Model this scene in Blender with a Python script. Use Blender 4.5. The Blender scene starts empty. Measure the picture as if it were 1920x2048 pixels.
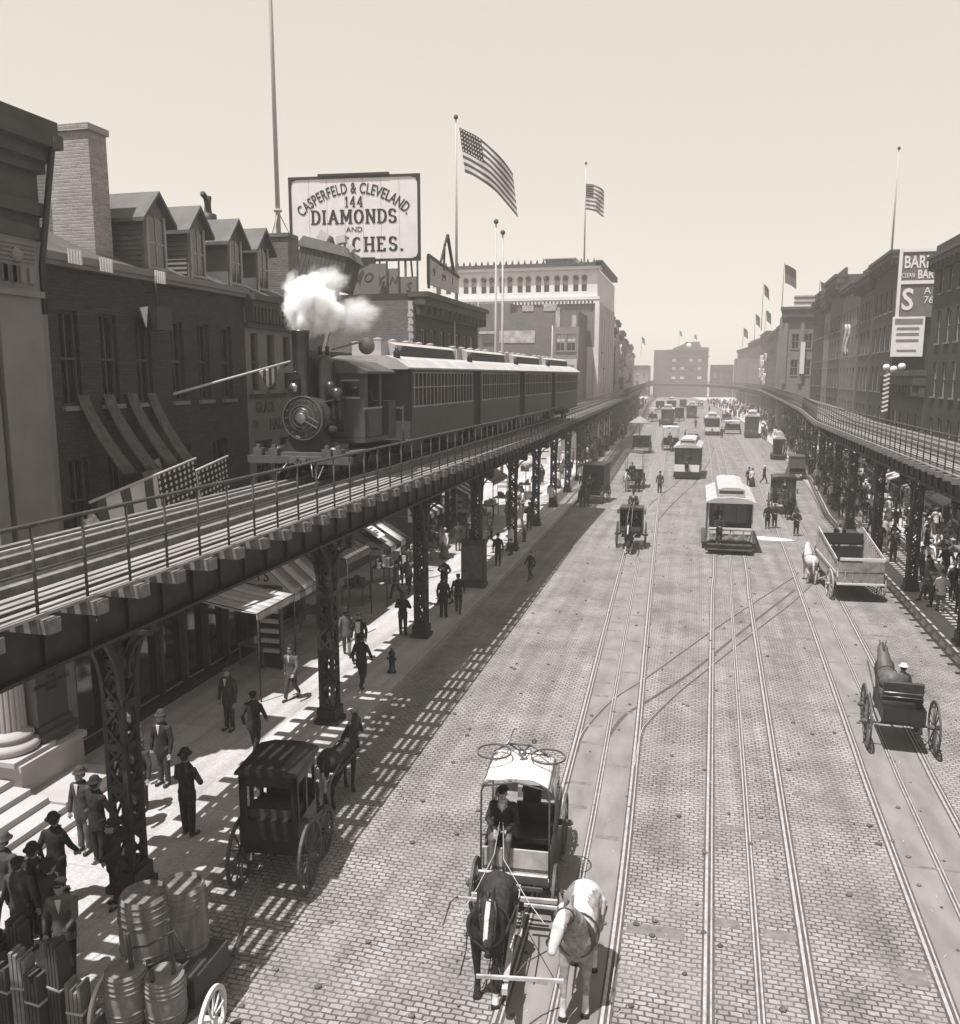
import bpy, bmesh, math, random
from mathutils import Vector, Matrix, Euler
random.seed(7)
C = bpy.context.scene.collection
R = math.radians
PI = math.pi
# ---------------------------------------------------------------- camera
cam_d = bpy.data.cameras.new('camera'); cam = bpy.data.objects.new('camera', cam_d); C.objects.link(cam)
bpy.context.scene.camera = cam
cam.location = (0, 0, 8.7)
cam.rotation_euler = (R(90 - 8.986), 0, R(14.18))
cam_d.sensor_fit = 'HORIZONTAL'; cam_d.sensor_width = 36; cam_d.lens = 36 * 1720 / 1920
cam_d.clip_start = 0.2; cam_d.clip_end = 4000
# ---------------------------------------------------------------- light
SUN_DIR = Vector((0.17, 0.30, -1.0)).normalized()
sd = bpy.data.lights.new('sun', 'SUN'); sd.energy = 5.0; sd.angle = R(0.4); sd.color = (1.0, 0.975, 0.955)
sun = bpy.data.objects.new('sun', sd); C.objects.link(sun)
sun.rotation_euler = SUN_DIR.to_track_quat('-Z', 'Y').to_euler()
w = bpy.data.worlds.new('World'); bpy.context.scene.world = w; w.use_nodes = True
nt = w.node_tree; nt.nodes.clear()
wo = nt.nodes.new('ShaderNodeOutputWorld'); bg = nt.nodes.new('ShaderNodeBackground')
sky = nt.nodes.new('ShaderNodeTexSky'); sky.sky_type = 'NISHITA'; sky.sun_disc = False
sky.sun_elevation = math.asin(-SUN_DIR.z); sky.sun_rotation = math.atan2(-SUN_DIR.x, -SUN_DIR.y)
bwn = nt.nodes.new('ShaderNodeRGBToBW'); gam = nt.nodes.new('ShaderNodeGamma'); gam.inputs[1].default_value = 0.18
tint = nt.nodes.new('ShaderNodeMix'); tint.data_type = 'RGBA'; tint.blend_type = 'MULTIPLY'; tint.inputs[0].default_value = 1
tint.inputs[7].default_value = (1.0, 0.93, 0.825, 1)
nt.links.new(sky.outputs[0], bwn.inputs[0]); nt.links.new(bwn.outputs[0], gam.inputs[0])
nt.links.new(gam.outputs[0], tint.inputs[6]); nt.links.new(tint.outputs[2], bg.inputs[0])
bg.inputs[1].default_value = 0.405
nt.links.new(bg.outputs[0], wo.inputs[0])
vs = bpy.context.scene.view_settings
vs.view_transform = 'Standard'; vs.look = 'None'; vs.exposure = 0.66; vs.gamma = 1.0; vs.use_curve_mapping = False
cy = bpy.context.scene.cycles
cy.max_bounces = 12; cy.diffuse_bounces = 2; cy.glossy_bounces = 2; cy.transmission_bounces = 3
cy.volume_bounces = 10; cy.transparent_max_bounces = 6; cy.use_denoising = True
cy.volume_step_rate = 2.0; cy.volume_max_steps = 64

# ---------------------------------------------------------------- materials (a sepia world: the print is monochrome)
def g(v, k=1.0):
    v *= .70
    return (v * (1 + .03 * k), v * .98, v * (.985 - .015 * k), 1)
MATS = {}
def N(nt, t, **kw):
    n = nt.nodes.new(t)
    for k, v in kw.items(): setattr(n, k, v)
    return n
def mat(name, v, rough=.8, var=.18, scale=3.0, bump=.0, metal=0, spec=.3, k=1.0, detail=4, stretch=(1, 1, 1)):
    if name in MATS: return MATS[name]
    m = bpy.data.materials.new(name); m.use_nodes = True; t = m.node_tree
    b = t.nodes['Principled BSDF']
    b.inputs['Roughness'].default_value = rough; b.inputs['Metallic'].default_value = metal
    b.inputs['Specular IOR Level'].default_value = spec
    geo = N(t, 'ShaderNodeNewGeometry'); mp = N(t, 'ShaderNodeMapping'); mp.inputs[3].default_value = stretch
    nz = N(t, 'ShaderNodeTexNoise'); nz.inputs['Scale'].default_value = scale; nz.inputs['Detail'].default_value = detail
    t.links.new(geo.outputs['Position'], mp.inputs[0]); t.links.new(mp.outputs[0], nz.inputs['Vector'])
    rp = N(t, 'ShaderNodeValToRGB')
    rp.color_ramp.elements[0].position = .3; rp.color_ramp.elements[1].position = .72
    rp.color_ramp.elements[0].color = g(v * (1 - var), k); rp.color_ramp.elements[1].color = g(v * (1 + var), k)
    t.links.new(nz.outputs[0], rp.inputs[0]); t.links.new(rp.outputs[0], b.inputs['Base Color'])
    if bump:
        bp = N(t, 'ShaderNodeBump'); bp.inputs[0].default_value = bump; bp.inputs[1].default_value = .02
        n2 = N(t, 'ShaderNodeTexNoise'); n2.inputs['Scale'].default_value = scale * 8; n2.inputs['Detail'].default_value = 6
        t.links.new(mp.outputs[0], n2.inputs['Vector'])
        t.links.new(n2.outputs[0], bp.inputs['Height']); t.links.new(bp.outputs[0], b.inputs['Normal'])
    MATS[name] = m; return m
def brickmat(name, v, mortar, bw, bh, ms=.012, var=.25, ground=False, bump=.6, rough=.85, offs=.5, rot=0, patch=.25, bdist=.02):
    if name in MATS: return MATS[name]
    m = bpy.data.materials.new(name); m.use_nodes = True; t = m.node_tree; b = t.nodes['Principled BSDF']
    b.inputs['Roughness'].default_value = rough; b.inputs['Specular IOR Level'].default_value = .3
    geo = N(t, 'ShaderNodeNewGeometry'); sp = N(t, 'ShaderNodeSeparateXYZ'); cb = N(t, 'ShaderNodeCombineXYZ')
    t.links.new(geo.outputs['Position'], sp.inputs[0])
    if ground:
        # gentle waviness of the courses
        nw = N(t, 'ShaderNodeTexNoise'); nw.inputs['Scale'].default_value = .9; nw.inputs['Detail'].default_value = 3
        t.links.new(geo.outputs['Position'], nw.inputs['Vector'])
        ml = N(t, 'ShaderNodeMath', operation='MULTIPLY_ADD'); ml.inputs[1].default_value = .10; ml.inputs[2].default_value = 0
        t.links.new(nw.outputs[0], ml.inputs[0])
        ad = N(t, 'ShaderNodeMath', operation='ADD'); t.links.new(sp.outputs[1], ad.inputs[0]); t.links.new(ml.outputs[0], ad.inputs[1])
        n3 = N(t, 'ShaderNodeTexNoise'); n3.inputs['Scale'].default_value = 5.0; n3.inputs['Detail'].default_value = 2; t.links.new(geo.outputs['Position'], n3.inputs['Vector'])
        s3 = N(t, 'ShaderNodeSeparateColor'); t.links.new(n3.outputs['Color'], s3.inputs[0])
        ax = N(t, 'ShaderNodeMath', operation='MULTIPLY_ADD'); ax.inputs[1].default_value = .09; t.links.new(s3.outputs[0], ax.inputs[0]); t.links.new(sp.outputs[0], ax.inputs[2])
        ay = N(t, 'ShaderNodeMath', operation='MULTIPLY_ADD'); ay.inputs[1].default_value = .05; t.links.new(s3.outputs[1], ay.inputs[0]); t.links.new(ad.outputs[0], ay.inputs[2])
        t.links.new(ax.outputs[0], cb.inputs[0]); t.links.new(ay.outputs[0], cb.inputs[1])
    else:
        ad = N(t, 'ShaderNodeMath', operation='ADD'); t.links.new(sp.outputs[0], ad.inputs[0]); t.links.new(sp.outputs[1], ad.inputs[1])
        t.links.new(ad.outputs[0], cb.inputs[0]); t.links.new(sp.outputs[2], cb.inputs[1])
    br = N(t, 'ShaderNodeTexBrick'); br.offset = offs; br.squash = 1
    br.inputs['Scale'].default_value = 1; br.inputs['Brick Width'].default_value = bw; br.inputs['Row Height'].default_value = bh
    br.inputs['Mortar Size'].default_value = ms; br.inputs['Mortar Smooth'].default_value = .6
    br.inputs['Color1'].default_value = g(v * (1 - var)); br.inputs['Color2'].default_value = g(v * (1 + var)); br.inputs['Mortar'].default_value = g(mortar)
    t.links.new(cb.outputs[0], br.inputs['Vector'])
    nz = N(t, 'ShaderNodeTexNoise'); nz.inputs['Scale'].default_value = .55; nz.inputs['Detail'].default_value = 7; nz.inputs['Roughness'].default_value = .65
    t.links.new(geo.outputs['Position'], nz.inputs['Vector'])
    rp = N(t, 'ShaderNodeMapRange'); rp.inputs[1].default_value = .3; rp.inputs[2].default_value = .7; rp.inputs[3].default_value = 1 - patch; rp.inputs[4].default_value = 1 + patch
    t.links.new(nz.outputs[0], rp.inputs[0])
    nf = N(t, 'ShaderNodeTexNoise'); nf.inputs['Scale'].default_value = 22; nf.inputs['Detail'].default_value = 4
    t.links.new(geo.outputs['Position'], nf.inputs['Vector'])
    rf = N(t, 'ShaderNodeMapRange'); rf.inputs[1].default_value = .3; rf.inputs[2].default_value = .7; rf.inputs[3].default_value = .82; rf.inputs[4].default_value = 1.15
    t.links.new(nf.outputs[0], rf.inputs[0])
    mm = N(t, 'ShaderNodeMath', operation='MULTIPLY'); t.links.new(rp.outputs[0], mm.inputs[0]); t.links.new(rf.outputs[0], mm.inputs[1])
    if ground:   # wear in long streaks where the wheels run
        mp2 = N(t, 'ShaderNodeMapping'); mp2.inputs[3].default_value = (1.6, .05, 1); t.links.new(geo.outputs['Position'], mp2.inputs[0])
        n5 = N(t, 'ShaderNodeTexNoise'); n5.inputs['Scale'].default_value = 1.5; n5.inputs['Detail'].default_value = 5; t.links.new(mp2.outputs[0], n5.inputs['Vector'])
        r5 = N(t, 'ShaderNodeMapRange'); r5.inputs[1].default_value = .3; r5.inputs[2].default_value = .7; r5.inputs[3].default_value = .80; r5.inputs[4].default_value = 1.18; t.links.new(n5.outputs[0], r5.inputs[0])
        m5 = N(t, 'ShaderNodeMath', operation='MULTIPLY'); t.links.new(mm.outputs[0], m5.inputs[0]); t.links.new(r5.outputs[0], m5.inputs[1]); mm = m5
    vm = N(t, 'ShaderNodeVectorMath', operation='SCALE'); t.links.new(br.outputs[0], vm.inputs[0]); t.links.new(mm.outputs[0], vm.inputs['Scale'])
    last = vm.outputs[0]
    if ground and not name.startswith('flag'):   # dust and dung fill the joints in places
        n6 = N(t, 'ShaderNodeTexNoise'); n6.inputs['Scale'].default_value = .8; n6.inputs['Detail'].default_value = 8; n6.inputs['Roughness'].default_value = .7; t.links.new(geo.outputs['Position'], n6.inputs['Vector'])
        r6 = N(t, 'ShaderNodeMapRange'); r6.inputs[1].default_value = .42; r6.inputs[2].default_value = .62; r6.inputs[3].default_value = .05; r6.inputs[4].default_value = .7; t.links.new(n6.outputs[0], r6.inputs[0])
        v6 = N(t, 'ShaderNodeVectorMath', operation='SCALE'); v6.inputs[0].default_value = g(v * .90)[:3]; t.links.new(mm.outputs[0], v6.inputs['Scale'])
        x6 = N(t, 'ShaderNodeMix', data_type='RGBA'); t.links.new(r6.outputs[0], x6.inputs[0]); t.links.new(vm.outputs[0], x6.inputs[6]); t.links.new(v6.outputs[0], x6.inputs[7]); last = x6.outputs[2]
    t.links.new(last, b.inputs['Base Color'])
    bp = N(t, 'ShaderNodeBump', invert=True); bp.inputs[0].default_value = bump; bp.inputs[1].default_value = bdist
    t.links.new(br.outputs['Fac'], bp.inputs['Height']); t.links.new(bp.outputs[0], b.inputs['Normal'])
    MATS[name] = m; return m
m_cobble = brickmat('granite_setts', .32, .085, .175, .100, ms=.015, var=.17, ground=True, bump=.8, patch=.30, bdist=.03)
m_track = mat('track_paving', .25, .9, .22, 2.2, detail=9, bump=.5, stretch=(1, .35, 1))
m_walk = brickmat('flagstones', .52, .36, 1.5, 1.2, ms=.012, var=.07, ground=True, bump=.3, patch=.12)
m_patch = mat('dark_slab', .20, .8, .3, 6)
m_curb = mat('kerb_stone', .33, .8, .2, 5)
m_rail = mat('rail_steel', .50, .45, .2, 9, metal=.15, k=.6)
m_slot = mat('dark_groove', .035, .8)
m_iron = mat('painted_iron', .032, .55, .35, 5, spec=.4, k=.5)
m_iron2 = mat('railing_iron', .06, .5, .3, 8, spec=.4)
m_tie = mat('weathered_timber', .20, .85, .3, 7, stretch=(1, 1, 1))
m_plank = mat('walkway_timber', .33, .85, .25, 5, stretch=(2, .3, 1))
m_black = mat('black_paint', .022, .38, .4, 6, spec=.5, k=.4)
m_loco = mat('locomotive_black', .035, .28, .4, 4, spec=.6, k=.4)
m_steel = mat('bright_steel', .35, .35, .3, 6, metal=.8, k=.5)
m_car = mat('car_body_paint', .09, .45, .12, 2, k=.6)
m_cartrim = mat('car_trim', .34, .5, .12, 2)
m_carroof = mat('car_roof_canvas', .50, .8, .14, 1.6, bump=.15)
m_glass = mat('dark_window_glass', .03, .08, .2, 2, spec=.9, k=.3)
m_shade = mat('window_blind', .55, .7, .1, 3)
m_brickdark = brickmat('dark_brick', .05, .04, .24, .08, var=.2, patch=.2)
m_brickmid = brickmat('red_brick', .17, .20, .24, .08, var=.15, patch=.15)
m_bricklight = brickmat('pale_brick', .36, .40, .24, .08, var=.15, patch=.18)
m_stone = mat('brown_stone', .23, .85, .12, 1.2, bump=.2)
m_stonelight = mat('pale_limestone', .50, .8, .10, 1.5, bump=.2)
m_white = mat('white_stone', .85, .75, .07, 1)
m_stonedark = mat('sooty_stone', .085, .85, .2, 1.5, bump=.2)
m_render = mat('grey_stucco', .20, .85, .1, 1.5)
m_wood = mat('grey_clapboard', .17, .8, .15, 3)
m_shingle = mat('roof_tin', .13, .7, .2, 2)
m_roof = mat('tar_roof', .10, .9, .3, 2)
m_signw = mat('sign_white', .85, .7, .05, 2)
m_ink = mat('sign_black', .03, .6, .1, 3)
m_signd = mat('sign_dark', .07, .6, .2, 3)
m_cloth = mat('white_canvas', .74, .85, .08, 3)
m_clothg = mat('grey_canvas', .32, .9, .15, 3)
m_clothd = mat('dark_cloth', .06, .95, .25, 9, spec=.1, k=.5)
m_coat = mat('charcoal_wool', .045, .95, .4, 9, spec=.1, k=.5, bump=.5)
m_coat2 = mat('brown_wool', .085, .95, .35, 9, spec=.1, bump=.5)
m_coat3 = mat('grey_wool', .15, .95, .3, 9, spec=.1, bump=.5)
m_felt = mat('black_felt', .03, .8, .3, 9, spec=.2, k=.5)
m_straw = mat('straw', .60, .8, .15, 20)
m_skin = mat('skin', .36, .6, .08, 6, spec=.3)
m_shirt = mat('white_shirt', .75, .8, .05, 6)
m_hair = mat('dark_hair', .035, .6, .3, 20)
m_leather = mat('harness_leather', .05, .5, .3, 8, spec=.5)
m_horsed = mat('dark_horse_coat', .04, .75, .45, 14, spec=.2, stretch=(1, 1, .4), bump=.25)
m_horseb = mat('bay_horse_coat', .08, .75, .4, 14, spec=.2, bump=.25)
m_horsew = mat('white_horse_coat', .66, .8, .16, 9, spec=.2, bump=.25)
m_barrel = mat('barrel_staves', .20, .85, .45, 9, stretch=(1, 1, .15), bump=.3)
m_wheel = mat('wheel_paint', .10, .6, .3, 6)
m_wheell = mat('pale_wheel_paint', .42, .6, .2, 6)
m_wagon = mat('wagon_paint', .10, .7, .25, 3)
m_wagonl = mat('pale_wagon_boards', .50, .8, .25, 4)
m_sack = mat('burlap', .24, .95, .2, 8)
m_brass = mat('brass', .3, .5, .3, 5, metal=.5)
m_post = mat('pale_flagpole', .52, .7, .1, 3)
m_red = mat('flag_dark_stripe', .10, .9, .1, 3)

# ---------------------------------------------------------------- mesh builder
class M:
    def __init__(s, T=None):
        s.v = []; s.f = []; s.mi = []; s.T = T or Matrix.Identity(4); s.cm = 0; s.sm = []
    def add(s, vs, fs, smooth=False):
        o = len(s.v); T = s.T
        s.v += [tuple(T @ Vector(p)) for p in vs]
        for f in fs: s.f.append([o + i for i in f]); s.mi.append(s.cm); s.sm.append(smooth)
        return s
    def box(s, x0, x1, y0, y1, z0, z1):
        return s.add([(x0, y0, z0), (x1, y0, z0), (x1, y1, z0), (x0, y1, z0), (x0, y0, z1), (x1, y0, z1), (x1, y1, z1), (x0, y1, z1)],
                     [(0, 3, 2, 1), (4, 5, 6, 7), (0, 1, 5, 4), (1, 2, 6, 5), (2, 3, 7, 6), (3, 0, 4, 7)])
    def bar(s, p, q, w, h=None, up=(0, 0, 1)):
        h = h or w; p = Vector(p); q = Vector(q); d = (q - p)
        if d.length < 1e-6: return s
        d.normalize(); u = Vector(up)
        if abs(d.dot(u)) > .98: u = Vector((0, 1, 0)) if abs(d.y) < .9 else Vector((1, 0, 0))
        a = d.cross(u).normalized() * w / 2; b = d.cross(a).normalized() * h / 2
        vs = [p - a - b, p + a - b, p + a + b, p - a + b, q - a - b, q + a - b, q + a + b, q - a + b]
        return s.add(vs, [(0, 1, 2, 3), (7, 6, 5, 4), (0, 4, 5, 1), (1, 5, 6, 2), (2, 6, 7, 3), (3, 7, 4, 0)])
    def loft(s, rings, caps=True, smooth=True):
        n = len(rings[0]); vs = [p for r in rings for p in r]; fs = []
        for i in range(len(rings) - 1):
            for j in range(n):
                k = (j + 1) % n
                fs.append((i * n + j, i * n + k, (i + 1) * n + k, (i + 1) * n + j))
        if caps: fs.append(tuple(range(n))[::-1]); fs.append(tuple((len(rings) - 1) * n + j for j in range(n)))
        return s.add(vs, fs, smooth)
    def tube(s, pts, r, n=8, caps=True, smooth=True):
        P = [Vector(p) for p in pts]; rr = r if isinstance(r, (list, tuple)) else [r] * len(P); rings = []; prev = None
        for i, p in enumerate(P):
            d = (P[min(i + 1, len(P) - 1)] - P[max(i - 1, 0)]).normalized()
            if prev is None: a = d.cross(Vector((0, 0, 1)) if abs(d.z) < .9 else Vector((0, 1, 0))).normalized()
            else: a = (prev - d * prev.dot(d)).normalized()
            prev = a; b = d.cross(a)
            rings.append([p + (a * math.cos(t * 2 * PI / n) + b * math.sin(t * 2 * PI / n)) * rr[i] for t in range(n)])
        return s.loft(rings, caps, smooth)
    def cyl(s, p, q, r, n=16, r2=None, smooth=True): return s.tube([p, q], [r, r if r2 is None else r2], n, True, smooth)
    def lathe(s, prof, n=24, o=(0, 0, 0), ax='z', smooth=True, caps=True, sx=1, sy=1):
        rings = []
        for z, r in prof:
            ring = []
            for t in range(n):
                c, q = math.cos(t * 2 * PI / n) * r * sx, math.sin(t * 2 * PI / n) * r * sy
                p = {'z': (c, q, z), 'y': (c, z, -q), 'x': (z, c, q)}[ax]
                ring.append((p[0] + o[0], p[1] + o[1], p[2] + o[2]))
            rings.append(ring)
        return s.loft(rings, caps, smooth)
    def ball(s, c, rx, ry=None, rz=None, n=12, m=8):
        ry = ry or rx; rz = rz or rx; rings = []
        for i in range(1, m):
            a = PI * i / m - PI / 2
            rings.append([(c[0] + rx * math.cos(a) * math.cos(t * 2 * PI / n), c[1] + ry * math.cos(a) * math.sin(t * 2 * PI / n), c[2] + rz * math.sin(a)) for t in range(n)])
        return s.loft(rings, True, True)
    def cap(s, p, q, r0, r1, n=10):   # tapered capsule
        p = Vector(p); q = Vector(q); d = q - p; L = d.length
        if L < 1e-5: return s.ball(p, r0)
        d /= L; pts = []; rr = []
        for a in (-80, -50, -20): pts.append(p + d * (r0 * math.sin(R(a)))); rr.append(r0 * math.cos(R(a)))
        for a in (20, 50, 80): pts.append(q + d * (r1 * math.sin(R(a)))); rr.append(r1 * math.cos(R(a)))
        return s.tube(pts, rr, n)
    def chain(s, pts, rr, n=10):
        for i in range(len(pts) - 1): s.cap(pts[i], pts[i + 1], rr[i], rr[i + 1], n)
        return s
    def ring(s, c, r, w, t, ax='x', n=28):   # flat hoop: width w along axis, radial thickness t
        prof = [(-w / 2, r - t), (w / 2, r - t), (w / 2, r), (-w / 2, r)]; vs = []; fs = []
        for i in range(n):
            a = i * 2 * PI / n
            for z, q in prof:
                cc, ss = q * math.cos(a), q * math.sin(a)
                p = {'x': (z, cc, ss), 'y': (cc, z, ss), 'z': (cc, ss, z)}[ax]
                vs.append((p[0] + c[0], p[1] + c[1], p[2] + c[2]))
        for i in range(n):
            k = (i + 1) % n
            for j in range(4):
                l = (j + 1) % 4; fs.append((i * 4 + j, i * 4 + l, k * 4 + l, k * 4 + j))
        return s.add(vs, fs)
    def prism(s, poly, d0, d1, ax='x'):   # poly in the other two axes
        n = len(poly); vs = []
        for d in (d0, d1):
            for a, b in poly: vs.append({'x': (d, a, b), 'y': (a, d, b), 'z': (a, b, d)}[ax])
        fs = [tuple(range(n))[::-1], tuple(range(n, 2 * n))] + [(i, (i + 1) % n, n + (i + 1) % n, n + i) for i in range(n)]
        return s.add(vs, fs)
    def sheet(s, grid, t=.01):   # thin cloth from a grid of points, given a real thickness
        r, c = len(grid), len(grid[0]); vs = []
        for off in (0, 1):
            for i in range(r):
                for j in range(c):
                    p = Vector(grid[i][j])
                    a = Vector(grid[min(i + 1, r - 1)][j]) - Vector(grid[max(i - 1, 0)][j]); b = Vector(grid[i][min(j + 1, c - 1)]) - Vector(grid[i][max(j - 1, 0)])
                    nn = a.cross(b)
                    if nn.length > 1e-9: nn.normalize()
                    vs.append(tuple(p + nn * (t * (off - .5))))
        fs = []; K = r * c
        for i in range(r - 1):
            for j in range(c - 1):
                q = (i * c + j, i * c + j + 1, (i + 1) * c + j + 1, (i + 1) * c + j)
                fs.append(tuple(K + k for k in q)); fs.append(q[::-1])
        edge = [(0 * c + j, 0 * c + j + 1) for j in range(c - 1)] + [(i * c + c - 1, (i + 1) * c + c - 1) for i in range(r - 1)] + \
               [((r - 1) * c + j + 1, (r - 1) * c + j) for j in range(c - 1)][::-1] + [((i + 1) * c, i * c) for i in range(r - 1)][::-1]
        for a, b in edge: fs.append((a, b, b + K, a + K))
        return s.add(vs, fs, True)
    def mesh(s, name, mats):
        me = bpy.data.meshes.new(name); me.from_pydata(s.v, [], s.f)
        for m in (mats if isinstance(mats, (list, tuple)) else [mats]): me.materials.append(m)
        me.polygons.foreach_set('material_index', s.mi); me.polygons.foreach_set('use_smooth', s.sm)
        me.update(); return me
    def build(s, name, mats, parent=None, fix=True):
        me = s.mesh(name, mats)
        if fix and s.v:
            bm = bmesh.new(); bm.from_mesh(me); bmesh.ops.recalc_face_normals(bm, faces=bm.faces); bm.to_mesh(me); bm.free()
        o = bpy.data.objects.new(name, me); C.objects.link(o)
        if parent is not None: o.parent = parent
        return o

def tag(o, label=None, cat=None, group=None, kind=None):
    if label: o['label'] = label
    if cat: o['category'] = cat
    if group: o['group'] = group
    if kind: o['kind'] = kind
    return o
def empty(name, loc=(0, 0, 0), rz=0, label=None, cat=None, group=None, sc=1):
    o = bpy.data.objects.new(name, None); C.objects.link(o); o.location = loc; o.rotation_euler = (0, 0, rz); o.scale = (sc, sc, sc)
    return tag(o, label, cat, group)
def link(name, me, parent=None, loc=None):
    o = bpy.data.objects.new(name, me); C.objects.link(o)
    if parent is not None: o.parent = parent
    if loc is not None: o.location = loc
    return o
KIDS = {}
def dup(root, loc=None, rz=None, label=None, group=None, sc=None):
    r = root.copy(); C.objects.link(r)
    if loc is not None: r.location = loc
    if rz is not None: r.rotation_euler = (0, 0, rz)
    if sc is not None: r.scale = (sc, sc, sc) if not isinstance(sc, tuple) else sc
    if label: r['label'] = label
    if group: r['group'] = group
    if root.name not in KIDS: KIDS[root.name] = [(ch, list(ch.children)) for ch in root.children]
    for ch, gs in KIDS[root.name]:
        c = ch.copy(); C.objects.link(c); c.parent = r
        for q in gs:
            d = q.copy(); C.objects.link(d); d.parent = c
    return r
def struct(name, mb, m): return tag(mb.build(name, m), kind='structure')
def fuse(mb, voxel=.02, mats=m_skin, sm=6, name='body', paint=None):
    """melt overlapping primitives into ONE continuous smooth mesh"""
    me = mb.mesh('tmp', mats[0] if isinstance(mats, (list, tuple)) else mats)
    bm = bmesh.new(); bm.from_mesh(me); bmesh.ops.recalc_face_normals(bm, faces=bm.faces); bm.to_mesh(me); bm.free()
    o = bpy.data.objects.new('tmp', me); C.objects.link(o)
    a = o.modifiers.new('r', 'REMESH'); a.mode = 'VOXEL'; a.voxel_size = voxel; a.use_smooth_shade = True
    b = o.modifiers.new('s', 'SMOOTH'); b.factor = .5; b.iterations = sm
    dg = bpy.context.evaluated_depsgraph_get(); dg.update()
    out = bpy.data.meshes.new_from_object(o.evaluated_get(dg)); out.name = name
    bpy.data.objects.remove(o)
    out.materials.clear()
    for m in (mats if isinstance(mats, (list, tuple)) else [mats]): out.materials.append(m)
    for p in out.polygons:
        p.use_smooth = True; p.material_index = paint(p.center) if paint else 0
    return out
def text(s, size, m, parent, loc, rz=0, rx=90, align='CENTER', ext=.01, off=.0, sx=1.0, name='lettering', arc=None, shear=0, sp=1.0):
    """raised lettering; arc=(radius) bends the line over a circle"""
    cu = bpy.data.curves.new('txt', 'FONT'); cu.body = s; cu.size = size; cu.align_x = align; cu.align_y = 'CENTER'
    cu.extrude = ext; cu.offset = off; cu.shear = shear; cu.space_character = sp; cu.resolution_u = 3
    o = bpy.data.objects.new('txt', cu); C.objects.link(o)
    dg = bpy.context.evaluated_depsgraph_get(); dg.update()
    me = bpy.data.meshes.new_from_object(o.evaluated_get(dg)); bpy.data.objects.remove(o); me.name = name
    for v in me.vertices:
        v.co.x *= sx
        if arc:
            a = v.co.x / arc; r = arc + v.co.y; v.co.x = r * math.sin(a); v.co.y = r * math.cos(a) - arc
    me.materials.clear(); me.materials.append(m)
    t = link(name, me, parent); t.location = loc; t.rotation_euler = (R(rx), 0, rz)
    return t

# slab-serif block capitals for the painted signs: strokes on a unit-high cell
_A = lambda cx, cz, rx, rz, a0, a1, n=9: [(cx + rx * math.cos(R(a0 + (a1 - a0) * i / n)), cz + rz * math.sin(R(a0 + (a1 - a0) * i / n))) for i in range(n + 1)]
GLY = {'D': (.62, [[(.1, 0), (.1, 1)], [(.1, 1)] + _A(.28, .5, .32, .5, 90, -90) + [(.1, 0)]], [(.1, 0), (.1, 1)]), 'I': (.28, [[(.14, 0), (.14, 1)]], [(.14, 0), (.14, 1)]),
 'A': (.74, [[(.08, 0), (.37, 1), (.66, 0)], [(.2, .36), (.54, .36)]], [(.08, 0), (.66, 0)]), 'M': (.84, [[(.1, 0), (.1, 1), (.42, .25), (.74, 1), (.74, 0)]], [(.1, 0), (.1, 1), (.74, 0), (.74, 1)]),
 'O': (.70, [_A(.35, .5, .29, .5, 0, 360, 20)], []), 'N': (.70, [[(.1, 0), (.1, 1), (.60, 0), (.60, 1)]], [(.1, 0), (.1, 1), (.60, 1)]),
 'S': (.58, [_A(.29, .745, .22, .255, 20, 250, 9) + _A(.29, .25, .23, .25, 90, -160, 9)], []), 'W': (.96, [[(.06, 1), (.26, 0), (.48, .9), (.70, 0), (.90, 1)]], [(.06, 1), (.90, 1)]),
 'T': (.64, [[(.32, 0), (.32, 1)], [(.04, 1), (.60, 1)]], [(.32, 0)]), 'C': (.64, [_A(.35, .5, .28, .5, 50, 310, 14)], []), 'H': (.70, [[(.1, 0), (.1, 1)], [(.6, 0), (.6, 1)], [(.1, .5), (.6, .5)]], [(.1, 0), (.1, 1), (.6, 0), (.6, 1)]),
 'E': (.60, [[(.52, .14), (.52, 0), (.1, 0), (.1, 1), (.50, 1), (.50, .86)], [(.1, .52), (.38, .52)]], [(.1, 0), (.1, 1)]), '.': (.26, [[(.10, .0), (.10, .07)]], []), '1': (.34, [[(.06, .8), (.19, 1), (.19, 0)]], [(.19, 0)]),
 '4': (.62, [[(.44, 0), (.44, 1), (.06, .3), (.58, .3)]], [(.44, 0)])}
def slab_text(word, size, m, parent, loc, sx=1.0, wt=.15, gap=.14, serif=True, rz=0):
    mb = M(); x = 0; seg = []
    for ch in word:
        wd, lines, sf = GLY[ch]
        for L in lines:
            for p, q in zip(L, L[1:]):
                v_ = abs(q[0] - p[0]) * sx < abs(q[1] - p[1]); seg.append(((x + p[0]) * sx * size, p[1] * size, (x + q[0]) * sx * size, q[1] * size, wt * size * (1 if v_ else .62)))
        if serif:
            for p in sf: seg.append(((x + p[0] - .14) * sx * size, p[1] * size, (x + p[0] + .14) * sx * size, p[1] * size, .10 * size))
        x += wd + gap
    W = (x - gap) * sx * size
    for k, (a, b, c, d, t) in enumerate(seg):
        e = Vector((c - a, 0, d - b)); e = e.normalized() * t * .28 if e.length else e; y = -.010 - .0012 * (k % 5)
        mb.bar((a - W / 2 - e.x, y, b - e.z), (c - W / 2 + e.x, y, d + e.z), t, .008, up=(0, 1, 0))
    o = mb.build('lettering', m, parent); o.location = loc; o.rotation_euler = (0, 0, rz); return o
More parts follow.
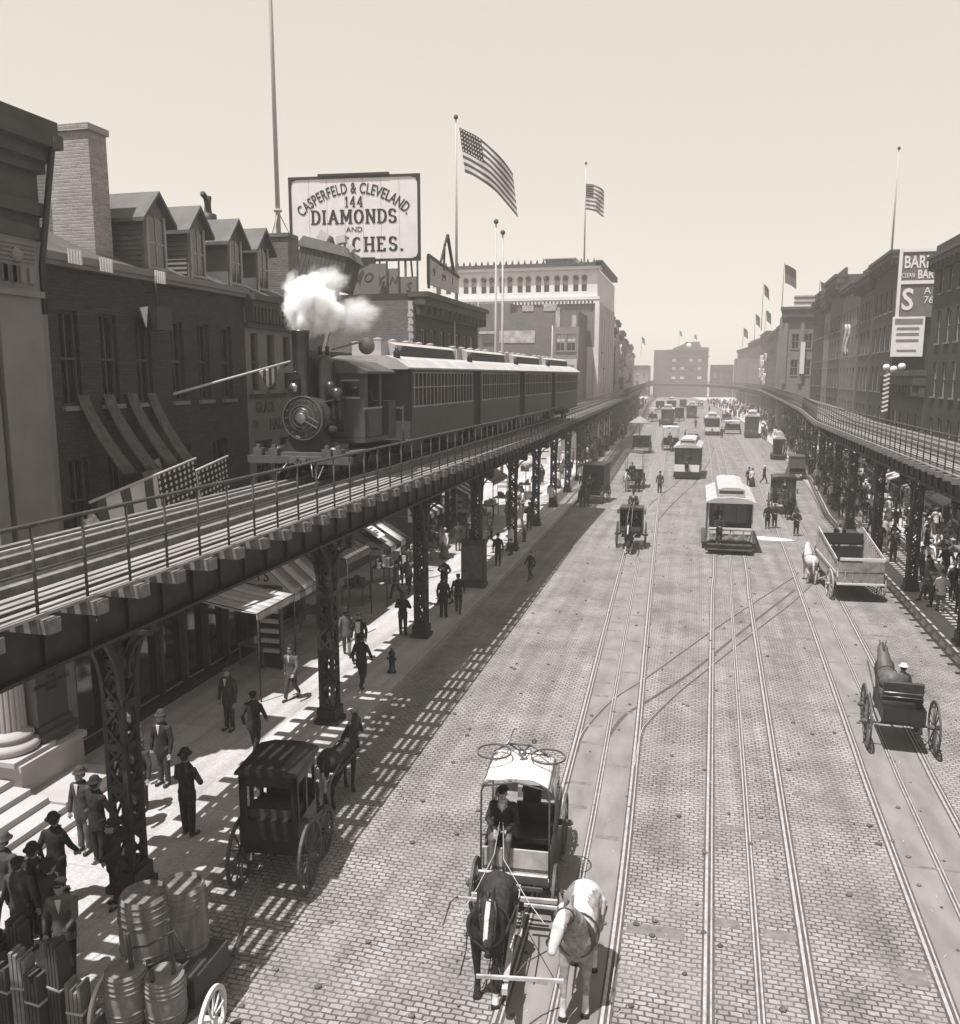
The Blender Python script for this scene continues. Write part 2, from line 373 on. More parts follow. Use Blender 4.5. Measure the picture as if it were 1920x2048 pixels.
# ================================================================ ground, roadway, pavements
def interp(pts, y):
    if y <= pts[0][0]: return pts[0][1]
    for (a, p), (b, q) in zip(pts, pts[1:]):
        if y <= b: return p + (q - p) * (y - a) / (b - a)
    return pts[-1][1]
LF = [(0, -13.3), (60, -13.3), (100, -13.2), (150, -14.4), (250, -19.3), (330, -24), (420, -30)]     # left building line
LK = [(0, -7.95), (40, -7.95), (60, -8.2), (110, -9.8), (190, -12.8), (284, -16.8), (330, -18), (420, -22)]   # left kerb
RK = [(0, 8.2), (60, 8.2), (75, 8.9), (110, 9.3), (138, 9.0), (172, 8.4), (211, 7.2), (250, 5), (318, 1), (420, -8)]
RF = [(0, 13.5), (60, 13.5), (110, 14.5), (172, 16), (250, 16), (330, 12), (420, 8)]
gm = M(); gm.add([(-900, -60, -.03), (900, -60, -.03), (900, 1500, -.03), (-900, 1500, -.03)], [(0, 1, 2, 3)])
struct('ground', gm, mat('distant_ground', .25, .9, .2, .05))
ys = [0, 6] + list(range(10, 120, 10)) + list(range(120, 440, 20))
def strip(a, b, z, ys=ys):
    mb = M()
    for y0, y1 in zip(ys, ys[1:]):
        p = [(a(y0), y0, z), (b(y0), y0, z), (b(y1), y1, z), (a(y1), y1, z)]
        mb.add(p, [(0, 1, 2, 3)])
    return mb
rd = strip(lambda y: interp(LK, y) - .2, lambda y: interp(RK, y) + .2, 0.0)
struct('cobbled_road', rd, m_cobble)
def pavement(name, inner, outer, nm):
    mb = M()
    for y0, y1 in zip(ys, ys[1:]):
        a0, b0, a1, b1 = inner(y0), outer(y0), inner(y1), outer(y1)
        mb.add([(a0, y0, .12), (b0, y0, .12), (b1, y1, .12), (a1, y1, .12)], [(0, 1, 2, 3)])
    struct(name, mb, m_walk)
    mb = M(); s = 1 if nm > 0 else -1
    for y0, y1 in zip(ys, ys[1:]):
        k0, k1 = (outer if s > 0 else inner)(y0), (outer if s > 0 else inner)(y1)
        a, b = sorted((0, .16 * s))
        mb.add([(k0 + a, y0, -.01), (k0 + b, y0, -.01), (k1 + b, y1, -.01), (k1 + a, y1, -.01), (k0 + a, y0, .125), (k0 + b, y0, .125), (k1 + b, y1, .125), (k1 + a, y1, .125)],
               [(0, 3, 2, 1), (4, 5, 6, 7), (0, 1, 5, 4), (1, 2, 6, 5), (2, 3, 7, 6), (3, 0, 4, 7)])
    struct('kerb', mb, m_curb)
pavement('pavement', lambda y: interp(LF, y) - 6, lambda y: interp(LK, y), 1)
pavement('pavement', lambda y: interp(RK, y), lambda y: interp(RF, y) + 6, -1)

def ribbon(mb, pts, off, wd, z, h=.012):
    """a raised strip following a plan polyline (y, x)"""
    P = [Vector((x, y, 0)) for y, x in pts]
    L = []
    for i, p in enumerate(P):
        d = (P[min(i + 1, len(P) - 1)] - P[max(i - 1, 0)]).normalized(); n = Vector((d.y, -d.x, 0))
        L.append((p + n * (off - wd / 2), p + n * (off + wd / 2)))
    for (a, b), (c, d) in zip(L, L[1:]):
        mb.add([(a.x, a.y, z), (b.x, b.y, z), (d.x, d.y, z), (c.x, c.y, z), (a.x, a.y, z + h), (b.x, b.y, z + h), (d.x, d.y, z + h), (c.x, c.y, z + h)],
               [(4, 5, 6, 7), (0, 4, 7, 3), (1, 2, 6, 5), (0, 1, 5, 4)])
    return mb
def smooth(pts, n=6):
    out = []
    for i in range(len(pts) - 1):
        p0 = pts[max(i - 1, 0)]; p1 = pts[i]; p2 = pts[i + 1]; p3 = pts[min(i + 2, len(pts) - 1)]
        for k in range(n):
            t = k / n
            out.append(tuple(.5 * ((2 * p1[j]) + (-p0[j] + p2[j]) * t + (2 * p0[j] - 5 * p1[j] + 4 * p2[j] - p3[j]) * t * t + (-p0[j] + 3 * p1[j] - 3 * p2[j] + p3[j]) * t ** 3) for j in range(2)))
    out.append(pts[-1]); return out
T1 = smooth([(0, -1.6), (10.6, -1.64), (17.7, -1.78), (33.3, -2.29), (42, -2.57), (62, -3.2), (97, -4.1), (140, -5.6), (220, -9.5), (320, -15)])
T2 = smooth([(0, 1.0), (10.9, 1.15), (34, 1.52), (42.5, 1.73), (78, 2.1), (130, 2.0), (200, 0), (320, -8)])
T3 = smooth([(0, 4.25), (17.4, 4.52), (21.5, 4.62), (35, 4.98), (48.7, 5.3), (87, 5.9), (130, 6.0), (200, 3.4), (320, -5)])
for nm, T, slab, hw in (('near left', T1, True, .80), ('middle', T2, False, 0), ('right', T3, True, .78)):
    bed = M(); ribbon(bed, T, 0, hw * 2 if slab else .01, .0, .004)
    root = tag(empty('tram_track', (0, 0, 0)), kind='structure')
    if slab: bed.build('track_bed', m_track, root)
    gv = M(); rl = M()
    for s in (-1, 1):
        ribbon(gv, T, s * .715, .19, .004, .003)
        ribbon(rl, T, s * .715 - .04, .048, .007, .011); ribbon(rl, T, s * .715 + .045, .028, .007, .009)
    for s in (-1, 1): ribbon(rl, T, s * .032, .028, .007, .010)
    ribbon(gv, T, 0, .13, .004, .003)
    gv.build('groove', m_slot2 if 'm_slot2' in globals() else mat('dirty_groove', .10, .9, .3, 6), root); rl.build('rail', m_rail, root)
X1 = smooth([(19.0, -2.47), (20.3, -2.44), (22.5, -1.97), (24.6, -1.15), (29.65, .67), (33.9, 2.3), (38.5, 4.1), (40, 4.6)])
X2 = smooth([(18.6, -1.08), (20.4, -1.06), (21.35, -.9), (23.64, -.21), (26.13, .71), (30.15, 2.18), (34.9, 3.96), (40, 5.6)])
X3 = smooth([(19.4, -1.86), (20.2, -1.8), (21.5, -1.55), (22.5, -1.1), (25.2, .05), (29.3, 1.5), (33.5, 3.0), (36.5, 4.1)])
root = tag(empty('crossover_track', (0, 0, 0)), kind='structure'); gv = M(); rl = M()
for X in (X1, X2): ribbon(gv, X, 0, .10, .0035, .0025); ribbon(rl, X, -.02, .018, .006, .008)
ribbon(gv, X3, 0, .10, .0035, .002)
gv.build('groove', mat('dirty_groove', .10, .9, .3, 6), root); rl.build('rail', m_rail, root)
XB = smooth([(52, -2.9), (60, -2.2), (66, -1.5), (72, -.8), (80, -.2), (92, .6), (110, 1.3)])
gv = M()
for s in (-.7, .7): ribbon(gv, XB, s, .09, .0035, .002)
struct('branch_track', gv, mat('dirty_groove', .10, .9, .3, 6))
# dark repair slabs and access covers between the rails
pm = M(); rnd = random.Random(3)
def slab(x, y, a, b): pm.box(x, x + a, y, y + b, .0, .0055)
for x, y, a, b in [(3.15, 12.4, .42, .35), (-.8, 12.6, .9, .28), (-.75, 18.6, .55, .22), (2.35, 23.0, .9, .18), (2.25, 18.0, .35, .16), (.75, 16.2, .45, .18), (1.35, 16.0, .75, .18),
                   (2.6, 27.5, .6, .2), (3.4, 29.5, .8, .2), (.9, 24.5, .5, .16), (-.95, 28.5, .3, .16), (.1, 22.2, .55, .16), (.45, 13.1, .5, .22), (1.3, 13.0, .5, .22), (-.4, 32, .6, .2), (2.9, 36, .8, .2),
                   (5.9, 30.5, .9, .18), (6.1, 24.5, .7, .15), (-3.4, 26.5, .5, .14), (-3.9, 33, .7, .14), (3.2, 19.2, .5, .12), (5.2, 15, .6, .2)]:
    slab(x, y, a, b)
for k in range(46):
    y = 9 + k * 1.05; x = interp(T1, y); pm.box(x - .62 if k % 3 else x + .12, x - .16 if k % 3 else x + .55, y, y + .13, .004, .0075)
    x = interp(T3, y)
    if k in (6, 13, 17, 29, 37): pm.box(x - .6, x + .62, y + .4, y + .47, .004, .0075)
struct('repair_slabs', pm, m_patch)
sw_ = M()
for k in range(700):
    y = 9 + 45 * rnd.random() ** 1.5; x = rnd.uniform(-6, 7.4); a = rnd.uniform(0, 3.1); l = rnd.uniform(.03, .12)
    sw_.bar((x, y, .016), (x + l * math.cos(a), y + l * math.sin(a), .02), .008, .004)
tag(sw_.build('straw_litter', m_straw), kind='stuff')
# small litter and dung on the road: too many to count
lm = M()
for k in range(420):
    y = 9 + 60 * rnd.random() ** 1.6; x = rnd.uniform(-6, 7.3); r = rnd.uniform(.015, .05)
    lm.lathe([(0, r * 1.2), (r * .4, r), (r * .7, r * .4)], 6, (x, y, .012))
tag(lm.build('street_litter', mat('dung', .13, .9, .4, 9)), kind='stuff')
dm = M(); bx = [(math.cos(a * PI / 6) * .9, math.sin(a * PI / 6) * .45) for a in range(12)]
dm.lathe([(0, 1), (.05, .8), (.09, .3)], 16, (4.15, 48.0, .0), sx=.95, sy=.5); dm.ball((3.6, 48.2, .02), .5, .3, .08); dm.ball((4.8, 47.8, .02), .45, .25, .07)
tag(dm.build('sand_pile', mat('pale_sand', .72, .9, .1, 5)), 'spilled pale sand heaped in the road beside two standing men', 'sand')

# ================================================================ elevated railways
def path_frames(pts, step):
    P = [Vector((x, y, 0)) for x, y in pts]; out = []; acc = 0; nxt = 0
    for a, b in zip(P, P[1:]):
        L = (b - a).length; d = (b - a).normalized()
        while nxt <= acc + L:
            out.append((a + d * (nxt - acc), d)); nxt += step
        acc += L
    # smooth directions
    o2 = []
    for i in range(len(out)):
        d = (out[min(i + 3, len(out) - 1)][0] - out[max(i - 3, 0)][0]).normalized(); o2.append((out[i][0], d))
    return o2
def off(fr, s, z): p, d = fr; n = Vector((d.y, -d.x, 0)); q = p + n * s; return Vector((q.x, q.y, z))
def longbar(mb, FR, s, z0, z1, wd):
    vs = []; fs = []
    for fr in FR:
        for a, z in ((s - wd / 2, z0), (s + wd / 2, z0), (s + wd / 2, z1), (s - wd / 2, z1)): vs.append(off(fr, a, z))
    for i in range(len(FR) - 1):
        for j in range(4): k = (j + 1) % 4; fs.append((i * 4 + j, i * 4 + k, i * 4 + 4 + k, i * 4 + 4 + j))
    n = len(FR) - 1; fs += [(0, 1, 2, 3), (n * 4 + 3, n * 4 + 2, n * 4 + 1, n * 4)]
    mb.add(vs, fs)
def make_elevated(pts, sgn, label, ycut):
    """pts: centre line; sgn +1 = walkway on the +x side"""
    FR = path_frames(pts, .83)
    root = empty('elevated_railway', (0, 0, 0), 0, label, 'elevated railway')
    W = 1.7                                    # half width
    for s in (-.95, .95):
        gmb = M(); longbar(gmb, FR, s, 5.08, 5.78, .06); longbar(gmb, FR, s, 5.03, 5.08, .34); longbar(gmb, FR, s, 5.74, 5.80, .30)
        for i, fr in enumerate(FR[:160]):
            p0 = off(fr, s + sgn * .05, 5.08); p1 = off(fr, s + sgn * .05, 5.74); gmb.bar(p0, p1, .07, .04)
        gmb.build('girder', m_iron, root)
    # ties: long ones carry the walkway and stick out beyond it, short ones lie between
    tl = M(); tl.box(-1.75, 1.92, -.10, .10, 0, .17)
    tm = tl.mesh('tie', m_tie); ts = M(); ts.box(-1.3, .85, -.11, .11, 0, .15); tsm = ts.mesh('tie', m_tie)
    rest = M(); n = 0
    for i, fr in enumerate(FR):
        p, d = fr; rz = math.atan2(d.y, d.x) - PI / 2
        if sgn < 0: rz += PI
        if 6 < p.y and n < 100 and i % 1 == 0 and p.y < ycut:
            o = link('tie', tm, root); o.location = (p.x, p.y, 5.82); o.rotation_euler = (0, 0, rz); n += 1
        else:
            T = Matrix.Translation((p.x, p.y, 5.82)) @ Matrix.Rotation(rz, 4, 'Z'); rest.T = T; rest.box(-1.75, 1.92, -.10, .10, 0, .17)
        if p.y < 150:
            q = p + d * .415; T = Matrix.Translation((q.x, q.y, 5.83)) @ Matrix.Rotation(rz, 4, 'Z'); rest.T = T; rest.box(-1.3, .85, -.11, .11, 0, .15)
    o = rest.build('distant_ties', m_tie, root); o['kind'] = 'stuff'
    for s in (-.3 * sgn - .72, -.3 * sgn + .72):
        r = M(); longbar(r, FR, s, 5.99, 6.10, .035); longbar(r, FR, s, 6.10, 6.135, .065); longbar(r, FR, s, 5.985, 6.0, .12); r.build('running_rail', m_rail, root)
    for s in (-1.1, -.45, .12, .95):
        r = M(); longbar(r, FR, -.3 * sgn + s * 1.0, 5.985, 6.11, .13); r.build('guard_timber', m_tie, root)
    for k in range(5):
        r = M(); longbar(r, FR, sgn * (.90 + k * .20), 5.995, 6.03, .115); r.build('walkway_plank', m_plank, root)
    # railing
    h = M()
    for z, t in ((7.05, .045), (6.52, .03)):
        a = [off(fr, sgn * W, z) for fr in FR]; h.tube(a, t / 1.6, 6)
    longbar(h, FR, sgn * W, 6.12, 6.16, .03)
    h.build('handrail', m_iron2, root)
    pm = M(); pm.tube([(0, 0, 5.98), (0, 0, 7.05)], .02, 5); pm.bar((0, 0, 6.0), (0.0, -.0, 6.0 + .01), .1, .1); pmm = pm.mesh('railing_post', m_iron2)
    far = M(); n = 0
    for i, fr in enumerate(FR):
        q = off(fr, sgn * W, 0)
        if 6 < q.y < ycut and n < 100: link('railing_post', pmm, root, q); n += 1
        else: far.tube([(q.x, q.y, 5.98), (q.x, q.y, 7.05)], .02, 4)
    if far.v: far.build('distant_railing_posts', m_iron2, root)['kind'] = 'stuff'
    return root, FR
LEL = [(-8.9, -2), (-8.9, 40), (-9.2, 50), (-10.7, 110), (-13.7, 190), (-17.7, 284), (-19, 345), (-22, 420)]
REL = [(8.6, -2), (8.6, 55), (9.9, 75), (11.2, 110), (13.2, 172), (12.5, 225), (8.5, 275), (0, 315), (-10, 335), (-18, 342)]
el_left, FL = make_elevated(LEL, 1, 'elevated railway deck carrying the steam train, left of the street', 95)
el_right, FRR = make_elevated(REL, -1, 'empty elevated railway deck curving along the right of the street', 95)

def column_meshes(detail):
    """lattice column of four angle posts, pedestal, cap, cross girder and curved brackets; local origin at foot, y along the track"""
    w = .155; P = {}
    mb = M()
    for sx in (-1, 1):
        for sy in (-1, 1):
            mb.bar((sx * w, sy * w, .35), (sx * w, sy * w, 4.6), .09, .09)
    step = .36 if detail > 1 else .52
    z = .45; k = 0
    while z < 4.4:
        a, b = (w, -w) if k % 2 else (-w, w)
        for s in (-1, 1):
            mb.bar((a, s * (w + .03), z), (b, s * (w + .03), z + step), .055, .02, up=(0, 1, 0))
            mb.bar((s * (w + .03), a, z), (s * (w + .03), b, z + step), .055, .02, up=(1, 0, 0))
            if detail > 1:
                mb.bar((b, s * (w + .05), z), (a, s * (w + .05), z + step), .055, .02, up=(0, 1, 0))
        if k % 2 == 0:
            for s in (-1, 1):
                mb.bar((-w, s * (w + .045), z), (w, s * (w + .045), z), .03, .13); mb.bar((s * (w + .045), -w, z), (s * (w + .045), w, z), .03, .13)
        z += step; k += 1
    P['lattice_shaft'] = mb.mesh('lattice_shaft', m_iron)
    mb = M(); mb.box(-.30, .30, -.30, .30, 0, .14); mb.box(-.25, .25, -.25, .25, .14, .42); P['pedestal'] = mb.mesh('pedestal', m_iron)
    mb = M(); mb.box(-1.4, .72, -.08, .08, 4.60, 5.02); mb.box(-1.4, .72, -.16, .16, 4.55, 4.61); mb.box(-.28, .28, -.28, .28, 4.45, 4.55); P['cross_girder'] = mb.mesh('cross_girder', m_iron)
    for nm, pts in (('arch_bracket', 1), ('arch_bracket', -1)):
        mb = M()
        for x in (-.14, .18):
            arc = [(x, pts * (.18 + 1.25 * (1 - math.cos(t * PI / 16))), 3.55 + 1.45 * math.sin(t * PI / 16)) for t in range(9)]
            for a, b in zip(arc, arc[1:]): mb.bar(a, b, .11, .07, up=(1, 0, 0))
            for t in (2, 4, 6): mb.bar(arc[t], (x, arc[t][1] - pts * .3, 5.02), .05, .03)
        P[nm + str(pts)] = mb.mesh('arch_bracket', m_iron)
    mb = M()
    for s in (-1, 1):
        arc = [(s * (.18 + .5 * (1 - math.cos(t * PI / 12))), 0, 3.75 + .78 * math.sin(t * PI / 12)) for t in range(7)]
        for a, b in zip(arc, arc[1:]): mb.bar(a, b, .07, .06)
    P['side_bracket'] = mb.mesh('side_bracket', m_iron)
    return P
def make_column(det):
    ms = column_meshes(det); r = empty('railway_column', (0, 0, 0), 0, 'x', 'column')
    for k, me in ms.items(): link(me.name.split('.')[0], me, r)
    return r
colA = make_column(2); colB = make_column(0)
ORD = 'nearest second third fourth fifth sixth seventh eighth ninth tenth eleventh twelfth thirteenth fourteenth fifteenth sixteenth seventeenth eighteenth nineteenth twentieth'.split()
def place_columns(FR, dx, first, step, n, side, rz0=0):
    k = 0; used = 0
    for i, (p, d) in enumerate(FR):
        y = first + used * step
        if used >= n: break
        if p.y >= y:
            dxx = dx - (.35 if (used == 0 and side == 'left') else 0)
            src = colA if used < 9 else colB
            q = off((p, d), dxx, .0); rz = math.atan2(d.y, d.x) - PI / 2 + rz0
            pos = Vector((q.x, y, .10)) if used < 7 else Vector((q.x, q.y, .10))
            lab = '%s black lattice iron column holding up the %s elevated railway' % (ORD[used] if used < 20 else 'far off', side)
            c = dup(src, pos, rz, lab, 'lattice columns under the %s elevated railway' % side); used += 1
place_columns(FL, .22, 11.6, 7.4, 30, 'left')
place_columns(FRR, 0.0, 15.0, 7.4, 32, 'right', PI)
bpy.data.objects.remove  # (prototype columns are moved into use below)
for src, FR, nm in ((colA, FL, 'left'),):
    src.location = (-8.6, 4.3, .1); src['label'] = 'black lattice iron column out of sight below the camera'; src['group'] = 'lattice columns under the left elevated railway'
colB.location = (8.6, 7.6, .1); colB.rotation_euler = (0, 0, PI); colB['label'] = 'black lattice iron column beside the near right pavement'; colB['group'] = 'lattice columns under the right elevated railway'
# street lanterns hung under the left deck
lg = empty('hanging_lantern', (0, 0, 0), 0, 'x', 'lantern', None, .55)
mb = M(); mb.lathe([(-.42, .10), (-.02, .17)], 6, smooth=False); gl = mb.build('glass_shade', mat('lantern_glass', .5, .3, .05, 3), lg)
mb = M(); mb.lathe([(-.02, .19), (.05, .17), (.16, .05), (.2, .05)], 8); mb.lathe([(-.47, .07), (-.42, .11)], 6); mb.bar((0, 0, .2), (0, 0, .5), .03)
for t in range(6):
    a = t * PI / 3; mb.bar((.10 * math.cos(a), .10 * math.sin(a), -.42), (.17 * math.cos(a), .17 * math.sin(a), -.02), .014)
mb.build('lantern_frame', m_black, lg)
lg.location = (-8.0, 9.82, 5.42); lg['label'] = 'white glass lantern hanging under the left elevated deck, nearest the shop awning'
dup(lg, (-8.0, 8.94, 5.5), label='dim glass lantern hanging under the left elevated deck nearest the photographer')
# ================================================================ buildings
def facade(mb, W, H, holes, z0=0, depth=.22, y=0):
    """front wall (plane y, outward -y) with real openings and reveals; holes = (x0, x1, z0, z1)"""
    xs = sorted({0, W, *[h[0] for h in holes], *[h[1] for h in holes]}); zs = sorted({z0, H, *[h[2] for h in holes], *[h[3] for h in holes]})
    for a, b in zip(xs, xs[1:]):
        for c, d in zip(zs, zs[1:]):
            cx, cz = (a + b) / 2, (c + d) / 2
            if any(h[0] < cx < h[1] and h[2] < cz < h[3] for h in holes): continue
            mb.add([(a, y, c), (b, y, c), (b, y, d), (a, y, d)], [(0, 1, 2, 3)])
    for a, b, c, d in holes:
        e = y + depth
        mb.add([(a, y, c), (a, e, c), (a, e, d), (a, y, d)], [(0, 1, 2, 3)]); mb.add([(b, y, c), (b, e, c), (b, e, d), (b, y, d)], [(3, 2, 1, 0)])
        mb.add([(a, y, c), (b, y, c), (b, e, c), (a, e, c)], [(0, 1, 2, 3)]); mb.add([(a, y, d), (b, y, d), (b, e, d), (a, e, d)], [(3, 2, 1, 0)])
_win = {}
def window_mesh(w, h, arched=False):
    k = (round(w, 2), round(h, 2), arched)
    if k in _win: return _win[k]
    f = M(); t = .06
    f.box(0, t, .10, .16, 0, h); f.box(w - t, w, .10, .16, 0, h); f.box(t, w - t, .10, .16, h - t, h); f.box(t, w - t, .10, .16, 0, t)
    f.box(t, w - t, .09, .15, h * .5 - .03, h * .5 + .03); f.box(w / 2 - .02, w / 2 + .02, .11, .15, t, h - t)
    p = M(); p.box(.02, w - .02, .17, .19, .02, h - .02)
    s = M(); s.box(-.08, w + .08, -.09, .10, -.10, -.003)
    b = M(); b.box(t, w - t, .150, .165, h * .55, h - t)
    _win[k] = (f.mesh('window', m_cartrim), p.mesh('pane', m_glass), s.mesh('sill', m_stone), b.mesh('blind', m_shade)); return _win[k]
def add_window(root, x, z, w, h, y=0, sill=True, blind=False, frame=None):
    f, p, s, b = window_mesh(w, h)
    o = link('window', f, root, (x, y, z))
    if frame: o.material_slots[0].link = 'OBJECT'; o.material_slots[0].material = frame
    link('pane', p, o)
    if sill: link('sill', s, o)
    if blind: link('blind', b, o)
    return o
brnd = random.Random(11)
def building(name, label, x, y, rz, W, D, H, wall, floors, cols, ww=.9, marg=.5, cornice=(.45, .6), corn_m=None, shop=2.9, roofpar=.0, bracket=True, side_w=False, trim=None, blinds=.35, group=None, parent=None, cat='building', skip=(), side_cols=0):
    """corner at local (0,0); local +x along the facade, outward is -y"""
    r = empty(name, (x, y, 0), rz, label, cat, group)
    holes = []; wins = []
    for fi, (z0, h) in enumerate(floors):
        sp = (W - 2 * marg) / cols
        for c in range(cols):
            cx = marg + sp * (c + .5)
            if (fi, c) in skip: continue
            holes.append((cx - ww / 2, cx + ww / 2, z0, z0 + h)); wins.append((cx - ww / 2, z0, ww, h))
    if shop: holes.append((.35, W - .35, .35, shop))
    mb = M(); facade(mb, W, H, holes)
    sh = []
    if side_cols:
        T = mb.T
    for X, s in ((0, 1), (W, -1)):
        mb.add([(X, 0, 0), (X, D, 0), (X, D, H), (X, 0, H)], [(0, 1, 2, 3)])
    mb.add([(0, D, 0), (W, D, 0), (W, D, H), (0, D, H)], [(3, 2, 1, 0)])
    mb.build('wall', wall, r, fix=False)
    for q in wins: add_window(r, q[0], q[1], q[2], q[3], blind=brnd.random() < blinds)
    if shop:
        s = M(); s.box(.36, W - .36, .24, .28, .36, shop - .01); o = s.build('shop_window', m_glass, r)
        s = M(); n = max(2, int(W / 1.4))
        for i in range(n + 1): xx = .40 + (W - .8) * i / n; s.box(xx - .05, xx + .05, .12, .23, .35, shop)
        s.box(.35, W - .35, -.10, .10, shop - .02, shop + .38); s.box(.35, W - .35, .1, .2, .9, 1.0); s.build('shop_front', trim or m_stonedark, r)
    ch, cp = cornice[1], cornice[0]; cm = corn_m or m_stonedark
    c = M(); c.box(-.05, W + .05, -cp * .35, .002, H - ch, H - ch * .55); c.box(-.1, W + .1, -cp * .75, .004, H - ch * .55, H - ch * .18); c.box(-.14, W + .14, -cp, .3, H - ch * .18, H + .06)
    if bracket:
        n = max(3, int(W / .9))
        for i in range(n + 1):
            xx = .1 + (W - .2) * i / n; c.box(xx - .07, xx + .07, -cp * .8, -.003, H - ch * .95, H - ch * .5)
    c.build('cornice', cm, r)
    rf = M(); rf.box(.02, W - .02, .31, D - .02, H - .25, H - .12); rf.build('roof', m_roof, r)
    if roofpar: pz = M(); pz.box(0, W, .0, .25, H + .06, H + roofpar); pz.build('parapet', wall, r)
    return r
def LB(name, label, y0, y1, X, D, H, wall, floors, cols, **k):    # building on the left side: facade looks towards +x
    return building(name, label, X, y0, R(90), y1 - y0, D, H, wall, floors, cols, **k)
def RB(name, label, y0, y1, X, D, H, wall, floors, cols, **k):    # right side: facade looks towards -x
    return building(name, label, X, y1, R(-90), y1 - y0, D, H, wall, floors, cols, **k)
# ---- the bank with its steps, nearest on the left
bk = empty('bank', (0, 0, 0), 0, 'tan stone bank with pilasters, fluted column and front steps at the near left', 'building')
mb = M(); mb.box(-24, -13.0, 14.1, 15.3, .12, 5.2); mb.box(-24, -13.0, 13.1, 15.3, 5.2, 13.2); mb.box(-24, -18, 0, 13.1, .12, 13.2); mb.box(-18, -13.4, 4, 13.1, .12, 1.0); mb.build('wall', m_stone, bk)
for y0, y1 in ((13.55, 14.62), (13.12, 13.40)):
    mb = M(); mb.box(-13.0, -12.55, y0, y1, 5.2, 10.2); mb.box(-13.0, -12.48, y0 - .05, y1 + .05, 10.2, 10.32)
    for q in range(4): mb.box(-12.56, -12.50, y0 + .12 + q * .22, y0 + .24 + q * .22, 10.45, 10.75)
    mb.box(-13.0, -12.56, y0, y1, 10.32, 11.3)
    for q in range(5): mb.box(-12.57, -12.53, y0 + .08, y1 - .08, 10.84 + q * .08, 10.87 + q * .08)
    mb.lathe([(-12.58, .16), (-12.50, .13), (-12.48, .08)], 12, (0, (y0 + y1) / 2, 10.95), ax='x'); mb.build('pilaster', m_stone, bk)
mb = M()
for z0, z1, p in ((11.3, 11.55, .62), (11.55, 11.75, .50), (11.75, 12.0, .66), (12.0, 12.55, .52), (12.55, 12.75, .72), (12.75, 13.0, .92), (13.0, 13.25, 1.15), (13.25, 13.5, 1.05)):
    mb.box(-13.0, -13.0 + p * .8, 13.1, 14.65 + p * .3, z0, z1)
mb.build('cornice', m_stonedark, bk)
mb = M(); mb.tube([(-12.1, 14.75, 13.2), (-12.55, 14.72, 10.8), (-12.55, 14.72, 9.9)], .06, 8); mb.build('downpipe', m_iron, bk)
mb = M(); mb.box(-13.6, -12.99, 14.15, 15.02, 1.3, 5.1); mb.box(-13.6, -12.92, 14.1, 15.06, 1.36, 1.5); mb.box(-13.6, -12.84, 14.05, 15.1, 1.2, 1.36); mb.build('pedestal_wall', m_stonedark, bk)
text('THE\nBOWERY SAVINGS\nBANK', .125, m_ink, bk, (-12.975, 14.58, 2.35), rz=R(90), ext=.006, name='inscription')
mb = M(); mb.box(-14.2, -12.74, 13.303, 15.1, .12, .95); mb.box(-14.2, -12.68, 13.25, 15.15, .95, 1.08); mb.box(-12.735, -11.75, 13.303, 14.9, .12, .42); mb.build('plinth', m_stonelight, bk)
mb = M(); n = 20; rings = []
for z, r0 in ((1.62, .34), (3, .335), (6, .31), (10, .28)):
    rings.append([(-13.38 + math.cos(t * PI / 40) * r0 * (1 if t % 4 else .90), 13.75 + math.sin(t * PI / 40) * r0 * (1 if t % 4 else .90), z) for t in range(80)])
mb.loft(rings, True, False); mb.build('fluted_column', m_stonelight, bk)
mb = M(); mb.lathe([(1.20, .50), (1.24, .56), (1.33, .58), (1.40, .54), (1.43, .44), (1.47, .42), (1.50, .47), (1.56, .46), (1.60, .38), (1.66, .34)], 40, (-13.38, 13.75, -.03)); mb.box(-14.0, -12.76, 13.17, 14.33, 1.075, 1.18); mb.build('column_base', m_stonelight, bk)
for i, (xx, z) in enumerate(((-11.36, .24), (-11.73, .37), (-12.13, .5), (-12.54, .62), (-12.97, .75), (-13.38, .88))):
    mb = M(); mb.box(-14, xx, 4, 13.3, z - .13, z); mb.build('step', m_stonelight, bk)
# ---- brick building with dormers
W = 23.8 - 15.35
hb = [(.6, 1.2, 8.05, 10.1), (1.9, 2.5, 8.05, 10.1), (3.2, 3.8, 8.05, 10.1), (4.65, 5.2, 8.05, 10.1), (5.9, 6.45, 8.05, 10.1), (7.1, 7.65, 8.05, 10.1), (.6, 1.2, 5.0, 6.9), (1.9, 2.5, 5.0, 6.9), (3.2, 3.8, 5.0, 6.9), (4.65, 5.3, 5.0, 6.9), (6.4, 7.2, 5.0, 6.9)]
b1 = empty('brick_building', (-13.3, 15.35, 0), R(90), 'dark brick building with gabled roof dormers beside the bank', 'building')
mb = M(); facade(mb, W, 11.05, hb + [(.3, W - .3, .35, 3.3)]); mb.add([(0, 0, 0), (0, 9, 0), (0, 9, 11), (0, 0, 11)], [(0, 1, 2, 3)]); mb.add([(W, 0, 0), (W, 9, 0), (W, 9, 11), (W, 0, 11)], [(0, 1, 2, 3)]); mb.build('wall', m_brickdark, b1, fix=False)
for a, b, c, d in hb: add_window(b1, a, c, b - a, d - c, frame=m_stonedark)
mb = M(); mb.box(.3, W - .3, .3, .34, .35, 3.3); mb.build('shop_window', m_glass, b1)
mb = M()
for i in range(8): xx = .4 + (W - .8) * i / 7; mb.box(xx - .06, xx + .06, .1, .29, .35, 3.3)
mb.box(.2, W - .2, -.14, .1, 3.3, 3.75); mb.build('shop_front', m_stonedark, b1)
mb = M(); mb.box(-.1, W, -.16, .0, 11.0, 11.2); mb.box(-.1, W, -.22, -.12, 11.1, 11.26); mb.build('gutter', m_stone, b1)
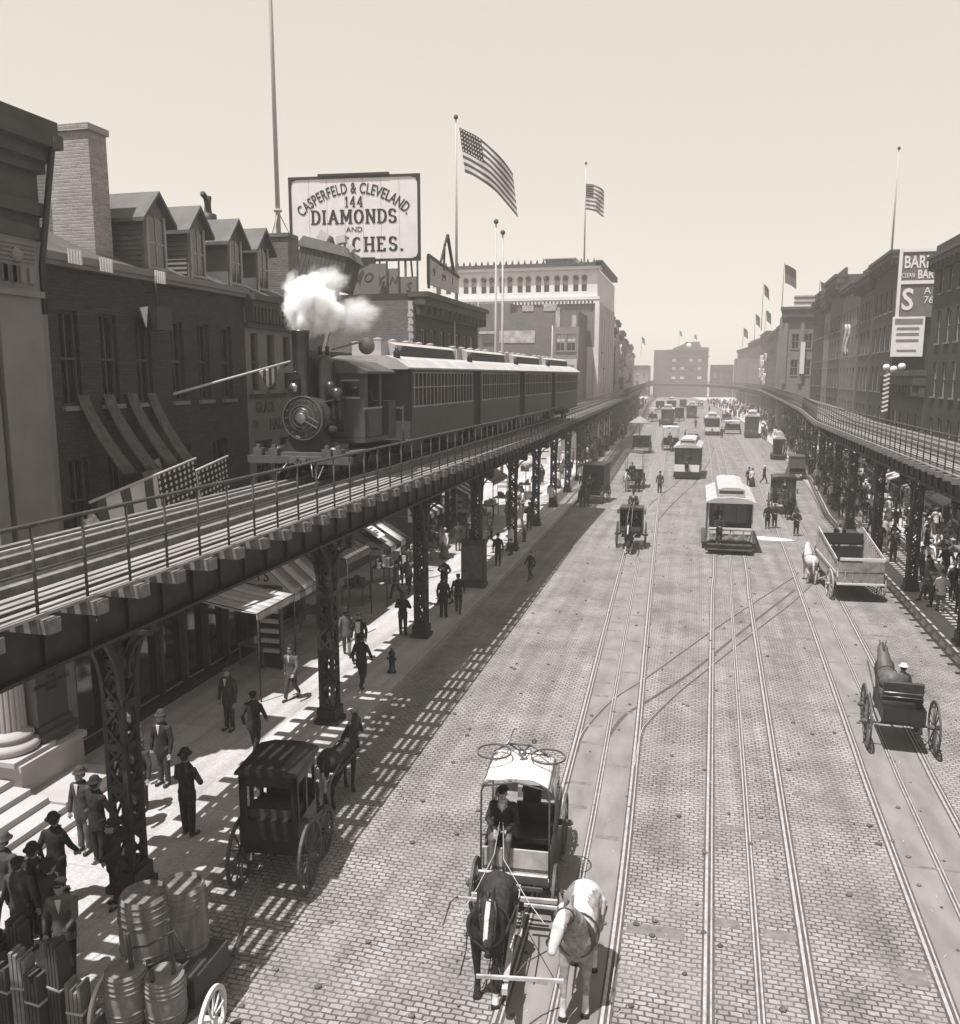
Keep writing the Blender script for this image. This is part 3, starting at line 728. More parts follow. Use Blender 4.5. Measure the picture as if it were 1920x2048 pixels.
def slope(parent, W, x0=0, H=11.15, D=5.2, rise=2.3, m=m_roof):
    mb = M(); mb.prism([(-.1, H), (D, H + rise), (D, H + rise - .15), (.0, H - .1)], x0, x0 + W, 'x'); mb.prism([(D, H + rise), (D + 5, H), (D + 5, H - .15), (D, H + rise - .15)], x0, x0 + W, 'x'); return mb.build('roof', m, parent)
slope(b1, W)
def dormer(parent, xc, w, clap, z0=11.35, zp=13.35, zw=12.75, dep=4.2):
    """gabled dormer: front plane at local y=.4"""
    y0 = .42
    mb = M(); mb.box(xc - w / 2, xc + w / 2, y0, y0 + dep, z0 - .3, zw); mb.prism([(xc - w / 2, zw), (xc + w / 2, zw), (xc, zp - .08)], y0, y0 + dep, 'y')
    if clap:
        for k in range(11):
            z = z0 + k * .125
            for s in (-1, 1): mb.prism([(xc + s * w / 2, z), (xc + s * (w / 2 + .035), z), (xc + s * w / 2, z + .12)], y0 + .05, y0 + dep, 'y')
    f = mb.build('dormer', m_wood if clap else m_shingle, parent)
    mb = M()
    for s in (-1, 1):
        mb.prism([(xc, zp), (xc + s * (w / 2 + .22), zw - .14), (xc + s * (w / 2 + .22), zw - .24), (xc, zp - .1)], y0 - .2, y0 + dep, 'y')
    mb.build('dormer_roof', m_shingle, f)
    mb = M(); mb.box(xc - w * .36, xc + w * .36, y0 - .015, y0 + .01, z0 + .15, zw - .05); mb.build('pane', m_glass, f)
    mb = M()
    for s in (-1, 1): mb.box(xc + s * w * .38 - .04, xc + s * w * .38 + .04, y0 - .05, y0 - .0, z0, zw)
    mb.box(xc - .02, xc + .02, y0 - .03, y0 - .016, z0 + .15, zw); mb.box(xc - w * .4, xc + w * .4, y0 - .03, y0 - .016, (z0 + zw) / 2 - .02, (z0 + zw) / 2 + .03); mb.box(xc - w * .42, xc + w * .42, y0 - .06, y0 - .0, z0 + .05, z0 + .13)
    mb.build('window_frame', m_cartrim, f)
for yc, wd in ((20.2, .98), (22.1, .85)): dormer(b1, yc - 15.35, wd, True)
mb = M(); mb.box(3.2, 3.85, .95, 2.1, 11.2, 14.45); mb.box(3.14, 3.9, .89, 2.16, 14.45, 14.6); mb.build('chimney', m_bricklight, b1)
mb = M(); mb.box(3.5, 4.0, 2.15, 3.6, 11.5, 13.9); mb.build('chimney', m_brickmid, b1)
# drape like window awnings, four of them
def curtain(y, lab, hh=1.75, lit=mat('dull_drape', .13, .9, .3, 6)):
    gr = []
    for i in range(9):
        t = i / 8; row = []
        for j in range(13):
            u = j / 12; row.append((-13.22 + .85 * t ** 1.3 + .06 * math.sin(u * 22) * (.4 + t), y + (u - .5) * (.34 + .12 * t) + .30 * t, 8.3 - hh * t ** .9 - .03 * math.sin(u * 22 + 1)))
        gr.append(row)
    mb = M(); mb.sheet(gr, .012); o = mb.build('window_drape', lit, None)
    tag(o, lab, 'drape', 'long drapes hung out of the brick building'); return o
curtain(16.45, 'leftmost long grey drape hanging from the dark brick facade')
curtain(17.3, 'second long grey drape from the left on the dark brick facade')
curtain(18.15, 'third long grey drape from the left on the dark brick facade')
curtain(18.95, 'rightmost long grey drape, above the tilted striped flags', 1.85)
# ---- grey building with the painted sign
W2 = 27.3 - 23.8
b2 = empty('painted_building', (-13.3, 23.8, 0), R(90), 'grey stucco building with bracketed cornice and painted letters behind the locomotive', 'building')
h2 = [(.32, .78, 8.25, 10.0), (1.35, 1.85, 8.25, 10.0), (2.45, 2.95, 8.25, 10.0), (.4, 1.5, 5.2, 6.7), (2.0, 3.1, 5.2, 6.7)]
mb = M(); facade(mb, W2, 11.0, h2 + [(.2, W2 - .2, .35, 3.2)]); mb.add([(0, 0, 0), (0, 9, 0), (0, 9, 11), (0, 0, 11)], [(0, 1, 2, 3)]); mb.add([(W2, 0, 0), (W2, 9, 0), (W2, 9, 11), (W2, 0, 11)], [(0, 1, 2, 3)]); mb.build('wall', m_render, b2, fix=False)
for a, b, c, d in h2: add_window(b2, a, c, b - a, d - c, frame=m_stonedark)
mb = M(); mb.box(0, W2, -.12, .0, 10.15, 10.3); mb.box(0, W2, -.3, .0, 10.75, 10.95); mb.box(-.05, W2 + .1, -.42, .1, 10.95, 11.12)
for i in range(16): xx = .1 + i * (W2 - .2) / 15; mb.box(xx - .05, xx + .05, -.27, -.002, 10.32, 10.76)
mb.build('cornice', m_stonedark, b2)
mb = M(); mb.box(.1, W2 - .1, -.06, -.002, 8.05, 8.14); mb.build('string_course', m_stonedark, b2)
mb = M(); mb.box(.2, W2 - .2, .3, .34, .35, 3.2); mb.build('shop_window', m_glass, b2)
text('GLASS', .50, m_signd, b2, (1.08, -.012, 7.72), ext=.006, sx=.78, off=.012, sp=1.15); text('126', .34, m_stonedark, b2, (.42, -.012, 7.22), ext=.006, sx=.75); text('HALL', .50, m_signd, b2, (1.85, -.012, 7.15), ext=.006, sx=.78, off=.012, sp=1.15)
slope(b2, W2)
dormer(b2, 24.05 - 23.8 + .1, .85, False, dep=4); dormer(b2, 25.85 - 23.8, .85, False, dep=4)
mb = M(); mb.box(3.55, 4.1, .25, 1.1, 11, 13.3); mb.box(3.5, 4.15, .2, 1.15, 13.3, 13.42); mb.build('chimney', m_brickmid, b2)
mb = M(); mb.lathe([(13.2, .28), (13.75, .26), (13.8, .12), (14.05, .10), (14.3, .13)], 12, (1.6, 2.0, 0)); mb.bar((1.6, 2.0, 14.2), (1.3, 2.0, 14.35), .12); mb.build('stove_pipe', m_iron, b2)
# ---- B3: brick party wall and the dark shop building behind it
b3 = building('brick_building', 'dark brick building with plain pale side wall behind the train smoke', -13.3, 40, R(90), 12, 8, 12.6, m_brickdark, [(9.2, 1.8), (6.2, 1.8)], 7, .8, cornice=(.7, 1.0))
mb = M(); mb.box(-.25, -.003, .0, 4.6, 0, 12.25); mb.box(-.27, -.002, -.003, .12, 10.9, 11.05); mb.build('party_wall', m_brickmid, b3)
mb = M(); mb.box(-.3, -.251, .05, .25, 9, 12.2)
for k in range(9): mb.box(-.32, -.26, .0, .18 + .1 * (k % 2), 9.1 + k * .34, 9.27 + k * .34)
mb.build('quoins', m_stonelight, b3)
lo = building('low_building', 'low grey building seen between the steam cloud and the painted stucco building', -14.6, 28.0, R(90), 11.8, 7, 9.6, m_brickmid, [(6.6, 1.6)], 6, .8, cornice=(.3, .4), shop=0)
# roof sign wreck: painted boards on a scaffold
bd = empty('painted_hoarding', (-13.45, 40.3, 12.3), 0, 'weathered boards with curling painted letters on the roof under the white sign', 'hoarding')
mb = M(); mb.box(-3.3, -1.35, 0, .06, .0, 1.75); mb.box(-1.33, -.75, 0, .06, 0, 1.5); mb.box(-.73, .2, 0, .06, 0, 1.1); mb.build('board', m_render, bd)
mb = M()
for x in (-3.3, -1.34, -.74, .2): mb.box(x - .04, x + .04, -.06, .0, -.1, 1.9)
mb.bar((-1.9, -.1, -.4), (-1.5, -.1, .9), .09); mb.bar((-3.2, -.1, 1.1), (-2.6, -.1, 1.7), .06); mb.build('post', m_signd, bd)
for s, x, z, q in (('H', -2.9, .95, .5), ('O', -2.35, 1.1, .62), ('Y', -1.75, .95, .6), ('N', -1.05, .95, .5), ('S', -.3, .6, .6)):
    text(s, q, m_signd, bd, (x, -.012, z), ext=.008, shear=.3)
# small leaning sign on the roof edge with A-frame
sg = empty('leaning_roof_sign', (-12.95, 41.0, 12.7), R(78), 'dark-framed slanting sign with a pointed frame at the roof corner right of the white sign', 'sign')
mb = M(); mb.add([(0, 0, .4), (3.2, 0, .2), (3.2, 0, 1.0), (0, 0, 1.75), (0, .08, .4), (3.2, .08, .2), (3.2, .08, 1.0), (0, .08, 1.75)], [(0, 1, 2, 3), (7, 6, 5, 4), (0, 4, 5, 1), (1, 5, 6, 2), (2, 6, 7, 3), (3, 7, 4, 0)]); mb.build('board', m_stonelight, sg)
mb = M(); mb.bar((0, -.03, 1.78), (3.2, -.03, 1.03), .1); mb.bar((0, -.03, .2), (0, -.03, 1.8), .1); mb.bar((1.2, 0, 1.4), (2.0, 0, 3.0), .09); mb.bar((2.0, 0, 3.0), (2.7, 0, 1.1), .12); mb.bar((1.6, 0, 1.2), (1.7, 0, 2.5), .08); mb.build('frame', m_black, sg)
text('9', .55, m_signd, sg, (.6, -.012, 1.0), ext=.01); text('M', .5, m_signd, sg, (1.6, -.012, .85), ext=.01); text('1', .5, m_signd, sg, (2.5, -.012, .75), ext=.01)
# the big white roof sign
bs = empty('roof_sign', (-19.55, 40.0, 14.3), R(6), 'large white roof sign with black frame and arched black lettering', 'sign')
BW, BH = 6.25, 3.75
mb = M()
for k in range(7): mb.box(BW * k / 7 + .008, BW * (k + 1) / 7 - .008, 0, .06, 0, BH)
mb.build('board', m_signw, bs)
mb = M(); t = .12
mb.box(-t, 0, -.04, .1, -t, BH + t); mb.box(BW, BW + t, -.04, .1, -t, BH + t); mb.box(0, BW, -.04, .1, BH, BH + t); mb.box(0, BW, -.04, .1, -t, 0); mb.box(BW * .22, BW * .78, -.08, .12, BH + t - .02, BH + t + .10)
mb.box(BW * .45, BW * .66, -.1, .12, -t - .2, -t + .18)
for cx, cz, sx, sz in ((0, 0, 1, 1), (BW, 0, -1, 1), (0, BH, 1, -1), (BW, BH, -1, -1)): mb.prism([(cx, cz), (cx + sx * .30, cz), (cx + sx * .08, cz + sz * .08), (cx, cz + sz * .30)], -.03, -.002, 'y')
mb.build('frame', m_ink, bs)
mb = M()
for x in (.6, 2.2, 4.0, 5.6): mb.bar((x, .1, -1.9), (x, .1, 3.4), .1); mb.bar((x, .1, 3.0), (x, 2.0, -1.6), .08)
mb.build('support_frame', m_tie, bs)
text('CASPERFELD & CLEVELAND.', .70, m_ink, bs, (BW / 2, -.012, 3.28), ext=.008, sx=.66, arc=3.9, off=.008, sp=1.05)
slab_text('144', .46, m_ink, bs, (BW / 2, 0, 2.44), sx=.95, wt=.15, gap=.2)
slab_text('DIAMONDS', .60, m_ink, bs, (BW / 2 - .02, 0, 1.68), sx=1.08, wt=.20, gap=.20)
text('AND', .34, m_ink, bs, (BW / 2, -.012, 1.38), ext=.008, sx=1.1)
slab_text('WATCHES.', .62, m_ink, bs, (BW / 2 + .12, 0, .38), sx=1.1, wt=.20, gap=.24)
# serifs under and over the heavy letters
# tilted tank shed in front of it
sh = empty('tilted_roof_shed', (-17.45, 35.6, 13.0), 0, 'dark plank shed tipped on its side before the white roof sign', 'shed')
sh.rotation_euler = (R(-6), R(14), 0)
mb = M()
for k in range(12): mb.box(k * .19, k * .19 + .175, 0, .05, 0, 1.35); 
mb.box(0, 2.25, .05, 1.6, 0, 1.35); mb.build('wall', m_signd, sh)
mb = M(); mb.prism([(-.15, 1.35), (2.4, 1.35), (2.1, 1.75), (.1, 1.8)], -.12, 1.7, 'y'); mb.build('roof', m_wood, sh)
mb = M(); mb.bar((.3, .5, 0), (.2, .5, -3.4), .14); mb.bar((1.9, .6, 0), (2.0, .6, -3.4), .14); mb.build('leg', m_tie, sh)
mb = M()
for (x, z, a, sz) in ((.5, 1.9, .3, .5), (1.5, 1.85, -.4, .4), (1.9, 1.75, .5, .35)):
    mb.T = Matrix.Translation((x, .3, z)) @ Matrix.Rotation(a, 4, 'Y'); mb.box(0, sz, 0, .3, 0, sz * .8)
mb.build('rubble', m_stonelight, sh)
# ---- B5 frontal brick wall with SUGAR, white arcaded building, farther left row
b5 = empty('brick_warehouse', (-24.2, 92.0, 0), 0, 'weathered brick warehouse wall with faded white patches before the white building', 'building')
mb = M(); mb.box(0, 11.6, 0, 7.5, 0, 15.4); mb.box(.0, 4.3, -.003, 3, 15.4, 16.4); mb.box(5.1, 9.3, -.002, 3, 15.4, 15.9); mb.build('wall', m_brickmid, b5)
mb = M()
for x, z, a, b in ((0.0, 12.2, .25, 3.9), (10.9, 8, .5, 7.0), (9.2, 6.5, .45, 9.3), (.5, 13.2, 2.2, .25), (3.1, 12.2, 3.9, 1.3), (5.6, 15.5, 1.2, .6), (7.9, 15.5, 1.4, .7), (.2, 6.5, 4, .6)): mb.box(x, x + a, -.06, -.004, z, z + b)
mb.build('whitewash_panel', mat('faded_whitewash', .46, .85, .35, 1.6), b5)
mb = M(); mb.box(1.2, 2.6, -.12, -.07, 12.2, 13.1); mb.box(2.5, 3.3, -.1, -.005, 10.2, 10.5); mb.build('bricked_window', m_stonedark, b5)
text('SUGAR', .95, m_signd, b5, (4.6, -.03, 10.6), ext=.02, sx=.95)
b6 = empty('frame_building', (-14.6, 88, 0), 0, 'grey house with large lattice windows beside the brick warehouse', 'building')
mb = M(); facade(mb, 2.6, 13.6, [(.3, 1.2, 11.2, 12.9), (1.4, 2.3, 11.2, 12.9)]); mb.box(0, 2.6, .24, 3.5, 0, 13.6); mb.build('wall', m_stone, b6)
for x in (.3, 1.4): add_window(b6, x, 11.2, .9, 1.7, blind=True)
mb = M(); mb.box(.4, 2.5, -.2, -.01, 5.5, 10.4); mb.build('poster', m_stonelight, b6)
mb = M()
for z in (9.6, 9.0, 8.4, 7.2): mb.box(.7, 2.2, -.23, -.205, z, z + .25)
mb.build('poster_print', m_stone, b6)
wb = empty('white_building', (-31.0, 100.0, 0), 0, 'white stone building with a top row of arched windows and bracketed cornice', 'building')
WW = 19.4; ar = []
xs = [WW - 1.0 - i * .0 for i in range(1)]
arch_x = []
for grp in range(9):
    base = 17.9 - grp * 2.15
    for d in (0, .95):
        if base - d > .6: arch_x.append(base - d)
mb = M(); facade(mb, WW, 20.6, [(a - .3, a + .3, 18.2, 19.7) for a in arch_x]); mb.box(0, WW, .3, 20, 0, 20.6)
mb.build('wall', m_white, wb)
mb = M()
for a in arch_x:   # round heads: spandrels + hood
    pts = [(a + .38 * math.cos(t * PI / 10), -.05, 19.62 + .42 * math.sin(t * PI / 10)) for t in range(11)]
    for p, q in zip(pts, pts[1:]): mb.bar(p, q, .05, .06)
mb.build('arch_hood', m_stonelight, wb)['kind'] = 'stuff'
for a in arch_x:
    mb = M(); mb.box(a - .3, a + .3, .20, .24, 18.2, 18.95); f = mb.build('window', m_glass, wb)
    mb = M(); mb.lathe([(-.02, .27), (.02, .27)], 14, (a, -.002 - .01, 19.68), ax='y'); mb.build('arch_pane', m_glass, f)
    mb = M(); mb.box(a - .26, a + .26, .18, .2, 19.0, 19.5); mb.build('blind', m_shade, f)
mb = M(); mb.box(-.3, WW + .35, -.45, 1, 20.6, 20.95); mb.build('cornice', m_white, wb)
mb = M(); mb.box(-.4, WW + .5, -.6, 1.1, 20.95, 21.3); mb.box(WW - .2, WW + .55, -.6, 18, 20.9, 21.5)
for i in range(27): x = .3 + i * .72; mb.prism([(x - .14, 21.3), (x + .14, 21.3), (x, 21.75)], -.5, -.2, 'y')
mb.build('cresting', m_stonedark, wb)
mb = M(); mb.box(-.1, WW + .3, -.35, .2, 17.25, 17.6); mb.box(-.1, WW + .2, -.2, .1, 17.1, 17.25)
for i in range(46): x = .2 + i * .42; mb.box(x - .09, x + .09, -.3, -.002, 16.8, 17.15)
mb.build('corbel_table', m_white, wb)
mb = M(); mb.box(-.0, WW, -.02, .0, 12, 16.8); mb.build('lower_wall', m_stone, wb)
mb = M(); mb.box(WW - .2, WW + .3, -.3, .35, 2, 17.1); mb.build('corner_pilaster', m_white, wb)
for k in range(7):
    mb = M(); mb.box(WW + .01, WW + .25, 2 + k * 2.6, 2.5 + k * 2.6, 3, 17.1); mb.build('pilaster', m_white, wb)
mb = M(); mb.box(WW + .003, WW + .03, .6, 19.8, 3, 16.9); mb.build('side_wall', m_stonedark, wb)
mb = M(); mb.box(13.3, 16.4, .8, 4, 21.0, 21.9); mb.build('roof_house', m_stone, wb)
mb = M(); mb.box(13.0, 16.8, .6, 4.2, 21.9, 22.0); mb.build('roof_house_top', m_stonelight, wb)
# rows beyond
def xat(P, y): return interp(P, y)
leftrow = [(120, 129, 17.5, m_brickmid, 3), (129, 137, 16.0, m_stonedark, 4), (137, 147, 18.2, m_stone, 4), (147, 157, 16.6, m_brickdark, 4), (157, 170, 18.5, m_bricklight, 5), (170, 184, 16.5, m_stone, 5),
           (184, 200, 18, m_brickmid, 6), (200, 222, 17, m_stonedark, 7), (222, 250, 16.5, m_stone, 8), (250, 285, 17.5, m_brickmid, 9), (285, 330, 16, m_stone, 10)]
looks = ['pale', 'sooty', 'brown stone', 'dark brick', 'light brick', 'tan', 'red brick', 'black-fronted', 'buff', 'rust-toned', 'grey stone', 'weathered']
for i, (a, b, h, m, c) in enumerate(leftrow):
    X0 = xat(LF, a); X1 = xat(LF, b); ang = math.atan2(b - a, X1 - X0); L = math.hypot(b - a, X1 - X0)
    r = building('row_building', '%s building of the far left row, number %s beyond the white arcaded building' % (looks[i], ['one', 'two', 'three', 'four', 'five', 'six', 'seven', 'eight', 'nine', 'ten', 'eleven'][i]), X0, a, ang, L - .02, 9, h, m, [(4.3, 1.9), (7.4, 1.9), (10.5, 1.9), (13.4, 1.6)], c, .9, group='buildings of the far left row')
rightrow = [(22, 41, 16.6, m_stonedark, 8), (41.1, 58.6, 15.7, m_brickdark, 8), (58.7, 69.3, 9.0, m_stonedark, 4), (70, 79.5, 17.7, m_brickdark, 4), (79.6, 87, 17.2, m_stonedark, 3), (87.1, 99, 17.5, m_brickmid, 5), (99.1, 109.5, 19.2, m_stonedark, 4), (109.6, 115, 17.2, m_stone, 2), (115.1, 121, 18.9, m_brickdark, 3),
            (121.1, 129, 18.4, m_brickdark, 3), (138, 150, 17.5, m_stonedark, 5), (150.1, 165, 19.0, m_brickdark, 5), (165.1, 180, 17.4, m_stone, 6), (180.1, 200, 19.0, m_brickmid, 7), (200.1, 225, 18.2, m_stonedark, 8), (225.1, 250, 19.6, m_brickdark, 8), (250.1, 280, 18.5, m_stone, 9), (280.1, 320, 17.5, m_brickmid, 10)]
num = 'first second third fourth fifth sixth seventh eighth ninth tenth eleventh twelfth thirteenth fourteenth fifteenth sixteenth seventeenth eighteenth nineteenth'.split()
for i, (a, b, h, m, c) in enumerate(rightrow):
    X0 = xat(RF, b); X1 = xat(RF, a); ang = math.atan2(a - b, X1 - X0); L = math.hypot(b - a, X1 - X0)
    r = building('row_building', '%s %s building of the right-hand row counted from the camera' % (num[i], {m_brickdark: 'dark brick', m_stonedark: 'sooty stone', m_brickmid: 'brick', m_stone: 'brown stone'}[m]), X0, b, ang, L - .02, 12, h, m,
                 ([(4.3, 2.0), (7.5, 1.0)] if h < 10 else [(4.3, 2.0), (7.5, 2.0), (10.6, 1.9)]) + ([(13.5, 1.6)] if h > 15.6 else []), c, [1.0, .8, 1.15, .9][i % 4], cornice=([.8, .5, 1.0, .65][i % 4], [1.3, .8, 1.6, 1.0][i % 4]), marg=[.5, .9, .4][i % 3], roofpar=[0, .7, 0, 0, .9][i % 5], group='buildings of the right-hand row')
# frontal temple-fronted building where the street bends
tb = empty('pilastered_building', (11.2, 131.0, 0), 0, 'stone building front with pilasters and flat cornice facing down the street', 'building')
mb = M(); facade(mb, 6.6, 17.2, [(1.2, 2.2, 12.5, 14.6), (2.9, 3.9, 12.5, 14.6), (4.6, 5.6, 12.5, 14.6), (1.2, 2.2, 8.8, 11), (2.9, 3.9, 8.8, 11), (4.6, 5.6, 8.8, 11)]); mb.box(0, 6.6, .3, 6.6, 0, 17.2); mb.build('wall', m_stone, tb)
for x in (1.2, 2.9, 4.6):
    for z, h in ((12.5, 2.1), (8.8, 2.2)): add_window(tb, x, z, 1.0, h)
for x in (.1, 2.3, 4.0, 5.9):
    mb = M(); mb.box(x, x + .5, -.25, -.002, 7.6, 16.2); mb.build('pilaster', m_stone, tb)
mb = M(); mb.box(-.3, 6.9, -.5, .3, 16.9, 17.9); mb.box(-.5, 7.1, -.7, .35, 17.9, 18.3); mb.box(-.2, 6.8, -.3, -.003, 16.2, 16.9); mb.build('cornice', m_stonedark, tb)
mb = M(); mb.box(1.3, 4.6, .3, .4, 18.5, 19.9); o = mb.build('roof_sign', m_stonelight, tb); mb = M(); mb.box(1.2, 4.7, .24, .30, 18.9, 19.0); mb.box(1.2, 4.7, .24, .3, 19.5, 19.7); mb.build('sign_band', m_signd, o)
mb = M(); mb.box(2.4, 3.0, -.5, -.26, 9, 13.4); mb.build('hanging_sign', m_signw, tb)
# the tower closing the street
tw = empty('clock_building', (-18.6, 365, 0), 0, 'large hazy building with a central gable and white clock face closing the street', 'building')
mb = M(); mb.box(0, 5.6, 0, 16, 0, 15.5)
facade(mb, 21.6, 19.2, [(7.2 + 3.4 * i, 9.0 + 3.4 * i, z, z + 2.3) for i in range(4) for z in (6.5, 10.2, 13.4)] , y=-.6, depth=.6); mb.box(5.6, 21.6, .05, 16, 0, 19.2)
mb.prism([(7.5, 19.2), (21.6, 19.2), (21.6, 20.2), (18.6, 20.2), (17.8, 22.4), (12.8, 22.4), (11.6, 21.4), (7.5, 19.8)], -.4, 6, 'y'); mb.build('wall', m_stonedark, tw)
mb = M(); mb.box(5.2, 22, -1.1, -.62, 16.2, 16.8); mb.box(5.4, 21.8, -.9, -.62, 12.7, 13.0); mb.box(5.3, 22, -1.1, -.4, 18.9, 19.3); mb.build('cornice', m_stonedark, tw)
mb = M(); mb.lathe([(-.15, 1.05), (-.02, 1.05)], 24, (13.8, -.42, 20.9), ax='y'); mb.build('clock_face', m_signw, tw)
for i in range(4):
    for z in (6.5, 10.2, 13.4):
        mb = M(); mb.box(7.2 + 3.4 * i, 9.0 + 3.4 * i, -.3, -.2, z, z + 2.3); f = mb.build('window', m_glass, tw)
        if (i * 3 + int(z)) % 4: mb = M(); mb.box(7.3 + 3.4 * i, 8.9 + 3.4 * i, -.36, -.31, z + 1.0, z + 2.2); mb.build('blind', m_signw, f)
fb = [(-60, 372, 26, 13, m_brickmid, 'low brick block left of the hazy clock building'), (-36, 374, 15, 13, m_stone, 'plain stone block just left of the hazy clock building'), (4, 366, 9, 12.5, m_brickdark, 'dark brick block just right of the hazy clock building'), (13.5, 362, 14, 15.5, m_stonedark, 'sooty block at the far right end of the street')]
for x, y, wd, h, m, lab in fb: building('row_building', lab, x, y, 0, wd, 14, h, m, [(4.5, 2.2), (8, 2.2), (11.2, 2)], max(3, int(wd / 2.6)), 1.1, cornice=(.8, 1.2))
# ---- painted wall signs on the right
ws = empty('painted_wall_sign', (13.45, 69.9, 0), 0, 'tall dark wall sign with pale letters above a white poster on the right', 'sign')
mb = M(); mb.box(.15, 4.8, -.35, -.20, 12.9, 17.7); mb.box(.15, .35, -.42, -.351, 12.9, 17.7); mb.build('board', mat('grey_sign_paint', .16, .7, .12, 2), ws)
mb = M(); mb.box(.35, 4.8, -.42, -.351, 15.25, 15.5); mb.box(.15, .38, -.45, -.43, 12.9, 17.7); mb.box(.3, 4.8, -.42, -.351, 17.5, 17.7); mb.build('sign_border', m_signw, ws)
text('BARK', 1.2, m_signw, ws, (.5, -.37, 16.75), align='LEFT', ext=.02, sx=.66, off=.02); text('CLEAN', .45, m_signw, ws, (.42, -.37, 15.85), align='LEFT', ext=.02, sx=.6); text('BAR', .85, m_signw, ws, (1.45, -.37, 15.9), align='LEFT', ext=.02, sx=.68, off=.02)
text('S', 2.1, m_signw, ws, (.5, -.37, 14.1), align='LEFT', ext=.02, sx=.85, off=.04); text('A', .7, m_signw, ws, (1.95, -.37, 14.75), align='LEFT', ext=.02)
text('76', .7, m_signw, ws, (1.95, -.37, 14.1), align='LEFT', ext=.02)
mb = M(); mb.box(.0, 2.15, -.5, -.42, 10.1, 12.95); p = mb.build('white_poster', m_signw, ws)
mb = M(); mb.box(.15, 2.0, -.53, -.5, 12.45, 12.8)
for z in (12.05, 11.65, 11.2): mb.box(.3, 1.8, -.53, -.505, z, z + .14)
mb.box(.4, 1.7, -.53, -.505, 10.5, 10.6); mb.build('poster_print', m_stone, p)
# ================================================================ people (facing local +y)
POSE = {
 'stand': dict(l=((.02, -.0), (-.02, .0)), a=((.26, .02, 1.08, .27, .10, .82), (.26, .0, 1.08, .26, .06, .82)), t=0),
 'walk': dict(l=((.16, .26), (-.02, -.30)), a=((.25, -.10, 1.10, .25, -.02, .84), (.25, .08, 1.10, .24, .26, .90)), t=.03),
 'walk2': dict(l=((.0, -.26), (.15, .22)), a=((.25, .10, 1.10, .23, .27, .92), (.26, -.12, 1.10, .27, -.10, .84)), t=.03),
 'back': dict(l=((.02, .03), (-.02, -.03)), a=((.29, -.06, 1.10, .12, -.17, .92), (.29, -.06, 1.10, .12, -.17, .92)), t=0),
 'fold': dict(l=((.0, .02), (.0, -.02)), a=((.28, .06, 1.10, .10, .24, 1.05), (.28, .06, 1.10, .08, .24, 1.08)), t=0),
 'point': dict(l=((.02, .06), (-.02, -.06)), a=((.24, .16, 1.18, .22, .42, 1.16), (.27, .0, 1.08, .27, .06, .84)), t=.02),
}
_pm = {}
def hand(mb, w, d, sx, det, curl=.5):
    w = Vector(w); d = Vector(d).normalized(); side = Vector((1, 0, 0)) * sx
    nrm = d.cross(side); 
    if nrm.length < .1: nrm = Vector((0, 1, 0))
    nrm.normalize(); side = nrm.cross(d).normalized()
    pc = w + d * .05
    mb.cap(w, w + d * .075, .024, .033, 8)
    if det:
        for i, (o, L) in enumerate(((-.030, .062), (-.010, .075), (.011, .070), (.030, .055))):
            b = w + d * .085 + side * o; k1 = b + d * L * .55 + nrm * L * curl * .3; k2 = k1 + d * L * .35 + nrm * L * curl * .6
            mb.cap(b, k1, .0115, .0105, 6); mb.cap(k1, k2, .0105, .009, 6)
        t0 = w + d * .03 - side * .03 * 1; t1 = t0 + d * .04 - side * .028 + nrm * .015; t2 = t1 + d * .03 + nrm * .012
        mb.cap(t0, t1, .013, .012, 6); mb.cap(t1, t2, .012, .010, 6)
    else: mb.cap(pc, w + d * .13 + nrm * .02, .03, .02, 8)
def head(mb, c, yaw=0, det=True, pitch=0):
    T0 = mb.T; mb.T = T0 @ Matrix.Translation(c) @ Matrix.Rotation(yaw, 4, 'Z') @ Matrix.Rotation(pitch, 4, 'X')
    mb.ball((0, -.005, .03), .076, .092, .092, 14, 10); mb.ball((0, .025, -.035), .056, .062, .072, 12, 8); mb.ball((0, .062, -.075), .028, .024, .024, 8, 6)
    if det:
        mb.cap((0, .082, .012), (0, .108, -.022), .010, .016, 8); mb.ball((0, .088, -.05), .024, .012, .007, 8, 5); mb.ball((0, .085, -.063), .021, .012, .007, 8, 5)
        for s in (-1, 1):
            mb.ball((s * .080, .0, -.005), .011, .020, .030, 8, 6); mb.cap((s * .018, .088, .026), (s * .045, .076, .026), .008, .006, 6); mb.ball((s * .040, .052, -.02), .024, .028, .024, 8, 6)
    mb.T = T0
def limbs(pose):
    P = POSE[pose]; J = {}
    for s, (kf, ft) in zip((-1, 1), P['l']):
        lift = max(0, -ft) * .22
        J[s] = dict(hip=(s * .085, 0, .86), knee=(s * .095, kf, .47 + abs(kf) * .05), ank=(s * .095, ft, .09 + lift), toe=(s * .11, ft + .14, .045 + lift * .3))
    for s, a in zip((-1, 1), P['a']):
        J[s]['sh'] = (s * .175, 0, 1.335); J[s]['el'] = (s * a[0], a[1], a[2]); J[s]['wr'] = (s * a[3], a[4], a[5])
    return J, P['t']
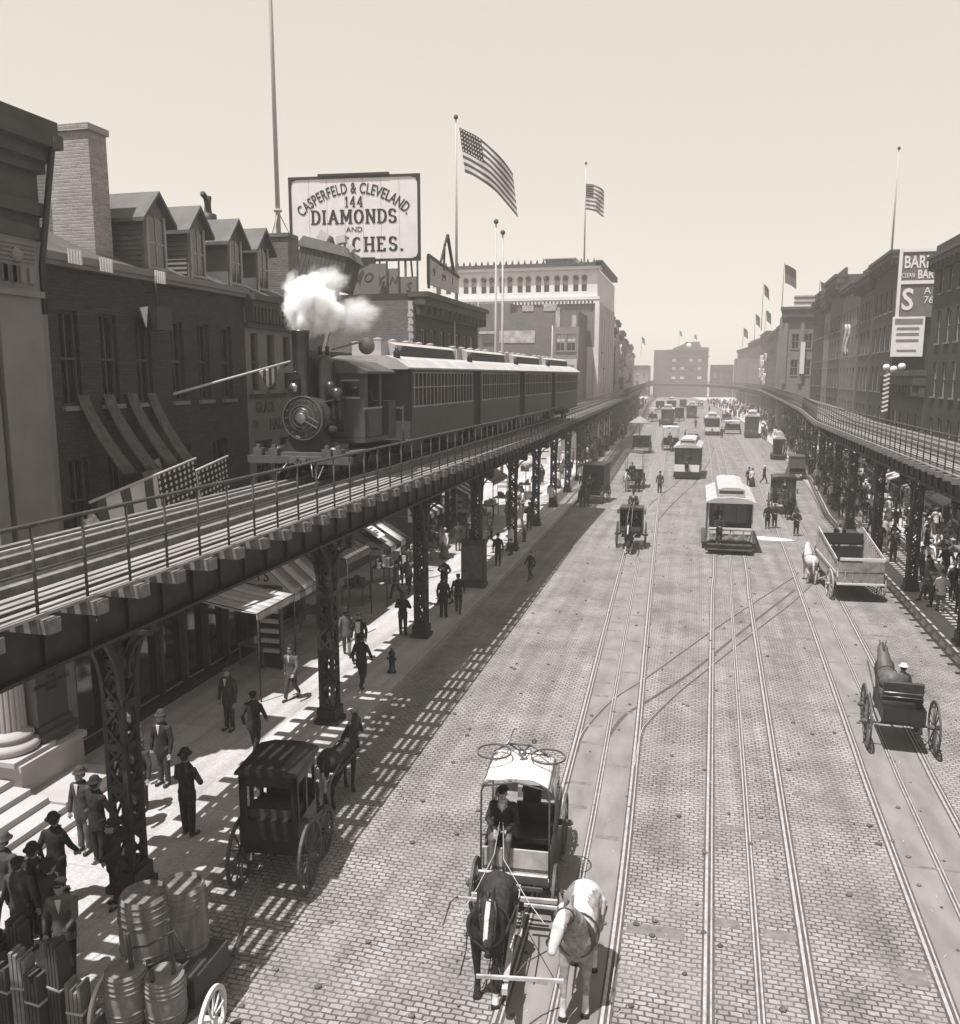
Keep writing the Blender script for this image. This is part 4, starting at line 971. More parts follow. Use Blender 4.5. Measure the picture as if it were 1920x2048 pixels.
def person_meshes(pose, det, hyaw):
    k = (pose, det, round(hyaw, 1))
    if k in _pm: return _pm[k]
    vx = .0115 if det else .024
    J, t = limbs(pose); out = {}
    b = M()
    b.chain([(0, 0, .9), (0, 0, 1.15), (0, t, 1.31)], [.10, .105, .105]); b.chain([(0, t, 1.36), (0, t + .015, 1.50)], [.058, .05])
    for s in (-1, 1):
        j = J[s]; b.chain([j['hip'], j['knee'], j['ank']], [.08, .052, .038]); b.cap(j['ank'], j['toe'], .042, .035)
        b.chain([(0, t, 1.33), j['sh'], j['el'], j['wr']], [.06, .052, .040, .027])
        hand(b, j['wr'], Vector(j['wr']) - Vector(j['el']), s, det)
    head(b, (0, t + .02, 1.575), hyaw, det); out['body'] = fuse(b, vx, m_skin, 3 if det else 2)
    c = M(); rings = []
    for z, rx, ry, oy in ((.70, .185, .135, 0), (.80, .182, .140, 0), (.95, .165, .128, t * .3), (1.08, .158, .122, t * .5), (1.22, .182, .132, t * .8), (1.33, .188, .125, t), (1.40, .145, .105, t), (1.45, .09, .085, t), (1.475, .072, .075, t + .01)):
        rings.append([(rx * math.cos(a * PI / 8), oy + ry * math.sin(a * PI / 8), z) for a in range(16)])
    c.loft(rings)
    for s in (-1, 1):
        j = J[s]; d = (Vector(j['wr']) - Vector(j['el'])).normalized()
        c.chain([(s * .13, t, 1.33), j['sh'], j['el'], tuple(Vector(j['wr']) - d * .02)], [.075, .072, .056, .046])
    out['coat'] = fuse(c, vx * 1.1, m_coat, 2, 'jacket')
    tr = M()
    for s in (-1, 1):
        j = J[s]; tr.chain([j['hip'], j['knee'], (j['ank'][0], j['ank'][1], j['ank'][2] + .03)], [.105, .078, .062])
    tr.chain([(-.08, 0, .88), (.08, 0, .88)], [.11, .11]); out['trousers'] = fuse(tr, vx * 1.1, m_coat2, 2, 'trousers')
    sh = M()
    for s in (-1, 1): j = J[s]; sh.cap((j['ank'][0], j['ank'][1] - .02, j['ank'][2] - .03), j['toe'], .048, .042, 8); sh.ball((j['toe'][0], j['toe'][1] - .01, j['toe'][2] - .01), .045, .06, .035, 8, 6)
    out['shoes'] = sh.mesh('shoes', m_black)
    v = M(); v.prism([(-.045, 1.43), (.045, 1.43), (.0, 1.20)], .108 + t, .132 + t, 'y'); v.lathe([(1.415, .066), (1.46, .062)], 12, (0, t + .01, 0)); out['collar'] = v.mesh('shirt_front', m_shirt)
    v = M(); v.prism([(-.085, 1.40), (.085, 1.40), (.075, 1.0), (-.075, 1.0)], .105 + t, .150 + t, 'y'); v.lathe([(1.415, .066), (1.46, .062)], 12, (0, t + .01, 0)); out['bigshirt'] = v.mesh('shirt_front', m_shirt)
    hr = M(); hr.ball((0, t + .005, 1.615), .082, .094, .085, 12, 8); hr.ball((0, t - .03, 1.575), .078, .07, .07, 12, 8); out['hair'] = hr.mesh('hair', m_hair)
    _pm[k] = out; return out
def hat_mesh(kind):
    k = ('hat', kind)
    if k in _pm: return _pm[k]
    h = M(); z = 1.635
    if kind == 'bowler': h.lathe([(z - .005, .135), (z + .008, .138), (z + .014, .098), (z + .06, .094), (z + .10, .075), (z + .122, .04), (z + .126, .005)], 20, sx=.92, sy=1.08)
    elif kind == 'boater': h.lathe([(z, .155), (z + .012, .155), (z + .013, .092), (z + .085, .090), (z + .088, .01)], 20, sx=.95)
    elif kind == 'fedora': h.lathe([(z - .01, .165), (z + .005, .168), (z + .014, .10), (z + .06, .098), (z + .115, .07), (z + .11, .02)], 20, sx=.92, sy=1.08)
    elif kind == 'top': h.lathe([(z, .13), (z + .012, .135), (z + .013, .092), (z + .18, .098), (z + .182, .01)], 20)
    else: h.ball((0, .0, z + .02), .098, .115, .052, 14, 8); h.ball((0, .11, z - .002), .06, .05, .012, 10, 5)
    me = h.mesh('hat', m_felt); _pm[k] = me; return me
def recol(o, m):
    if o.data.materials[0] is not m: o.material_slots[0].link = 'OBJECT'; o.material_slots[0].material = m
PEOPLE = []
def person(x, y, face, label, pose='stand', coat=None, trous=None, hat='bowler', hatm=None, shirt='collar', det=True, z=.12, H=1.6, group=None, hyaw=0, hair=True, name='person', cat='person'):
    """face: heading in degrees, 0 = walking away up the street (+y), 180 = towards the camera, 90 = to the left"""
    r = empty(name, (x, y, z), R(face), label, cat, group); s = H / 1.72; r.scale = (s, s, s)
    ms = person_meshes(pose, det, hyaw)
    link('body', ms['body'], r)
    o = link('jacket', ms['coat'], r); recol(o, coat or m_coat)
    o = link('trousers', ms['trousers'], r); recol(o, trous or m_coat2)
    link('shoes', ms['shoes'], r)
    if shirt: o = link('shirt_front', ms['collar' if shirt == 'collar' else 'bigshirt'], r)
    if det and hair and not hyaw: link('hair', ms['hair'], r)
    if hat: o = link('hat', hat_mesh(hat), r); recol(o, hatm or m_felt)
    PEOPLE.append(r); return r
def woman(x, y, face, label, top=m_shirt, skirt=m_coat, hatm=m_straw, H=1.5, group=None, z=.12):
    r = empty('person', (x, y, z), R(face), label, 'person', group); s = H / 1.72; r.scale = (s, s, s)
    ms = person_meshes('stand', False, 0); link('body', ms['body'], r); o = link('blouse', ms['coat'], r); recol(o, top)
    k = 'skirt'
    if k not in _pm:
        sk = M(); sk.lathe([(.03, .30), (.3, .25), (.7, .18), (.98, .12), (1.05, .10)], 18); _pm[k] = sk.mesh('skirt', m_coat)
    o = link('skirt', _pm[k], r); recol(o, skirt); o = link('hat', hat_mesh('boater'), r); recol(o, hatm); return r
# ---- the people nearest the camera on the left pavement
GP = 'passers-by on the left pavement'
person(-9.03, 13.3, -8, 'man in black suit and bowler with arms drawn in, standing between the two nearest columns', 'fold', m_coat, m_coat, 'bowler', shirt=None, H=1.72, group=GP)
person(-9.54, 16.75, 8, 'man in black jacket striding away just beyond the man with folded arms', 'walk', m_coat, m_coat, 'cap', shirt=None, H=1.55, group=GP)
person(-10.85, 17.9, 172, 'man in brown suit and pale cap with white shirt front walking towards the camera', 'stand', m_coat2, m_coat2, 'cap', m_coat3, H=1.62, group=GP)
person(-10.3, 20.15, 178, 'man in long grey coat and bowler approaching beside the second column', 'walk2', m_coat3, m_coat2, 'bowler', H=1.5, group=GP)
person(-8.8, 21.4, 0, 'man in dark wide-brimmed hat walking away on the shaded side, just past the second column', 'walk', m_coat, m_coat, 'fedora', shirt=None, H=1.55, group=GP)
person(-9.75, 23.6, 182, 'man in dark jacket with a broad white shirt front facing the camera', 'stand', m_coat, m_coat3, 'cap', shirt='big', H=1.52, group=GP)
person(-10.3, 23.9, 20, 'man in grey jacket seen from behind beside the white-shirted man', 'walk', m_coat3, m_coat3, 'bowler', shirt=None, H=1.52, group=GP)
person(-9.3, 26.3, 5, 'man in short black jacket standing in full sun before the third column', 'fold', m_coat, m_coat, None, shirt=None, H=1.52, group=GP)
person(-8.6, 28.7, 0, 'left of two dark-suited men in the shade beyond the third column', 'stand', m_coat, m_coat, 'bowler', shirt=None, H=1.55, group=GP)
person(-8.25, 29.4, 10, 'right of two dark-suited men in the shade beyond the third column', 'walk', m_coat, m_coat2, 'cap', shirt=None, H=1.5, group=GP)
person(-8.65, 37.6, 180, 'man in black coat standing alone beside the poster kiosk', 'stand', m_coat, m_coat, 'bowler', shirt=None, H=1.5, group=GP)
person(-6.75, 35.6, 150, 'man in dark jacket stepping off the kerb across the striped shadow', 'walk', m_coat, m_coat2, None, shirt=None, H=1.3, z=0, group=GP)
# cluster by the bank steps
GS = 'men gathered by the bank steps'
person(-10.55, 12.35, 176, 'man in open brown jacket and bowler standing at the foot of the steps', 'stand', m_coat2, m_coat3, 'bowler', m_coat2, shirt='collar', H=1.62, group=GS)
person(-10.05, 12.1, 350, 'man in long black coat seen from behind beside the nearest column', 'fold', m_coat, m_coat, 'bowler', shirt=None, H=1.62, group=GS)
person(-10.25, 13.3, 185, 'bearded-looking man in light suit and black fedora behind the nearest column', 'stand', m_coat3, m_coat3, 'fedora', H=1.6, group=GS)
person(-10.5, 13.95, 180, 'small man in brown bowler just behind the man in fedora', 'stand', m_coat2, m_coat2, 'bowler', m_coat3, H=1.55, group=GS)
person(-11.35, 14.9, 180, 'heavy dark figure with pale collar standing in front of the bank ledge', 'stand', m_coat3, m_coat3, 'bowler', m_coat3, H=1.62, group=GS)
person(-10.7, 15.0, 175, 'man in dark coat and bowler standing nearer the column, right of the heavy figure', 'stand', m_coat, m_coat2, 'bowler', m_coat2, H=1.65, group=GS)
person(-10.15, 10.15, 172, 'man in brown jacket with open white shirt walking at the lower left edge', 'walk2', m_coat2, m_coat2, 'bowler', m_coat2, shirt='collar', H=1.6, group=GS)
person(-9.55, 10.05, 0, 'man in black coat and bowler seen from behind at the lower left', 'fold', m_coat, m_coat, 'bowler', shirt='collar', H=1.58, group=GS)
person(-9.8, 9.2, 20, 'man in black jacket half cut off by the left picture edge', 'fold', m_coat, m_coat, 'bowler', shirt='collar', H=1.6, group=GS)
person(-8.95, 11.1, 160, 'dark-suited man stooping beside the nearest column base', 'point', m_coat, m_coat, 'bowler', shirt=None, H=1.5, group=GS)
for x, y, f, lab, p_, c_, h_ in ((-9.5, 9.7, 10, 'man in brown coat crowded behind the upright boards', 'stand', m_coat2, 'cap'), (-9.0, 9.75, 350, 'man in black hat just left of the barrels', 'fold', m_coat, 'bowler'), 
                                  (-9.9, 10.9, 5, 'man in charcoal coat walking up the pavement below the steps', 'walk', m_coat, 'bowler'), (-8.5, 9.4, 200, 'stooped man in grey cap close to the barrels', 'point', m_coat3, 'cap')):
    person(x, y, f, lab, p_, c_, m_coat, h_, m_felt, shirt='collar', H=1.58, group=GS)
# ---- people on the road
GR = 'people walking on the road'
person(-2.62, 65.5, 0, 'man in dark coat walking alone between the two tram lines', 'stand', m_coat2, m_coat2, 'bowler', shirt=None, det=False, z=0, H=1.65, group=GR)
person(5.45, 49.4, 180, 'man with hands joined standing in front of the dark coach', 'fold', m_coat, m_coat, 'bowler', det=False, shirt=None, z=0, H=1.5, group=GR)
person(4.1, 51.5, 180, 'left of two men standing by the pale sand heap', 'stand', m_coat, m_coat, 'bowler', det=False, shirt=None, z=0, H=1.45, group=GR)
person(4.5, 51.7, 175, 'right of two men standing by the pale sand heap', 'fold', m_coat, m_coat, 'cap', det=False, shirt=None, z=0, H=1.45, group=GR)
woman(4.35, 71.2, 190, 'woman in pale blouse and dark skirt crossing behind the near tram', m_shirt, m_coat, m_felt, 1.5, GR, 0)
person(4.1, 71.6, 190, 'man in dark suit beside the woman in pale blouse', 'stand', m_coat, m_coat, 'bowler', det=False, z=0, H=1.5, group=GR)
person(5.4, 73.5, 240, 'man in pale hat hurrying across the right tram line', 'walk', m_coat, m_coat, 'boater', m_straw, det=False, shirt=None, z=0, H=1.5, group=GR)
rr = random.Random(5)
for i, (x, y, lab) in enumerate([(-4.6, 148, 'left of the far wagons'), (-1.6, 118, 'between the tram and the red van'), (1.2, 165, 'beyond the middle tram'), (-6.4, 152, 'beside the umbrella cart'), (-.4, 150, 'in the middle of the far road'), (3.4, 175, 'on the right tram line far away'),
                                 (5.6, 190, 'near the far right kerb'), (4.8, 150, 'right of the middle tram'), (3.3, 126, 'close beside the middle tram'), (-2, 200, 'among the distant vehicles'), (2.5, 215, 'deep in the haze of the road'), (-7, 205, 'near the far left kerb')]):
    person(x, y, rr.choice([0, 180, 90]), 'tiny dark figure walking ' + lab, rr.choice(['walk', 'stand']), m_coat, m_coat, 'bowler', det=False, shirt=rr.choice([None, 'big']), z=0, H=1.6, group=GR)
person(6.3, 19.6, 250, 'person cut off by the right picture edge at the kerb shadow', 'stand', m_coat, m_coat, 'bowler', det=False, shirt=None, z=0, H=1.6, group=GR)
# ---- the pavements' crowds
coats = [m_coat, m_coat, m_coat2, m_coat3, m_coat]
cw = ['black', 'dark', 'brown', 'grey', 'charcoal']
def crowd(n, kerb, fac, y0, y1, side, p=1.7, seed=1, cols=7.4, first=15):
    q = random.Random(seed); used = []
    for i in range(n):
        for _ in range(20):
            y = y0 + (y1 - y0) * q.random() ** p; a, b = interp(kerb, y), interp(fac, y); t = q.random()
            x = a + (b - a) * (.08 + .8 * t)
            if all(abs(x - u) + abs(y - v) > .9 for u, v in used): break
        used.append((x, y)); k = q.randrange(5); ht = q.choice(['bowler', 'bowler', 'boater', 'cap', 'fedora']); hm = m_straw if ht == 'boater' else m_felt
        num_ = min(19, max(0, int((y - first) / cols)))
        where = ('kerbside' if t < .33 else 'mid-pavement' if t < .66 else 'shopfront side') + ', %s %s column' % (ORD[num_] if num_ < 19 else 'farthest', side)
        shp = q.random() < .45
        if q.random() < .12: woman(x, y, q.choice([0, 180, 160, 20]), 'woman in %s %s' % (q.choice(['pale dress', 'white blouse']), where), m_shirt, q.choice([m_cloth, m_coat3]), m_straw, 1.5, 'crowd on the %s pavement' % side)
        else:
            person(x, y, q.choice([0, 180, 170, 10, 200, 90, 270]), '%s, %s coat%s, %s' % ({'bowler': 'man in bowler', 'boater': 'man in straw hat', 'cap': 'man in cap', 'fedora': 'man in brimmed hat'}[ht], cw[k], ' over white shirt' if shp else '', where),
                   q.choice(['walk', 'walk2', 'stand', 'back', 'fold', 'stand']), m_shirt if q.random() < .12 else coats[k], q.choice([m_coat, m_coat2, m_coat3]), ht, hm, 'big' if shp else None, False, H=q.uniform(1.45, 1.62), group='crowd on the %s pavement' % side)
crowd(64, LK, LF, 30, 120, 'left', 1.2, 21, first=11.7)
crowd(150, RK, RF, 30, 135, 'right', 1.15, 22)
crowd(40, RK, RF, 29, 70, 'right', 1.0, 23)

cs = M(); q_ = random.Random(77)
for i in range(420):
    right = i % 5 < 3; y = q_.uniform(118, 300); K_, F_ = (RK, RF) if right else (LK, LF); a_, b_ = interp(K_, y), interp(F_, y); x = a_ + (b_ - a_) * q_.uniform(-.06, .85); cs.cm = q_.choice([0, 0, 0, 1, 2]); h_ = q_.uniform(1.4, 1.65)
    for dx in (-.1, .1): cs.cap((x + dx, y, .15), (x + dx * .8, y, h_ * .5), .06, .09, 6)
    cs.cap((x, y, h_ * .5), (x, y, h_ * .80), .16, .19, 7); cs.cm = 3; cs.ball((x, y, h_ * .92), .09, .10, .12, 7, 5); cs.cm = q_.choice([0, 0, 4]); cs.lathe([(h_ * .96, .16), (h_ * .97, .10), (h_ * 1.04, .08)], 7, (x, y, 0))
tag(cs.build('distant_crowd', [m_coat, m_coat2, m_shirt, m_skin, m_straw]), kind='stuff')

# ================================================================ horses (facing local +y)
def horse_body(mt, paint=None, vx=.022, headturn=0, neck=0, legs=((0, 0), (0, 0)), det=True):
    b = M(); 
    b.chain([(0, -.74, 1.16), (0, -.40, 1.13), (0, 0, 1.08), (0, .42, 1.12), (0, .66, 1.14)], [.24, .26, .27, .25, .23], 14)
    b.ball((0, -.62, 1.20), .27, .34, .24); b.ball((-.1, -.66, 1.12), .2, .3, .24); b.ball((.1, -.66, 1.12), .2, .3, .24); b.ball((0, .55, 1.02), .21, .22, .26); b.ball((0, .1, .98), .25, .5, .24)
    nx = neck
    b.chain([(0, .62, 1.25), (nx * .5, .86, 1.50), (nx, 1.04, 1.70)], [.24, .185, .145], 12)
    b.chain([(nx, 1.05, 1.72), (nx + headturn * .5, 1.24, 1.58), (nx + headturn, 1.44, 1.34)], [.115, .105, .068], 12)
    b.ball((nx + headturn * .2, 1.14, 1.60), .085, .12, .11); b.ball((nx + headturn, 1.46, 1.32), .062, .07, .06)
    for s in (-1, 1):
        b.cap((nx + s * .06, 1.02, 1.80), (nx + s * .095, 1.03, 1.97), .042, .016, 6)
        f, h = legs[0 if s < 0 else 1]
        b.chain([(s * .15, .56, 1.05), (s * .15, .58 + f * .5, .60), (s * .145, .57 + f, .30), (s * .145, .57 + f, .16), (s * .145, .62 + f, .06)], [.115, .066, .046, .052, .060], 10)
        b.chain([(s * .15, -.62, 1.10), (s * .17, -.46, .84), (s * .155, -.74 + h * .5, .56), (s * .15, -.72 + h, .28), (s * .15, -.70 + h, .15), (s * .15, -.66 + h, .06)], [.19, .13, .068, .048, .052, .06], 10)
    return fuse(b, vx, mt, 4, 'body', paint)
def hooves(legs):
    h = M()
    for s in (-1, 1):
        f, k = legs[0 if s < 0 else 1]
        h.lathe([(0, .066), (.075, .052)], 10, (s * .145, .63 + f, 0)); h.lathe([(0, .066), (.075, .052)], 10, (s * .15, -.65 + k, 0))
    return h
def horse(x, y, face, label, coat=m_horsed, second=None, paint=None, vx=.024, headturn=0, neck=0, legs=((.0, .0), (.12, -.14)), harness=True, sc=.88, mane=m_hair, group=None, z=0, hoofm=None, ky=.72):
    r = empty('horse', (x, y, z), R(face), label, 'horse', group, sc); r.scale = (sc, sc * ky, sc)
    me = horse_body([coat] + (second or []), paint, vx, headturn, neck, legs); link('body', me, r)
    hooves(legs).build('hooves', hoofm or m_black, r)
    t = M(); t.chain([(0, -.95, 1.22), (0, -1.06, 1.0), (0, -1.04, .55)], [.05, .065, .02], 8); t.build('tail', mane, r)
    n = neck; mn = M(); mn.chain([(n, 1.0, 1.86), (n * .6, .84, 1.66), (n * .2, .66, 1.42)], [.03, .045, .035], 8); mn.chain([(n, 1.06, 1.88), (n + headturn * .25, 1.16, 1.74)], [.03, .015], 6); 
    for q in range(12): t_ = q / 11; mn.cap((n * (1 - t_ * .9), 1.02 - .38 * t_, 1.86 - .46 * t_), (n * (1 - t_ * .9) + .11 + .02 * math.sin(q * 3), 1.0 - .36 * t_ + .03 * math.sin(q * 5), 1.66 - .40 * t_), .028, .012, 6)
    mn.build('mane', mane, r)
    for s_ in (-1, 1): e = M(); e.ball((n + headturn * .35 + s_ * .088, 1.22, 1.63), .020, .028, .024, 8, 6); e.build('eye', m_black, r)
    if harness:
        h = M(); rg = [(math.sin(a * PI / 12) * .238, .72 + .02 * math.cos(a * PI / 12), 1.21 + .29 * math.cos(a * PI / 12)) for a in range(25)]
        h.tube(rg, .036, 8, False); h.build('horse_collar', m_leather, r)
        h = M()
        for yy, rx in ((.30, .285),): h.tube([(math.sin(a * PI / 10) * rx, yy, 1.09 + .285 * math.cos(a * PI / 10)) for a in range(21)], .016, 6, False)
        for s in (-1, 1): h.bar((s * .27, .62, 1.10), (s * .31, -.9, .95), .015, .045)
        hx = n + headturn
        for s in (-1, 1):
            h.tube([(n + s * .10, 1.10, 1.80), (n + headturn * .3 + s * .112, 1.2, 1.62), (hx + s * .075, 1.40, 1.38)], .011, 5)
            h.box(*sorted((n + headturn * .25 + s * .10, n + headturn * .25 + s * .118)), 1.10, 1.20, 1.60, 1.72)
        h.tube([(hx + math.sin(a * PI / 8) * .082, 1.38, 1.40 + .08 * math.cos(a * PI / 8)) for a in range(17)], .011, 5, False)
        h.tube([(n + math.sin(a * PI / 8) * .115, 1.13, 1.70 + .11 * math.cos(a * PI / 8)) for a in range(17)], .011, 5, False)
        h.build('harness', m_leather, r)
    return r
# ================================================================ vehicles
def wheel(parent, x, y, Rr, m=m_wheel, n=12, wd=.05, cut=False):
    """spoked wheel in the local y-z plane"""
    a = M(); a.ring((0, 0, 0), Rr, wd, .055, 'x', 32); o = a.build('wheel', m, parent); o.location = (x, y, Rr)
    s = M()
    for i in range(n): t = i * 2 * PI / n; s.bar((0, 0, 0), (0, math.cos(t) * (Rr - .05), math.sin(t) * (Rr - .05)), .022, .03)
    s.build('spokes', m, o)
    h = M(); h.cyl((-.12, 0, 0), (.12, 0, 0), .06, 12); h.cyl((.12, 0, 0), (.15, 0, 0), .035, 8); h.cyl((-.15, 0, 0), (-.12, 0, 0), .035, 8); h.build('hub', m, o)
    t = M(); t.ring((0, 0, 0), Rr + .012, wd * .9, .012, 'x', 32); t.build('tyre', m if m is not m_wheell else m_wheell, o)
    return o
def seated(parent_loc, face, label, coat=m_coat, trous=m_coat2, hat='bowler', hatm=None, reins=None, group=None, H=1.6, shirt=True, det=True, name='person'):
    """driver sitting; origin = seat surface under the hips, facing local +y"""
    r = empty(name, parent_loc, R(face), label, 'person', group); s = H / 1.72; r.scale = (s, s, s)
    k = ('sit', det)
    if k not in _pm:
        b = M(); out = {}
        b.chain([(0, 0, .12), (0, 0, .35), (0, .04, .53)], [.125, .13, .14]); b.chain([(0, .05, .56), (0, .07, .70)], [.058, .05])
        J = {}
        for s_ in (-1, 1):
            J[s_] = [(s_ * .09, .02, .10), (s_ * .13, .44, .12), (s_ * .11, .50, -.30), (s_ * .12, .62, -.36)]
            b.chain(J[s_][:3], [.085, .055, .04]); b.cap(J[s_][2], J[s_][3], .04, .035)
            A = [(0, .04, .53), (s_ * .18, .04, .54), (s_ * .26, .12, .30), (s_ * .10, .36, .24)]; J[s_].append(A)
            b.chain(A, [.06, .055, .042, .028]); hand(b, A[3], Vector((-.25 * s_, .9, -.15)), s_, det, 1.3)
        head(b, (0, .09, .775), 0, det, -.12); out['body'] = fuse(b, .010 if det else .022, m_skin, 3)
        c = M(); rings = []
        for z, rx, ry, oy in ((.02, .20, .16, .0), (.12, .19, .155, 0), (.28, .17, .13, .01), (.42, .185, .135, .03), (.53, .19, .125, .04), (.60, .13, .095, .05), (.64, .075, .07, .055)):
            rings.append([(rx * math.cos(a * PI / 8), oy + ry * math.sin(a * PI / 8), z) for a in range(16)])
        c.loft(rings)
        for s_ in (-1, 1): A = J[s_][4]; c.chain([(s_ * .12, .04, .54), A[1], A[2], tuple(Vector(A[2]).lerp(Vector(A[3]), .92))], [.075, .074, .058, .048])
        out['coat'] = fuse(c, .014, m_coat, 2, 'jacket')
        t = M()
        for s_ in (-1, 1): t.chain(J[s_][:3], [.11, .082, .066])
        t.chain([(-.09, .0, .1), (.09, .0, .1)], [.12, .12]); out['trousers'] = fuse(t, .014, m_coat2, 2, 'trousers')
        sh = M()
        for s_ in (-1, 1): sh.cap(J[s_][2], J[s_][3], .05, .042, 8)
        out['shoes'] = sh.mesh('shoes', m_black)
        v = M(); v.prism([(-.05, .63), (.05, .63), (0, .46)], .15, .178, 'y'); v.lathe([(.615, .068), (.66, .063)], 12, (0, .065, 0)); out['collar'] = v.mesh('shirt_collar', m_shirt); _pm[k] = out
    ms = _pm[k]
    link('body', ms['body'], r); o = link('jacket', ms['coat'], r); recol(o, coat); o = link('trousers', ms['trousers'], r); recol(o, trous); link('shoes', ms['shoes'], r)
    if shirt: link('shirt_collar', ms['collar'], r)
    if hat: o = link('hat', hat_mesh(hat), r, (0, .07, -.80)); recol(o, hatm or m_felt)
    return r
def W2(root, p):   # world point of a local one
    M_ = Matrix.Translation(root.location) @ root.rotation_euler.to_matrix().to_4x4(); return M_ @ Vector(p)

# ---- 1 the delivery wagon in the foreground
wg = empty('delivery_wagon', (-2.63, 12.75, 0), R(184), 'open delivery wagon with white canvas canopy pulled by a dark and a white horse', 'wagon')
mb = M(); mb.box(-.56, .56, -2.5, -.1, .62, .68); mb.box(-.56, -.53, -2.5, -.1, .68, .98); mb.box(.53, .56, -2.5, -.1, .68, .98); mb.box(-.53, .53, -2.5, -2.46, .68, .98); mb.build('box_body', m_wagon, wg)
mb = M(); mb.box(-.56, .56, -.1, .12, .55, .59); mb.box(-.56, .56, -.14, -.10, .59, 1.0); mb.prism([(.12, .55), (.30, .80), (.27, .82), (.09, .58)], -.56, .56, 'x'); mb.build('footboard', m_wagonl, wg)
mb = M(); mb.box(-.56, .56, -.95, -.38, .98, 1.06); mb.box(-.56, .10, -.98, -.93, 1.06, 1.42); mb.box(-.56, -.5, -.95, -.6, 1.06, 1.2); mb.build('seat', m_black, wg)
mb = M(); mb.box(-.30, .0, -1.15, -1.0, .69, 1.58); mb.box(-.32, .02, -1.17, -.98, 1.58, 1.62); mb.build('driver_box', m_coat, wg)
mb = M()
for x in (-.56, .56):
    mb.tube([(x, .02, .62), (x, .04, 1.4), (x * .99, .03, 2.05), (x * .92, .02, 2.17), (x * .7, .01, 2.23)], .017, 6); mb.tube([(x, -1.15, .68), (x * .97, -1.1, 2.15)], .014, 6)
    mb.tube([(x * .95, .02, 2.15), (x * .97, -1.1, 2.17)], .014, 6)
mb.tube([(.56, .02, 2.13), (0, .0, 2.235), (-.56, .02, 2.13)], .016, 6); mb.build('canopy_frame', m_wheel, wg)
gr = []
for i in range(15):
    t = i / 14; y = -.04 - 1.12 * t; row = []
    for j in range(13):
        u = -1 + j / 6; row.append((u * .58, y + .03 * math.sin(u * 5), 2.27 - .10 * u * u - .035 * abs(math.sin(t * PI * 2)) * (1 - u * u) + .012 * math.sin(u * 9 + t * 14) - (.07 if abs(u) > .95 else 0)))
    gr.append(row)
mb = M(); mb.sheet(gr, .012); mb.build('canopy', m_cloth, wg)
gr = [[(-.60 - .02 * math.sin(j * 2.1 + i), -.1 - j * .22, 2.2 - i * .16) for j in range(10)] for i in range(5)]
mb = M(); 
for j in range(7): mb.tube([(-.60, -.2 - j * .12, 2.15), (-.63, -.22 - j * .12, 1.75), (-.61, -.2 - j * .12, 1.3)], .01, 4)
for k in range(4): mb.tube([(-.62, -.3, 2.1 - k * .22), (-.64, -.6, 2.05 - k * .22), (-.62, -1.05, 2.1 - k * .22)], .01, 4)
mb.build('side_netting', m_sack, wg)
mb = M(); mb.box(-.50, -.15, -1.6, -1.1, .69, 1.15); mb.box(.1, .45, -2.0, -1.2, .69, 1.05); mb.box(-.2, .2, -2.3, -1.8, .69, 1.25); mb.build('parcels', m_sack, wg)
for s in (-1, 1):
    wheel(wg, s * .66, .05, .42, m_wheel); wheel(wg, s * .66, -2.0, .52, m_wheel)
mb = M(); mb.bar((-.66, .05, .42), (.66, .05, .42), .06); mb.bar((-.66, -2.0, .52), (.66, -2.0, .52), .06); mb.bar((0, .05, .5), (0, -2, .56), .07); mb.bar((-.4, .05, .45), (-.4, .05, .62), .1); mb.bar((.4, .05, .45), (.4, .05, .62), .1)
for z, y in ((.66, .42), (.60, .60), (.52, .50)): mb.bar((-.5, y, z), (.5, y, z), .04, .06)
mb.build('undercarriage', m_wheel, wg)
mb = M(); mb.bar((-.1, .3, .60), (-.27, 2.95, .80), .075, .085); mb.build('draught_pole', m_wagonl, wg)
mb = M(); mb.bar((-1.02, 2.78, .93), (.12, 2.86, .91), .035, .045); mb.bar((-.75, .62, .62), (.6, .66, .62), .05, .06); mb.bar((-.95, .78, .62), (-.25, .78, .62), .04, .045); mb.bar((.15, .78, .62), (.8, .78, .62), .04, .045); mb.build('yoke', m_wagonl, wg)
mb = M()
for x in (-.95, -.35, .2, .8): mb.tube([(x, .78, .64), (x * .97, 1.4, .95), (x * .95, 2.0, .98)], .012, 4)
mb.tube([(-.27, 2.9, .80), (-.1, 2.6, 1.0), (.25, 2.35, 1.05)], .012, 4); mb.tube([(-.27, 2.9, .80), (-.5, 2.6, 1.0), (-.8, 2.35, 1.05)], .012, 4); mb.build('traces', m_leather, wg)
mb = M(); mb.tube([(.30, -.28, 1.36), (.25, .6, 1.30), (.36, 1.5, 1.28), (.46, 2.3, 1.35)], .008, 4); mb.tube([(.24, -.28, 1.36), (.10, .6, 1.24), (-.4, 1.6, 1.24), (-.72, 2.3, 1.38)], .008, 4); mb.build('reins', m_wagonl, wg)
seated(tuple(W2(wg, (.27, -.50, 1.06))), 184, 'driver in dark cap and jacket holding the reins under the white canopy', m_coat, m_coat3, 'cap', m_felt, H=1.66)
